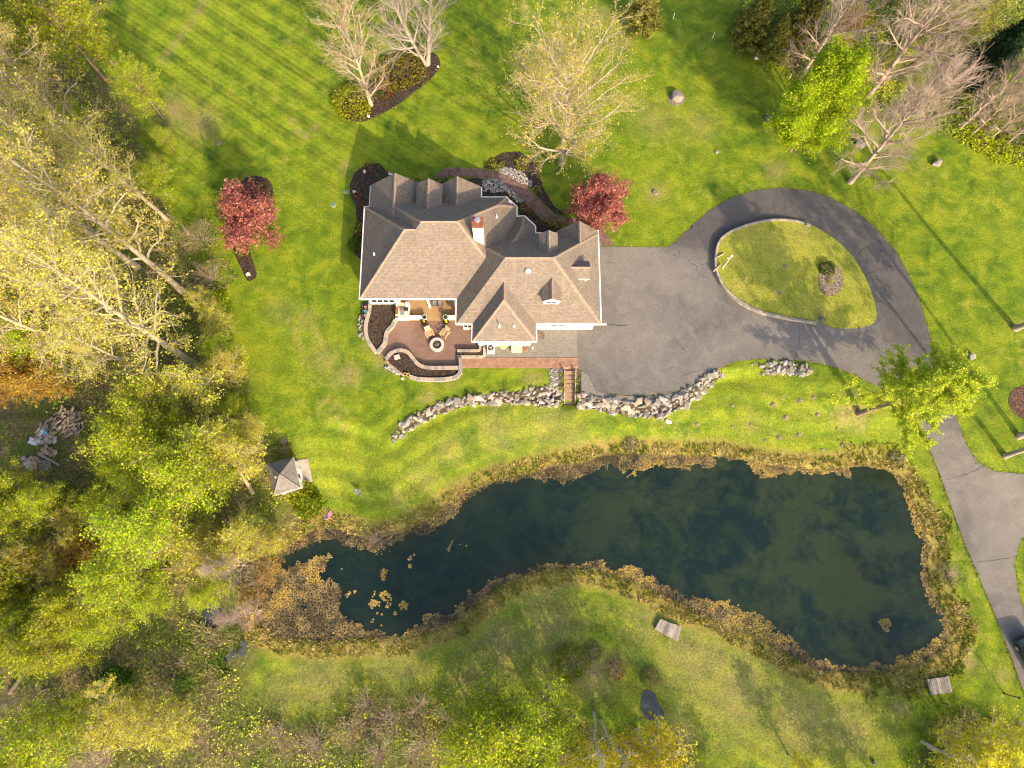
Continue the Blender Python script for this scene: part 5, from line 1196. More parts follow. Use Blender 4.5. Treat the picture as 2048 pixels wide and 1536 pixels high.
# downspout boards by the northwest gable
for k in range(2):
    a, b = at(775, 341+k*3, .8), at(800, 348+k*3, .8); tag(MB().tube([(a.x,a.y,.3+.1*k),(b.x,b.y,.3+.1*k)], .06, 4).obj('white_pipe', M_WHITE), 'white pipe lying behind the northwest gable, %s of two' % ('northern','southern')[k], 'pipe')
# small objects on the western planter
p = at(731, 622, .4); o = thing('garden_cart', (p.x, p.y, 0), 'dark flat cart with three round pots beside the western planter', 'cart'); MB().box(-.4,.4,-.85,.85,.22,.28).obj('bed', m_simple('cart_dark', (0.05,0.045,0.05), .7), o)
for s in (-1, 1):
    for t in (-1, 1): MB().tube([(s*.36-.04,t*.6,.11),(s*.36+.04,t*.6,.11)], .11, 10).obj('wheel', M_IRON, o)
for k, c in enumerate(((0.45,0.40,0.38),(0.15,0.45,0.45),(0.55,0.25,0.2))): MB().lathe([(.10,0),(.14,.2),(.11,.2),(.09,.06)], 12, (0,-.5+.45*k,.28)).obj('pot', m_simple('potc', c, .5), o)
p = at(794, 714, .5); tag(MB().obox((0,0,.12), .55, .42, .24, .3).obj('stone_slab', m_simple('pink_slab', (0.5,0.40,0.35), .8, .15, 4), loc=(p.x,p.y,.36)), 'pinkish stone slab lying in the curved planter', 'slab')
for x, y, c, w in ((810.5,748.5,(0.6,0.33,0.02),'orange round pot on the rim of the curved planter'),(816.5,750,(0.62,0.58,0.52),'white round pot on the rim of the curved planter')):
    p = at(x, y, .5); o = thing('flower_pot', (p.x, p.y, .35), w, 'plant pot'); MB().lathe([(.11,0),(.17,.22),(.13,.22),(.1,.08)], 14).obj('pot', m_simple('potd', c, .5), o); MB().lathe([(.12,0),(.1,.02)], 12, (0,0,.16)).obj('soil', M_MULCH, o)
for x, y, w in ((776,723,'orange brick shaped stone at the planter corner'),(805,757,'small white cube stone on the grass by the planter'),(747,696,'small red topped stone on the western planter wall')):
    p = at(x, y, .3); tag(MB().obox((0,0,.1), .26, .2, .2, .4).obj('loose_stone', m_simple('stonec', (0.6,0.28,0.14) if 'orange' in w else (0.6,0.55,0.5) if 'white' in w else (0.5,0.2,0.18), .8), loc=(p.x,p.y,p.z-.2)), w, 'stone')
# dark car just entering at the right edge
p = G(2062, 1318); car = thing('dark_car', (p.x, p.y, p.z+.04), 'dark car on the drive, cut off by the right edge of the picture', 'car', rz=math.radians(112)); M_CAR = m_simple('car_paint', (0.025,0.04,0.05), .25, .1)
prof = [(-2.2,.45),(-2.25,.75),(-1.7,.92),(-1.25,1.0),(-.5,1.42),(.9,1.45),(1.6,1.05),(2.15,.95),(2.25,.6),(2.2,.3),(-2.1,.3)]
for s, nm in ((1, 'body'),):
    v = []; n_ = len(prof)
    for yy, k in ((-.88, 1), (-.70, 1), (.70, 1), (.88, 1)):
        for x, z in prof: v.append((x*(0.97 if abs(yy) > .8 else 1), yy*(0.8 if z > 1.2 else 1), z - (0.05 if abs(yy) > .8 and z > .8 else 0)))
    f = [tuple(range(n_))[::-1], tuple(range(3*n_, 4*n_))] + [(k*n_+i, k*n_+(i+1) % n_, (k+1)*n_+(i+1) % n_, (k+1)*n_+i) for k in range(3) for i in range(n_)]
    MB().add(v, f).obj('body', M_CAR, car)
MB().add([(-1.27,-.6,1.0),(-1.27,.6,1.0),(-.55,.52,1.42),(-.55,-.52,1.42)], [(0,1,2,3)]).obj('windscreen', M_GLASS, car, loc=(-.02,0,.02))
for sx in (-1.4, 1.4):
    for sy in (-.85, .85):
        w = MB().tube([(sx,sy-.1,.32),(sx,sy+.1,.32)], .32, 16).obj('wheel', M_IRON, car); MB().tube([(sx,sy-.105,.32),(sx,sy+.105,.32)], .19, 12).obj('rim', M_METAL, w)
for sy in (-.6, .6): MB().obox((-2.2,sy,.68), .1, .3, .14).obj('headlight', M_WHITE, car)

# ------------------------------------------------------------------ firewood, old pavers and boards in the clearing
M_LOG = m_simple('log_bark', (0.21,0.18,0.15), .95, .4, 4, .4); M_LOGE = m_simple('log_end', (0.34,0.28,0.22), .9, .25, 6)
def woodpile(label, poly, n, seed, rz0):
    P = poisson(g2(poly), .30, 6000, seed)[:n]; c = P.mean(0); o = thing('woodpile', (c[0], c[1], float(gz(*c))), label, 'woodpile'); g = random.Random(seed)
    lm = MB(); lm.tube([(-.26,0,0),(.26,0,0)], .12, 7); me = lm.mesh('log'); me.materials.append(M_LOG); me.materials.append(M_LOGE)
    for q in me.polygons: q.material_index = 1 if len(q.vertices) > 4 else 0
    for i, q in enumerate(P):
        l = link('log', me, None, o, (q[0]-c[0], q[1]-c[1], .15 + .35*g.random()), (g.uniform(-.2,.2), g.uniform(-.3,.3), rz0 + g.uniform(-.7,.7))); l.scale = (g.uniform(.8,1.4), g.uniform(.7,1.2), g.uniform(.7,1.1))
ZW = lambda pts: z4(0, 790, 8.533, pts)
woodpile('heap of split firewood logs in the western clearing', ZW([(1000,330),(1100,250),(1300,260),(1440,360),(1430,600),(1350,720),(1150,720),(1000,640),(960,450)]), 95, 2, 1.2)
woodpile('small scatter of logs west of the firewood heap', ZW([(730,520),(860,420),(960,430),(950,600),(800,600)]), 16, 3, 1.0)
def pavers(label, poly, n, seed, cols, rz0, name='paver_pile'):
    P = poisson(g2(poly), .30, 6000, seed)[:n]; c = P.mean(0); o = thing(name, (c[0], c[1], float(gz(*c))), label, 'pavers'); g = random.Random(seed)
    ms = []
    for k in cols:
        me = MB().box(-.2,.2,-.17,.17,-.06,.06).mesh('paver'); me.materials.append(m_simple('paver_c', k, .9, .2, 3)); ms.append(me)
    for q in P: link('paver', g.choice(ms), None, o, (q[0]-c[0], q[1]-c[1], .1 + .3*g.random()), (g.uniform(-.15,.15), g.uniform(-.15,.15), rz0 + g.uniform(-.5,.5)))
pavers('flat grey and tan pavers heaped west of the firewood', ZW([(640,660),(780,640),(980,660),(980,780),(900,840),(680,830),(560,800)]), 26, 4, [(0.34,0.31,0.28),(0.38,0.28,0.19),(0.46,0.47,0.5)], .5)
pavers('rows of tan blocks stacked beside the old boards', ZW([(690,930),(820,880),(980,980),(940,1040),(760,1000)]), 18, 5, [(0.36,0.26,0.17),(0.42,0.34,0.25)], -.6)
pavers('tan and grey blocks in two columns near the woods', ZW([(420,1080),(560,1050),(680,1080),(690,1180),(620,1290),(500,1260)]), 22, 6, [(0.38,0.27,0.16),(0.36,0.34,0.3)], .5)
for k, (a, b, w) in enumerate((((690,990),(1080,1215),'longer old board across the block pile'),((700,1020),(960,1140),'shorter old board across the block pile'))):
    p, q = [G(*ZW([t])[0], .5) for t in (a, b)]; c = (p+q)/2; d = (q-p)/2; tag(MB().obox((0,0,0), d.length*2, .18, .05, math.atan2(d.y,d.x)).obj('old_board', M_GREYW, loc=c), w, 'board')
p = G(*ZW([(800,1210)])[0], .3); o = thing('old_pallet', tuple(p), 'pale wooden pallet leaning on the block pile', 'pallet', rz=.4)
for k in range(5): MB().obox((0,-.45+k*.22,.06), 1.1, .12, .03).obj('slat', M_GREYW, o)
for k in range(3): MB().obox((-.5+k*.5,0,0), .09, 1.05, .08).obj('bearer', M_GREYW, o)
for x, y, c, w in ((725,620,(0.62,0.66,0.72),'white plastic tarp scrap by the pavers'),(800,600,(0.10,0.38,0.52),'blue plastic tarp scrap by the pavers'),(600,800,(0.6,0.63,0.7),'pale plastic crate lid west of the pavers'),(240,40,(0.05,0.33,0.30),'teal tarp half hidden by orange leaves in the clearing')):
    p = G(*ZW([(x,y)])[0], .25); b = MB(); g = random.Random(x); n_ = 5
    vs = [((i/(n_-1)-.5)*.9, (j/(n_-1)-.5)*.6, g.uniform(0,.14)) for j in range(n_) for i in range(n_)]
    vs += [(x_, y_, z_-.03) for x_, y_, z_ in vs]; m_ = n_*n_
    fs = [(j*n_+i, j*n_+i+1, (j+1)*n_+i+1, (j+1)*n_+i) for j in range(n_-1) for i in range(n_-1)]; fs += [tuple(m_+t for t in f[::-1]) for f in fs]
    tag(b.add(vs, fs).obj('tarp', m_simple('tarp', c, .5, .1), loc=p, rot=(0,0,x*.01)), w, 'tarp')
# ------------------------------------------------------------------ trees
def bark_material(name, a, b, band=None):
    n = NT(name); v = n.objc(); f = n.noise(n.mapping(v, scale=(1,1,0.25)), 5.0, 4, 0.7); c = n.ramp(f, [(0.3, a), (0.7, b)])
    if band:
        f2 = n.noise(n.mapping(v, scale=(0.4,0.4,3.0)), 1.6, 3, 0.6); c = n.mix(n.ramp(f2, [(0.60, 0.0), (0.64, 1.0)]), c, band)
    n.bump(f, 0.5, 0.03); return n.done(c, 0.9)
BARK = dict(pale=bark_material('pale_bark', (0.30,0.25,0.17), (0.50,0.42,0.30)), grey=bark_material('grey_bark', (0.22,0.185,0.15), (0.42,0.36,0.30)), brown=bark_material('brown_bark', (0.15,0.105,0.075), (0.30,0.22,0.16)),
            pink=bark_material('pinkish_bark', (0.30,0.225,0.175), (0.50,0.40,0.32)), birch=bark_material('birch_bark', (0.40,0.37,0.32), (0.56,0.52,0.45), (0.06,0.055,0.05)), red=bark_material('dark_red_bark', (0.08,0.045,0.04), (0.16,0.09,0.075)))
class Tubes:
    def __init__(s): s.V = []; s.F = []; s.n = 0
    def add(s, P, R, k):
        P = np.asarray(P); m = len(P); T = np.gradient(P, axis=0); T /= np.linalg.norm(T, axis=1)[:, None] + 1e-9
        ref = np.array([0.31, 0.87, 0.39]) if abs(T[0] @ np.array([0.31,0.87,0.39])) < .9 else np.array([1.,0,0])
        A = np.cross(T, ref); A /= np.linalg.norm(A, axis=1)[:, None] + 1e-9; B = np.cross(T, A)
        a = np.arange(k)*2*math.pi/k; R = np.asarray(R)[:, None, None]
        V = P[:, None] + R*(A[:, None]*np.cos(a)[None, :, None] + B[:, None]*np.sin(a)[None, :, None])
        i = np.arange(m-1)[:, None]*k + s.n; j = np.arange(k)[None]; j2 = (j+1) % k
        s.V.append(V.reshape(-1, 3)); s.F.append(np.stack([i+j, i+j2, i+k+j2, i+k+j], -1).reshape(-1, 4)); s.n += m*k
    def mesh(s, name, smooth=True): return mesh_np(name, np.concatenate(s.V), np.concatenate(s.F), smooth=smooth)
def path(g, p, d, L, n, gn, up):
    P = [np.array(p, float)]; d = np.array(d, float); d /= np.linalg.norm(d)
    for _ in range(n):
        d = d + g.normal(0, gn, 3) + np.array([0, 0, up]); d /= np.linalg.norm(d); P.append(P[-1] + d*L/n)
    return np.array(P)
def along(P, s):
    t = s*(len(P)-1); i = min(int(t), len(P)-2); f = t - i; d = P[i+1]-P[i]; return P[i]*(1-f)+P[i+1]*f, d/(np.linalg.norm(d)+1e-9)
def spread(g, d, ang, az=None):
    r = g.normal(0, 1, 3) if az is None else np.array([math.cos(az), math.sin(az), 0.0]); a = np.cross(d, r); a /= np.linalg.norm(a)+1e-9
    if az is not None: a = r - d*(r @ d); a /= np.linalg.norm(a)+1e-9
    return d*math.cos(ang) + a*math.sin(ang)
def grow(seed, H, R, t0=.3, limbs=26, subs=8, twigs=7, ang=(1.0, .45), gn=.13, up=.06, leaf=None, lsize=.16, perleaf=5, tr=.018, prof=None, stems=1, lean=.02, base_r=None, droop=0.0, tw_len=.32, cone=False, cluster=.22, top=.97):
    g = np.random.default_rng(seed); gl = np.random.default_rng(seed+1000); trunk = Tubes(); tw = Tubes(); lp = []; base_r = base_r or H*.016
    prof = prof or (lambda t: math.sin(math.pi*min(1, (.18 + .82*(1-t)**.8)))*.6 + .5*(1-t)+.12)
    for st in range(stems):
        d0 = np.array([0, 0, 1.0]); hh = H*(1 - .12*st)
        if stems > 1: d0 = spread(g, d0, .16+.14*g.random(), st*2.4+g.random())
        T = path(g, (0,0,-.3), d0, hh+.3, 10, lean, .02); rr = base_r*(1-.2*st)*np.linspace(1, .12, 11)**.85; rr[0] *= 1.35; trunk.add(T, rr, 8)
        nl = max(4, int(limbs/stems**.6))
        for i in range(nl):
            t = t0 + (top-t0)*((i+.5*g.random())/nl)**.9; p, d = along(T, t); az = i*2.4 + g.uniform(-.5,.5); el = ang[0]*(1-t)+ang[1]*t + g.normal(0,.12)
            L = R*prof((t-t0)/(1-t0))*g.uniform(.75,1.2); r0 = max(.02, base_r*(1-t)**.8*.5 + .012*L*.5)
            P = path(g, p, spread(g, d, el, az), L, 7, gn, up - droop); trunk.add(P, np.linspace(r0, r0*.22+.006, 8), 5)
            for j in range(subs):
                s = .22 + .78*(j+.6*g.random())/subs; q, dd = along(P, min(s, .999)); L2 = L*(.5-.28*s)*g.uniform(.7,1.35) + .35
                Q = path(g, q, spread(g, dd, g.uniform(.45,1.0)), L2, 4, gn*1.3, up*1.1 - droop); r2_ = max(tr*1.1, r0*.36*(1-.6*s)); tw.add(Q, np.linspace(r2_, tr*.7, 5), 4)
                for k in range(twigs):
                    s2 = .2 + .8*(k+.5*g.random())/twigs; u, du = along(Q, min(s2, .999)); L3 = (tw_len*L2 + .3)*g.uniform(.5,1.3)
                    U = path(g, u, spread(g, du, g.uniform(.4,.9)), L3, 2, gn*1.3, up - droop); tw.add(U, [tr*.75, tr*.6, tr*.35], 3)
                    if leaf is not None:
                        for _ in range(perleaf): lp.append(U[0] + (U[-1]-U[0])*gl.uniform(.25,1.1) + gl.normal(0, cluster*.5, 3))
    out = [trunk.mesh('trunk'), tw.mesh('twigs')]
    if leaf is not None and lp:
        V, F, C = leaves_np(np.array(lp), lsize, leaf, g)
        # whole sprays a shade lighter or darker
        q = np.array(lp); sh = 0.78 + 0.44*fbm(q[:, :2] + q[:, 2:3]*.7, .55, seed % 50, 2); out.append(mesh_np('crown', V, F, C*sh[:, None]))
    return out
PROTO = {}
def proto(key, bark, **kw):
    ms = grow(**kw); ms[0].materials.append(BARK[bark]); ms[1].materials.append(BARK[bark])
    if len(ms) > 2: ms[2].materials.append(M_LEAFR if key in ('front', 'green', 'bed1') or key.startswith('red') else M_LEAF)
    PROTO.setdefault(key, []).append((ms, kw['H']))
BUD = [(0.60,0.53,0.075),(0.53,0.50,0.055),(0.66,0.55,0.11),(0.46,0.46,0.05)]
LIME = [(0.37,0.47,0.014),(0.47,0.53,0.018),(0.25,0.37,0.012),(0.56,0.56,0.03)]
YELL = [(0.62,0.57,0.022),(0.54,0.53,0.018),(0.70,0.60,0.03)]
MIDL = [(0.12,0.20,0.012),(0.18,0.26,0.016),(0.25,0.31,0.02)]
OLIV = [(0.26,0.25,0.045),(0.19,0.21,0.028),(0.33,0.30,0.08)]
ORAN = [(0.48,0.27,0.03),(0.40,0.28,0.03),(0.52,0.33,0.06)]
REDL = [(0.40,0.125,0.12),(0.48,0.20,0.135),(0.25,0.065,0.075),(0.52,0.27,0.16),(0.43,0.13,0.14)]
DARK = [(0.03,0.06,0.022),(0.045,0.085,0.03),(0.06,0.10,0.035)]
for k in range(3): proto('bud', 'pale', seed=20+k, H=24.0, R=5.4, t0=.26, limbs=28, subs=8, twigs=6, ang=(1.15,.5), gn=.20, up=.05, leaf=BUD, lsize=.145, perleaf=6, tr=.015, base_r=.32, cluster=.4)
for k in range(3): proto('lime', 'brown', seed=30+k, H=12.0, R=4.3, t0=.22, limbs=26, subs=8, twigs=6, ang=(1.2,.5), leaf=LIME, lsize=.145, perleaf=11, tr=.02, gn=.16, cluster=.45)
for k in range(2): proto('sparse', 'pale', seed=40+k, H=10.0, R=3.6, t0=.2, limbs=24, subs=8, twigs=6, ang=(1.1,.5), leaf=[(0.52,0.48,0.04),(0.44,0.45,0.03),(0.60,0.52,0.08)], lsize=.16, perleaf=6, tr=.018, gn=.18, stems=2, cluster=.3)
for k in range(2): proto('bare', 'pink', seed=50+k, H=16.0, R=5.2, t0=.14, limbs=34, subs=10, twigs=9, ang=(1.25,.35), gn=.11, up=.09, tr=.017, base_r=.27, tw_len=.4)
proto('orange', 'brown', seed=61, H=9.0, R=3.6, t0=.2, limbs=22, subs=8, twigs=6, leaf=ORAN, lsize=.17, perleaf=7, tr=.018, gn=.17)
proto('yellow', 'birch', seed=63, H=11.0, R=3.4, t0=.3, limbs=22, subs=7, twigs=6, leaf=YELL, lsize=.18, perleaf=8, tr=.018, gn=.17, base_r=.17)
def plant(key, loc, h, label, cat='tree', name='tree', group=None, which=None, rz=None, wide=1.0, tilt=None):
    ps = PROTO[key]; ms, H0 = ps[(which if which is not None else random.randrange(len(ps))) % len(ps)]
    o = thing(name, loc, label, cat, group, random.uniform(0, 6.28) if rz is None else rz); s = h/H0; o.scale = (s*wide, s*wide, s)
    if tilt: o.rotation_euler = (tilt[0], tilt[1], o.rotation_euler[2])
    for m in ms: link(m.name.split('.')[0], m, None, o)
    return o
def crown_at(px, py, h, f=.62):
    z = -0.8
    for _ in range(4):
        p = at(px, py, z + h*f); z = float(gz(p.x, p.y))
    return (p.x, p.y, z)
# the tall budding trees of the western wood (trunk foot in the photo, height)
LB = 'tall tree with a pale trunk and tiny yellow buds in the western wood'
for x, y, h in ((275,534,23),(226,340,20),(128,330,22),(300,670,22),(180,610,22),(100,500,21),(40,610,20),(335,440,17),(250,440,20),(60,350,22),(205,720,20),(30,440,22),(120,730,18),(-40,520,22),(-50,300,22),(-60,700,20),(330,760,16),(20,250,20)):
    plant('bud', G(x, y), h, LB, name='budding_tree', group='tall budding trees of the western wood')
plant('bud', G(366,583), 24, 'tall budding tree, the foremost trunk level with the western red tree bed', name='budding_tree', which=0); plant('bud', G(396,733), 25, 'tall budding tree with the long pale trunk nearest the lawn, level with the patio', name='budding_tree', which=1)
plant('bud', G(146,250), 18, 'budding tree with curled branches leaning over the back lawn', name='budding_tree', which=2); plant('bud', G(70,205), 17, 'budding tree at the northern end of the western wood', name='budding_tree', which=0)
# lime green trees of the wood (crown centre in the photo, height)
for x, y, h, k in ((60,25,13,'lime'),(125,60,12,'lime'),(20,110,12,'lime'),(20,560,12,'lime'),(25,640,11,'lime'),(60,690,9,'lime'),(275,880,11,'lime'),(325,835,10,'lime'),(365,800,9,'sparse'),(330,1040,12,'lime'),(395,905,9,'lime'),(100,1005,7,'lime'),(20,985,8,'lime'),
                 (20,1130,9,'lime'),(235,1010,7,'lime'),(270,1140,10,'lime'),(185,1200,9,'lime'),(60,1270,9,'lime'),(135,1300,9,'lime'),(10,1220,9,'lime'),(215,1250,7,'lime'),(100,1225,8,'lime'),(300,1200,6,'lime'),(150,1420,6,'lime'),(470,1065,7,'sparse'),(545,1075,5,'sparse'),(420,1080,8,'sparse'),(335,950,8,'lime'),(420,870,9,'sparse'),(150,1060,6,'sparse'),(110,1110,7,'sparse'),(30,1050,8,'lime')):
    plant(k, crown_at(x, y, h), h, 'lime green tree in fresh leaf crowding the lower western wood' if k == 'lime' else 'half leafed yellow green tree among the lower western wood', name='lime_tree' if k == 'lime' else 'young_tree', group='lime trees of the western wood' if k == 'lime' else 'half leafed trees of the western wood')
plant('lime', crown_at(172,62,8), 8, 'bright green tree poking onto the back lawn in the northwest corner', name='lime_tree'); plant('lime', crown_at(285,185,7), 7, 'lime green tree at the bend of the wood edge by the back lawn', name='lime_tree')
plant('lime', crown_at(385,955,12), 12, 'large lime tree west of the shed', name='lime_tree', which=1); plant('sparse', crown_at(455,925,8), 8, 'half leafed tree standing nearest the shed on its west', name='young_tree', which=0)
for x, y, h in ((40,735,8),(90,760,7),(10,770,7)): plant('orange', crown_at(x, y, h), h, 'small orange leafed tree above the western clearing', name='orange_tree', group='orange trees by the clearing')
plant('orange', crown_at(10,1190,7), 7, 'orange leafed tree cut by the left edge below the clearing', name='orange_tree')
for x, y, h in ((170,1110,6),(115,1120,6),(250,1080,6)): plant('orange', crown_at(x, y, h), h*.9, 'rusty yellow leafed small tree low in the western wood', name='rusty_tree', group='rusty small trees of the wood')
gf = random.Random(5); nf = 0
while nf < 16:
    x, y = gf.uniform(0, 480), gf.uniform(60, 1250); q = G(x, y); Q_ = np.array([[q.x, q.y]])
    if not inside(Q_, wood_w[0])[0] or poly_dist(Q_, wood_w[0])[0] < 2.0 or poly_dist(Q_, pond_w)[0] < 2 or (x < 200 and 780 < y < 1000) or (x > 440 and 880 < y < 1000): continue
    plant(('lime','sparse')[nf % 2], q, gf.uniform(3.5,6.0), 'small understorey tree in the western wood', name='understorey_tree', group='understorey trees of the western wood', wide=1.25); nf += 1
# bare and twiggy trees
plant('bare', G(1700,364), 16, 'bare tree with a stout leaning trunk beside the drive loop', name='bare_tree', which=0, rz=.5); plant('bare', G(1728,202), 18, 'tallest bare tree, its trunk foot right of the bright green tree', name='bare_tree', which=1, rz=2.0)
plant('bare', G(1607,147), 15, 'bare tree rising behind the bright green tree at the top', name='bare_tree', which=0, rz=3.5); plant('bare', G(1915,262), 13, 'twiggy bare tree, first of the eastern thicket', name='bare_tree', which=1, rz=4.4, wide=.7)
for x, y, h in ((1940,272,12),(1975,282,11),(2010,290,11),(2040,300,10),(1990,240,12),(2060,260,12)): plant('bare', G(x, y), h, 'thin bare tree in the pinkish thicket at the eastern edge', name='thicket_tree', group='bare thicket at the eastern edge', wide=.6)
plant('bare', G(500,1130) , 8, 'small bare tree over the western weed mat', name='bare_tree', which=0, wide=.8); plant('bare', crown_at(270,1100,6), 6, 'dead pale tree with tangled twigs in the lower wood', name='bare_tree', which=1, wide=1.0)
plant('bare', crown_at(478,1230,9), 9, 'bare grey tree standing in the swampy corner', name='bare_tree', which=0, wide=.55); plant('bare', crown_at(180,1525,7), 7, 'bare tree at the very bottom left', name='bare_tree', which=1, wide=.8); plant('bare', crown_at(20,1400,8), 8, 'dead bare tree with few limbs at the lower left edge', name='bare_tree', which=1, wide=.5)
# trees of the long bed and the front
proto('bed1', 'pale', seed=71, H=12.5, R=5.2, t0=.10, limbs=20, subs=9, twigs=8, ang=(1.05,.3), gn=.10, up=.07, leaf=[(0.42,0.24,0.10),(0.36,0.28,0.10)], lsize=.11, perleaf=2, tr=.016, base_r=.22, tw_len=.4)
plant('bed1', G(742,210), 12.5, 'thin tree with sparse reddish buds at the west of the long bed', name='budding_tree', rz=.3)
proto('bed2', 'grey', seed=72, H=13.0, R=4.8, t0=.08, limbs=30, subs=10, twigs=9, ang=(1.15,.25), gn=.10, up=.08, tr=.016, base_r=.25, stems=2, tw_len=.42)
plant('bed2', G(854,130), 13.5, 'grey bare tree with two stems at the east of the long bed', name='bare_tree', rz=1.0)
proto('front', 'pale', seed=73, H=14.5, R=8.8, t0=.13, limbs=30, subs=11, twigs=9, ang=(1.25,.35), gn=.13, up=.05, leaf=[(0.50,0.40,0.085),(0.44,0.39,0.07),(0.54,0.42,0.12),(0.38,0.36,0.05)], lsize=.125, perleaf=6, tr=.013, base_r=.28, cluster=.3)
plant('front', G(1122,328), 14.5, 'wide spreading tree with golden buds in front of the house', name='golden_tree', rz=.8)
def red_tree(px, py, R, label, seed):
    proto('red%d' % seed, 'red', seed=seed, H=5.2, R=R, t0=.18, limbs=26, subs=10, twigs=8, ang=(1.35,.7), gn=.2, up=.03, leaf=REDL, lsize=.16, perleaf=9, tr=.012, base_r=.13, cluster=.3, prof=lambda t: 1.0-.35*t)
    plant('red%d' % seed, crown_at(px, py, 5.2, .7), 5.2, label, name='red_tree', rz=0)
red_tree(491,440,3.5,'red leafed tree in its own bed west of the house',81); red_tree(1202,408,2.9,'red leafed tree at the northeast corner of the house',82)
proto('green', 'brown', seed=91, H=12.0, R=4.7, t0=.14, limbs=40, subs=10, twigs=8, ang=(1.2,.4), gn=.15, leaf=[(0.33,0.47,0.010),(0.42,0.53,0.012),(0.23,0.37,0.010),(0.50,0.56,0.016)], lsize=.145, perleaf=26, tr=.018, cluster=.4)
plant('green', crown_at(1632,228,11.5,.55), 11.5, 'bright yellow green tree in full leaf above the drive loop', name='green_tree', rz=.4)
# larch by the drive: long level branches with feathery needles
def larch(seed, H, R):
    g = np.random.default_rng(seed); t = Tubes(); tw = Tubes(); lp = []
    T = path(g, (0,0,-.3), (.0,.0,1), H+.3, 12, .015, .02); t.add(T, np.linspace(.30,.04,13), 9)
    for i in range(58):
        s = .30 + .68*(i/58); p, d = along(T, s); az = i*2.4+g.uniform(-.5,.5); L = R*(1.05-.85*((s-.30)/.70)**1.3)*g.uniform(.55,1.15)
        P = path(g, p, spread(g, d, 1.35+g.normal(0,.15), az), L, 8, .09, .015); t.add(P, np.linspace(.055,.012,9), 4)
        for j in range(int(7+L*4)):
            q, dd = along(P, min(.999, .12+.88*g.random())); Q = path(g, q, spread(g, dd, g.uniform(.5,1.1)) + np.array([0,0,-.05]), .45+.6*g.random(), 3, .12, -.03); tw.add(Q, [.014,.011,.008,.005], 3)
            for _ in range(90): lp.append(Q[0]+(Q[-1]-Q[0])*g.random() + g.normal(0,.10,3))
    V, F, C = leaves_np(np.array(lp), .115, [(0.46,0.58,0.035),(0.56,0.63,0.05),(0.36,0.50,0.03),(0.63,0.64,0.08)], g)
    return [t.mesh('trunk'), tw.mesh('twigs'), mesh_np('crown', V, F, C)]
ms = larch(5, 15.5, 5.0); ms[0].materials.append(BARK['brown']); ms[1].materials.append(BARK['brown']); ms[2].materials.append(M_LEAFR); PROTO['larch'] = [(ms, 15.5)]
plant('larch', G(1717,827), 15.5, 'feathery light green larch leaning over the drive', name='larch_tree', rz=.2, tilt=(0,.10))
# trunks at the right edge whose crowns are outside the picture
proto('tall', 'grey', seed=95, H=19.0, R=4.0, t0=.55, limbs=18, subs=7, twigs=6, ang=(1.1,.5), leaf=LIME, lsize=.24, perleaf=4, tr=.02, base_r=.30)
for x, y, h, w in ((2030,657,18,'grey trunk at the right edge level with the grass island'),(2037,873,17,'thick trunk at the right edge just above the side drive'),(2010,912,16,'pale fluted trunk on the lawn corner of the side drive')):
    plant('tall', G(x, y), h, w, name='tall_tree', tilt=(0,.12))
# evergreens and olive bushes along the top
def evergreen(seed, H, R, cols, n=9000):
    g = np.random.default_rng(seed); t = Tubes(); tw = Tubes(); T = path(g, (0,0,-.2), (0,0,1), H, 6, .01, .02); t.add(T, np.linspace(.16,.03,7), 7); lp = []
    for i in range(60):
        s = .06+.93*i/60; p, d = along(T, s); L = R*(1.02-s)*g.uniform(.8,1.15)+.15; P = path(g, p, spread(g, d, 1.35, i*2.4), L, 4, .07, .03); tw.add(P, np.linspace(.03,.008,5), 4)
        for _ in range(int(n/60)): lp.append(along(P, min(.999, g.random()**.6))[0] + g.normal(0,.17,3))
    V, F, C = leaves_np(np.array(lp), .26, cols, g); return [t.mesh('trunk'), tw.mesh('twigs'), mesh_np('crown', V, F, C)]
for key, cols in (('ever', DARK), ('olive', OLIV)):
    ms = evergreen(7 if key == 'ever' else 8, 8.0, 2.6, cols); ms[0].materials.append(BARK['brown']); ms[1].materials.append(BARK['brown']); ms[2].materials.append(M_LEAF); PROTO[key] = [(ms, 8.0)]
for x, y, h, w in ((2030,75,8,'dark blue green evergreen in the northeast corner, the upper one'),(1990,120,7,'dark evergreen below the upper one in the northeast corner')): plant('ever', crown_at(x, y, h), h, w, name='evergreen_tree')
for x, y, h, w, k in ((1295,2,7,'olive evergreen cut by the top edge above the white stake','olive'),(1520,25,8,'olive green conifer at the top edge, first of the northeastern wood','olive'),(1560,70,6,'olive conifer behind the bare tree at the top','olive'),(1620,20,8,'olive tree behind bare branches at the top edge','olive'),(1850,40,7,'yellow olive bushy tree behind the tallest bare tree','sparse'),(1900,60,7,'yellow olive tree between the bare tree and the evergreens','sparse'),(1950,30,7,'olive yellow tree left of the dark evergreens','sparse'),(1790,120,5,'low green tree under the tallest bare tree','lime'),(1840,150,4,'small dark green tree under the bare branches','lime'),(1690,60,6,'rusty small tree behind the bare trees','orange')):
    plant(k, crown_at(x, y, h), h, w, name={'olive':'olive_conifer','sparse':'young_tree','lime':'green_tree','orange':'rusty_tree'}[k])
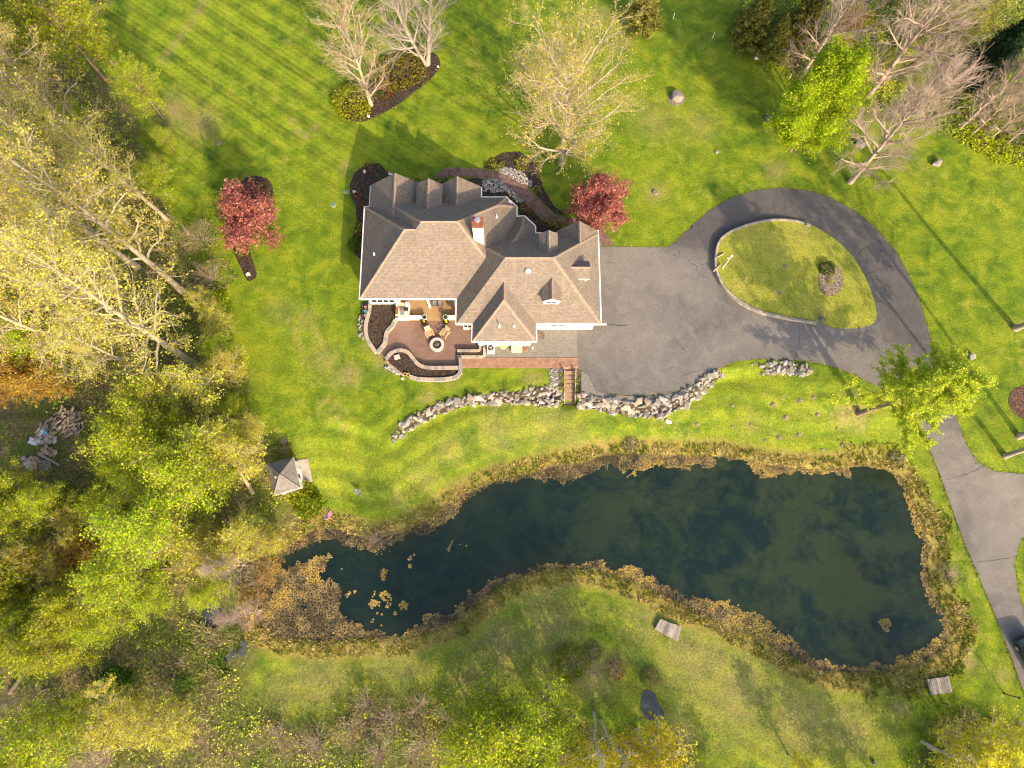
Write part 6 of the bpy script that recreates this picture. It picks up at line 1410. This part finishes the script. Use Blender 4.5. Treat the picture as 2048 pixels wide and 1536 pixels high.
# bottom edge
for x, y, h, k, w in ((1000,1490,11,'lime','large lime tree at the bottom edge, left of the birches'),(1085,1450,9,'lime','lime tree touching the birches on their left'),(945,1455,7,'lime','lime tree at the left end of the bottom group'),(1045,1530,10,'lime','lime tree at the very bottom left of the birches'),
                     (1300,1500,10,'yellow','yellow leafed birch at the bottom with spreading crown'),(1190,1525,9,'yellow','yellow leafed birch at the bottom beside the curved trunk'),(1600,1528,4,'yellow','small yellow leafed tree at the bottom of the southern lawn'),
                     (1985,1500,8,'yellow','yellow tree in the southeast corner'),(1920,1525,7,'yellow','lower yellow tree in the southeast corner'),(240,1450,6,'sparse','thin yellow tree left of centre in the southwest corner'),(335,1440,6,'sparse','thin yellow tree right of the other in the southwest corner'),(40,1500,10,'lime','lime tree in the bottom left corner')):
    plant(k, crown_at(x, y, h), h, w, name={'lime':'lime_tree','yellow':'birch_tree','sparse':'young_tree'}[k], wide=1.3)
# the wood goes on beyond the bottom edge and shades the southern lawn
for x, y, h in ((1320,1650,7),(1480,1650,8),(1760,1650,8),(1960,1650,8)):
    plant('sparse', at(x, y, -.9), h, 'half leafed tree of the southern wood beyond the bottom edge', name='young_tree', group='trees of the southern wood', wide=1.25)
def bare_trunk(name, pts, r0, label, bark):
    """leaning trunk through the points (photo x, photo y, height above ground)"""
    P = []
    for x, y, h in pts:
        z = 0
        for _ in range(4): p = at(x, y, z + h); z = float(gz(p.x, p.y))
        P.append(np.array(p))
    P[0][2] -= .3; q = np.array(smooth_3(P)); o = thing(name, tuple(P[0] + np.array([0,0,.3])), label, 'tree'); t = Tubes(); t.add(q - q[0], np.linspace(r0, r0*.3, len(q)), 8); g = np.random.default_rng(int(pts[0][0]))
    tw = Tubes()
    for k in range(10):
        p, d = along(q - q[0], .55+.45*k/10); Q = path(g, p, spread(g, d, .9), 1.1*g.uniform(.5,1.2), 4, .2, .05); tw.add(Q, np.linspace(.022,.008,5), 4)
        for m in range(4): u, du = along(Q, .3+.2*m); tw.add(path(g, u, spread(g, du, .7), .8, 2, .2, .03), [.015,.012,.006], 3)
    link('trunk', t.mesh('trunk'), BARK[bark], o); link('twigs', tw.mesh('twigs'), BARK[bark], o)
def smooth_3(P, n=5):
    out = []; m = len(P)
    for i in range(m-1):
        p0, p1, p2, p3 = P[max(i-1,0)], P[i], P[i+1], P[min(i+2,m-1)]
        for k in range(n): t = k/n; out.append(0.5*((2*p1)+(-p0+p2)*t+(2*p0-5*p1+4*p2-p3)*t*t+(-p0+3*p1-3*p2+p3)*t**3))
    return out + [P[-1]]
bare_trunk('leaning_birch', [(1187,1425,0),(1190,1450,3.5),(1188,1480,7),(1196,1505,9.5),(1200,1545,12)], .13, 'slim grey white birch trunk at the bottom, the upright one', 'birch'); bare_trunk('leaning_birch', [(1203,1440,0),(1215,1470,3.5),(1235,1495,7),(1260,1525,10)], .13, 'grey white birch trunk at the bottom slanting right', 'birch')
bare_trunk('leaning_birch', [(1843,1483,0),(1870,1497,2.5),(1900,1512,5),(1935,1517,7)], .15, 'pale crooked trunk in the southeast corner', 'birch'); bare_trunk('leaning_birch', [(996,1448,0),(982,1415,.9),(970,1392,2.4),(960,1380,3.4)], .07, 'slender white birch bending over the southern lawn', 'birch')
bare_trunk('dead_tree', [(20,1385,0),(50,1350,1.2),(85,1305,2.0)], .22, 'long dead trunk lying aslant at the lower left', 'brown'); bare_trunk('dead_tree', [(350,935,0),(310,915,2.2),(268,900,4.5)], .34, 'thick broken trunk leaning in the wood above the lime trees', 'pale'); bare_trunk('dead_tree', [(312,947,0),(275,948,1.6),(245,952,2.5)], .22, 'lower broken trunk beside the thick leaning one', 'pale')
bare_trunk('dead_tree', [(505,985,0),(492,960,2.5),(480,940,4.5)], .24, 'straight trunk just west of the shed', 'pale'); bare_trunk('dead_tree', [(482,1085,0),(484,1130,1.0),(482,1165,2.0)], .15, 'thin dead stem above the western weed mat', 'grey')

# ------------------------------------------------------------------ shrubs and bed plants
def shrub(px, py, r, h, cols, label, name='shrub', n=None, size=.13, group=None, z=None, cat='shrub', sx=1.0, rz=0.0, twig=False):
    p = G(px, py) if z is None else at(px, py, z); o = thing(name, tuple(p), label, cat, group, rz); g = np.random.default_rng(int(px*7+py)); n = n or int(260*max(.25, r*r)) ; tw = Tubes()
    for k in range(max(6, int(14*r))):
        a = g.uniform(0, 6.28); e = g.uniform(.15, 1.1); d = np.array([math.sin(e)*math.cos(a), math.sin(e)*math.sin(a), math.cos(e)]); P = path(g, (0,0,-.05), d, (r*math.sin(e)+h*math.cos(e))*g.uniform(.6,.95), 3, .12, .03); tw.add(P, [.018,.014,.010,.006], 3)
        if twig:
            for m in range(6): u, du = along(P, .3+.11*m); tw.add(path(g, u, spread(g, du, .6), .5*r, 2, .15, .03), [.010,.008,.005], 3)
    link('stems', tw.mesh('stems'), BARK['pink' if twig else 'brown'], o)
    u = g.normal(0, 1, (n, 3)); u /= np.linalg.norm(u, axis=1)[:, None]; u[:, 2] = np.abs(u[:, 2]); c = u*(g.uniform(.5,1,n)**.5)[:, None]*np.array([r, r, h])
    c *= (.75+.5*fbm(np.column_stack([np.arctan2(c[:,1], c[:,0])*1.2+px, u[:,2]*2]), 1.0, 3, 2))[:, None]; c[:, 2] += .03
    V, F, C = leaves_np(c, size, cols, g); link('foliage', mesh_np('foliage', V, F, C), M_LEAFR, o); o.scale = (sx, 1, 1); return o
YG = [(0.33,0.35,0.016),(0.42,0.41,0.02),(0.24,0.29,0.016)]; GR = [(0.06,0.11,0.012),(0.10,0.155,0.016),(0.15,0.20,0.02)]; RU = [(0.25,0.11,0.03),(0.33,0.17,0.05),(0.18,0.09,0.03)]; FLO = [(0.55,0.42,0.01),(0.22,0.24,0.012),(0.45,0.38,0.01)]; TANS = [(0.38,0.30,0.15),(0.30,0.24,0.11),(0.24,0.25,0.06)]
shrub(705,205,2.3,1.1,YG,'broad yellow green mound at the west of the long bed',n=2600,size=.16); shrub(800,146,2.6,1.0,[(0.20,0.17,0.02),(0.27,0.22,0.03),(0.13,0.14,0.015)],'low olive gold juniper in the middle of the long bed','juniper_shrub',2800,.16,sx=1.25,rz=.45)
shrub(760,192,.8,.5,GR,'small green plant below the juniper in the long bed'); shrub(848,118,.6,.4,GR,'small green plant at the foot of the grey bare tree'); shrub(770,178,1.4,.5,RU,'rusty dry plants under the juniper',n=350)
shrub(487,496,1.0,.7,[(0.20,0.26,0.02),(0.28,0.32,0.03)],'bright green plant at the foot of the western red tree',n=420,size=.16); shrub(525,373,.55,.5,RU,'rusty round tuft at the top of the western red tree bed'); shrub(529,387,.5,.45,RU,'second rusty tuft below the round one in the red tree bed')
shrub(712,491,.85,1.1,GR,'round dark green bush at the west wall of the house',n=900); shrub(737,335,.6,.5,RU,'rusty tuft in the northwest bed beside the pale stone'); shrub(717,391,.5,.4,RU,'rusty tuft on the west rim bed'); shrub(722,407,.5,.4,RU,'lower rusty tuft in the west rim bed')
shrub(718,452,.45,.4,FLO,'yellowish small plant at the west wall, upper'); shrub(717,466,.45,.4,FLO,'yellowish small plant at the west wall, lower'); shrub(836,366,.6,.6,GR,'green bush between the first two front gables'); shrub(884,364,.6,.6,GR,'green bush between the second and third front gables'); shrub(757,361,.7,.5,GR,'green plant under the northwest gable')
for k, (x, y) in enumerate(((978,334),(991,336),(1004,331),(987,326))): shrub(x, y, .42, .38, YG, 'small round yellow green plant by the river stones, %s' % ('westernmost','southern','eastern','northern')[k], group='plants by the river stones')
shrub(1044,330,.9,.6,YG,'yellow green plant under the golden tree'); shrub(1072,382,.6,.5,YG,'single green plant on the bend of the front walk'); shrub(1055,418,.8,.9,RU,'brown dry shrub in the bed by the entrance',twig=True); shrub(1040,424,.5,.7,GR,'green shrub against the entrance wall')
shrub(1098,442,.7,.5,FLO,'yellow flowers in the entrance bed, western clump','flowers',cat='flowers'); shrub(1120,450,.7,.5,FLO,'yellow flowers in the entrance bed, middle clump','flowers',cat='flowers'); shrub(1134,457,.6,.5,FLO,'yellow flowers in the entrance bed by the gable','flowers',cat='flowers'); shrub(1165,425,.9,.5,YG,'yellow green plant at the foot of the eastern red tree')
for k, (x, y) in enumerate(((1125,752),(1125,764),(1124,778),(1155,751),(1154,764),(1156,779))): shrub(x, y, .36, .42, [(0.25,0.27,0.012),(0.18,0.22,0.012),(0.32,0.30,0.015)], '%s bush on the %s side of the wooden stairs' % (('upper','middle','lower')[k % 3], ('west','east')[k//3]), group='round bushes beside the stairs', z=(-.02,-.12,-.45)[k % 3])
shrub(1653,537,.85,.55,GR,'green leafy plant on the grass island',n=420,size=.16,z=.32); shrub(1659,563,.35,.25,YG,'tiny green plant on the island twig bed',z=.32); shrub(1081,673,.5,.6,RU,'rusty dry plant at the corner of the back wall',twig=True)
shrub(845,735,.55,.35,YG,'bright green plant in the curved planter'); shrub(620,1010,1.5,1.6,[(0.20,0.27,0.01),(0.27,0.31,0.012),(0.14,0.20,0.01)],'bright green bush at the shed corner by the pond',n=1400,size=.2); shrub(603,985,1.4,1.4,YG,'yellow green bush just south of the shed',n=1200,size=.2); shrub(572,902,1.0,.7,RU,'pile of dry brush north of the shed',twig=True)
shrub(430,560,2.0,2.2,TANS,'twiggy half green bush on the wood edge level with the red tree bed',n=1400,twig=True); shrub(405,480,2.2,2.0,TANS,'twiggy pale bush on the wood edge west of the red tree',n=1200,twig=True); shrub(435,600,1.3,1.2,LIME,'bright green bush on the wood edge below the twiggy ones',n=1100,size=.2)
for k, (x, y, r) in enumerate(((455,660,1.6),(462,720,1.7),(470,765,1.6),(485,820,1.8),(510,860,1.6),(335,390,1.6),(320,350,1.6),(350,300,1.2),(440,630,1.3),(500,900,1.5))): plant(('sparse','lime')[k % 2], G(x, y), r*(1.9 + .5*(k % 3)), 'leafy green bush lining the edge of the western wood', 'shrub', 'edge_shrub', 'bushes along the western wood edge', wide=1.35)
for k, (x, y, r) in enumerate(((735,1400,1.8),(780,1440,1.9),(840,1415,1.7),(900,1440,1.8),(700,1450,1.7),(850,1480,2.0),(920,1500,1.8),(760,1500,1.8),(640,1480,1.8),(560,1470,1.7))): shrub(x, y, r, r*.9, TANS if k % 3 else OLIV, 'twiggy brown and green bush in the thicket along the bottom edge', group='twiggy thicket along the bottom', n=420, twig=True)
for k, (x, y, rr) in enumerate(((522,1112,1.5),(540,1140,1.3),(512,1165,1.5),(508,1205,1.4))): shrub(x, y, rr, rr*.8, [(0.48,0.30,0.05),(0.40,0.30,0.06),(0.34,0.20,0.04)], '%s rusty orange bush overhanging the western end of the pond' % ('uppermost','second','third','lowest')[k], group='rusty bushes at the western pond end', n=420, twig=True)
shrub(1140,1325,1.7,1.3,[(0.22,0.26,0.015),(0.16,0.21,0.012)],'green bush alone on the southern lawn',n=900,size=.18,twig=True); shrub(1185,1300,.9,.5,[(0.12,0.09,0.06),(0.2,0.16,0.1)],'dark pile of twigs beside the lone southern bush',twig=True); shrub(1232,1338,1.0,.6,RU,'rusty heap of dry brush on the southern lawn',twig=True); shrub(1300,1355,1.0,.7,OLIV,'rough weeds at the head of the small pool',n=400,twig=True)
for k, (x, y, r) in enumerate(((1890,1450,1.5),(1930,1440,1.4),(1870,1470,1.2),(1950,1470,1.5))): shrub(x, y, r, r*.7, OLIV, 'rough dark bush in the southeast corner by the lawn', group='rough bushes of the southeast corner', n=450, twig=True)
for k, (x, y, r) in enumerate(((1930,268,1.4),(1960,285,1.4),(2000,305,1.5),(2035,315,1.5),(1490,40,1.5),(1515,75,1.4),(1560,40,1.6))): shrub(x, y, r, r*.7, LIME if k < 4 else OLIV, 'leafy bush at the foot of the eastern thicket' if k < 4 else 'olive bush at the edge of the northern trees', group='bushes under the eastern thicket' if k < 4 else 'bushes under the northern trees', n=700, size=.18)
shrub(1795,920,.9,.6,TANS,'dry twigs on the northeast bank of the pond',twig=True,n=200); shrub(1895,1150,1.3,.7,[(0.42,0.33,0.24),(0.36,0.27,0.2)],'pale pinkish brush on the eastern bank of the pond',twig=True,n=160); shrub(760,1078,1.5,.6,[(0.45,0.36,0.25),(0.36,0.28,0.18)],'bleached driftwood and dry brush on the northern bank',twig=True,n=150); shrub(1262,890,1.0,.5,TANS,'dry brush on the bulge of the northern bank',twig=True,n=220)
for k, (x, y, r) in enumerate(((215,1365,1.0),(232,1385,1.0),(205,1390,.9),(250,1360,.9),(225,1348,.8))): shrub(x, y, r, .8, [(0.06,0.15,0.02),(0.10,0.21,0.02),(0.15,0.26,0.03)], 'lush green marsh plant in the dark hollow at the lower left', 'marsh_plant', group='lush marsh plants', n=420, size=.22)

# ------------------------------------------------------------------ ground cover nobody could count
def tufts(name, P, h, cols, label, blades=5, seed=3, lean=.6):
    g = np.random.default_rng(seed); n = len(P); Z = gz(P[:, 0], P[:, 1]); m = n*blades; B = np.repeat(np.column_stack([P, Z]), blades, 0) + np.column_stack([g.normal(0,.06,(m,2)), np.full(m,-.02)])
    a = g.uniform(0, 6.28, m); le = np.repeat(h, blades)*g.uniform(.6,1.3,m); ln = g.uniform(.2,lean,m)*le; tip = B + np.column_stack([np.cos(a)*ln, np.sin(a)*ln, le]); w = .035*g.uniform(.7,1.5,m); s = np.column_stack([-np.sin(a)*w, np.cos(a)*w, np.zeros(m)])
    V = np.stack([B-s, B+s, tip], 1).reshape(-1,3); F = np.arange(3*m).reshape(m,3); C = np.repeat(np.array(cols), blades, 0)*g.uniform(.7,1.25,m)[:, None]
    return tag(link(name, mesh_np(name, V, F, C), M_COL), label, 'grass', kind='stuff')
g = np.random.default_rng(77); lo, hi = pond_w.min(0)-4, pond_w.max(0)+4
C = g.uniform(lo, hi, (90000, 2)); d = poly_dist(C, pond_w); i = inside(C, pond_w); s = np.where(i, -d, d); nz = fbm(C, .5, 51)
wid = np.where(C[:,1] > 4, .9, 1.2) + np.where(C[:,0] > 32, .9, 0)
keep = (s > -.35) & (s < wid*(.5+nz)) & (fbm(C, 1.6, 52) > .36); C = C[keep][:26000]; t = fbm(C, .8, 53) + g.normal(0,.12,len(C))
pal = np.array([(0.17,0.22,0.02),(0.28,0.31,0.035),(0.44,0.38,0.09),(0.58,0.46,0.17),(0.66,0.54,0.25)]); k = np.clip((t*6.5-1.0).astype(int), 0, 4)
tufts('bank_grass', C, .10+.22*g.random(len(C)), pal[k], 'long dry and green grass along the pond bank')
def edge_pts(px, step, jit, closed=True):
    P = [np.array(q) for q in g2(px)]; out = []
    for a, b in zip(P, P[1:] + ([P[0]] if closed else [])):
        L = np.linalg.norm(b-a); m = int(L/step)
        if L < 25: out += [a + (b-a)*t for t in g.random(m)]
    out = np.array(out); return out + g.normal(0, jit, out.shape)
E_ = np.concatenate([edge_pts(DRIVE_PX[:-8], .05, .07, False), edge_pts(FW, .07, .05), edge_pts([(706,244),(735,241),(785,217),(825,188),(862,158),(880,132)], .06, .08, False), edge_pts([(472,410),(484,362),(510,352),(540,362),(548,395),(540,425)], .06, .07, False)])
E_ = E_[~inside(E_, np.array([(-14,20.5),(8.3,20.5),(8.3,33),(-14,35.5)]))]; tt = g.random(len(E_))
tufts('edge_grass', E_, .05+.07*g.random(len(E_)), np.array([(0.13,0.19,0.01),(0.22,0.26,0.02),(0.36,0.31,0.10)])[(tt*3).astype(int)], 'ragged grass creeping over the edges of the drive and beds', 4, 12, 1.3)
def wood_pts(n, polys, seed):
    g = np.random.default_rng(seed); out = []
    for w in polys:
        C = g.uniform(np.maximum(w.min(0), [-64,-32]), np.minimum(w.max(0), [62,70]), (n, 2)); d = poly_dist(C, w); C = C[np.where(inside(C, w), d, -d) + (fbm(C, .35, 91)-.5)*5.0 + g.normal(0,.5,len(C)) > .4]; out.append(C)
    C = np.concatenate(out); return C[~inside(C, pond_w)]
clear = g2(ZW([(-100,200),(300,100),(900,150),(1450,250),(1480,640),(1300,1000),(1050,1250),(500,1350),(-100,1350)]))
C = wood_pts(85000, wood_w, 5); C = C[~(inside(C, clear) & (g.random(len(C)) < .85))]; nz = fbm(C, .22, 61); n2 = fbm(C, .9, 62); C = C[(n2 > .42) ]; n = len(C)
rep = 4; Q = np.repeat(C, rep, 0) + g.normal(0, .16, (n*rep, 2)); hz = np.abs(g.normal(0, .45, n*rep))*(.4+fbm(Q, .3, 63)*1.6); Pts = np.column_stack([Q, gz(Q[:,0], Q[:,1]) + .05 + hz])
V, F, Cc = leaves_np(Pts, .135, [(1,1,1)], g); kk = np.clip((fbm(Q, .16, 64)*7.5 - 1.5 + g.normal(0,.6,len(Q))).astype(int), 0, 4)
wp = np.array([(0.36,0.29,0.15),(0.20,0.31,0.03),(0.34,0.42,0.03),(0.42,0.45,0.03),(0.50,0.40,0.12)]); tag(link('undergrowth', mesh_np('undergrowth', V, F, Cc*wp[kk]), M_COL), 'leafy undergrowth covering the floor of the woods', 'undergrowth', kind='stuff')
C = wood_pts(9000, wood_w, 9); C = C[~inside(C, clear)]; n = len(C); Z = gz(C[:,0], C[:,1]); tw = Tubes(); gg = np.random.default_rng(4)
sw = g2([(330,1200),(500,1200),(520,1310),(480,1420),(330,1420)]); dsw = poly_dist(C, sw); insw = np.where(inside(C, sw), dsw, -dsw) + (fbm(C, .4, 97)-.5)*5 > 0
for q, z, b in zip(C[:6500], Z[:6500], insw[:6500]):
    d = np.array([gg.normal(), gg.normal(), .9 if not b else .35]); P = path(gg, (q[0], q[1], z), d, gg.uniform(.5,1.6), 2, .25, 0); tw.add(P, [.018,.014,.008], 3)
me = tw.mesh('dead_stems', False); tag(link('dead_stems', me, BARK['pink']), 'dry stems and fallen twigs on the floor of the woods', 'twigs', kind='stuff')
C = g.uniform(sw.min(0), sw.max(0), (9000, 2)); dsw = poly_dist(C, sw); C = C[inside(C, sw) & (dsw > fbm(C, .45, 98)*4.5) & ~inside(C, pond_w)]; t = fbm(C, .5, 71)+g.normal(0,.1,len(C)); pal2 = np.array([(0.09,0.17,0.03),(0.15,0.22,0.03),(0.26,0.25,0.06),(0.44,0.36,0.22),(0.52,0.42,0.30)])
tufts('marsh_grass', C, .3+.5*g.random(len(C)), pal2[np.clip((t*6-1).astype(int),0,4)], 'green and bleached marsh grass in the swampy corner', 5, 8, 1.2)
# where several things of a group would share a label, say which by its place in the row
def photo_xy(p):
    d = Vector(p) - Vector((0, 0, CAM_H)); c = d.y*math.sin(TILT) - d.z*math.cos(TILT); v = d.y*math.cos(TILT) + d.z*math.sin(TILT)
    return 1024 + FPX*d.x/c, 768 - FPX*v/c
ORD = ['first','second','third','fourth','fifth','sixth','seventh','eighth','ninth','tenth','eleventh','twelfth','thirteenth','fourteenth','fifteenth','sixteenth','seventeenth','eighteenth','nineteenth','twentieth','twenty-first','twenty-second','twenty-third','twenty-fourth','twenty-fifth','twenty-sixth']
byl = {}
for o in COL.objects:
    if o.parent is None and 'label' in o and 'group' in o: byl.setdefault(o['label'], []).append(o)
SHORT = {'small understorey tree in the western wood': ('small understorey tree in the western wood', 'from the top', 1),
 'tall tree with a pale trunk and tiny yellow buds in the western wood': ('pale trunked tall tree with yellow buds in the western wood', 'from the top', 1),
 'lime green tree in fresh leaf crowding the lower western wood': ('lime green tree in fresh leaf in the western wood', 'from the top', 1),
 'half leafed yellow green tree among the lower western wood': ('half leafed yellow green tree in the western wood', 'from the top', 1),
 'leafy green bush lining the edge of the western wood': ('leafy green bush on the western wood edge', 'from the top', 1),
 'twiggy brown and green bush in the thicket along the bottom edge': ('twiggy brown green bush in the bottom thicket', 'from the left', 0),
 'small orange leafed tree above the western clearing': ('small orange leafed tree above the western clearing', 'from the left', 0),
 'rusty yellow leafed small tree low in the western wood': ('rusty yellow small tree low in the western wood', 'from the left', 0),
 'thin bare tree in the pinkish thicket at the eastern edge': ('thin bare tree in the pinkish eastern thicket', 'from the left', 0),
 'rough dark bush in the southeast corner by the lawn': ('rough dark bush in the southeast corner', 'from the left', 0),
 'leafy bush at the foot of the eastern thicket': ('leafy bush at the foot of the eastern thicket', 'from the left', 0),
 'olive bush at the edge of the northern trees': ('olive bush at the edge of the northern trees', 'from the left', 0),
 'lush green marsh plant in the dark hollow at the lower left': ('lush green marsh plant in the lower left hollow', 'from the left', 0)}
for lb, os_ in byl.items():
    if len(os_) < 2 or lb not in SHORT: continue
    t, w, ax = SHORT[lb]; hh = 0.6*24 if 'tall' in lb else 4.0
    vis = sorted(os_, key=lambda o: photo_xy(o.location + Vector((0, 0, (o.scale.z*14 if 'tall' in lb else 1.0))))[ax])
    for k, o in enumerate(vis): o['label'] = '%s, %s %s' % (t, ORD[k], w)
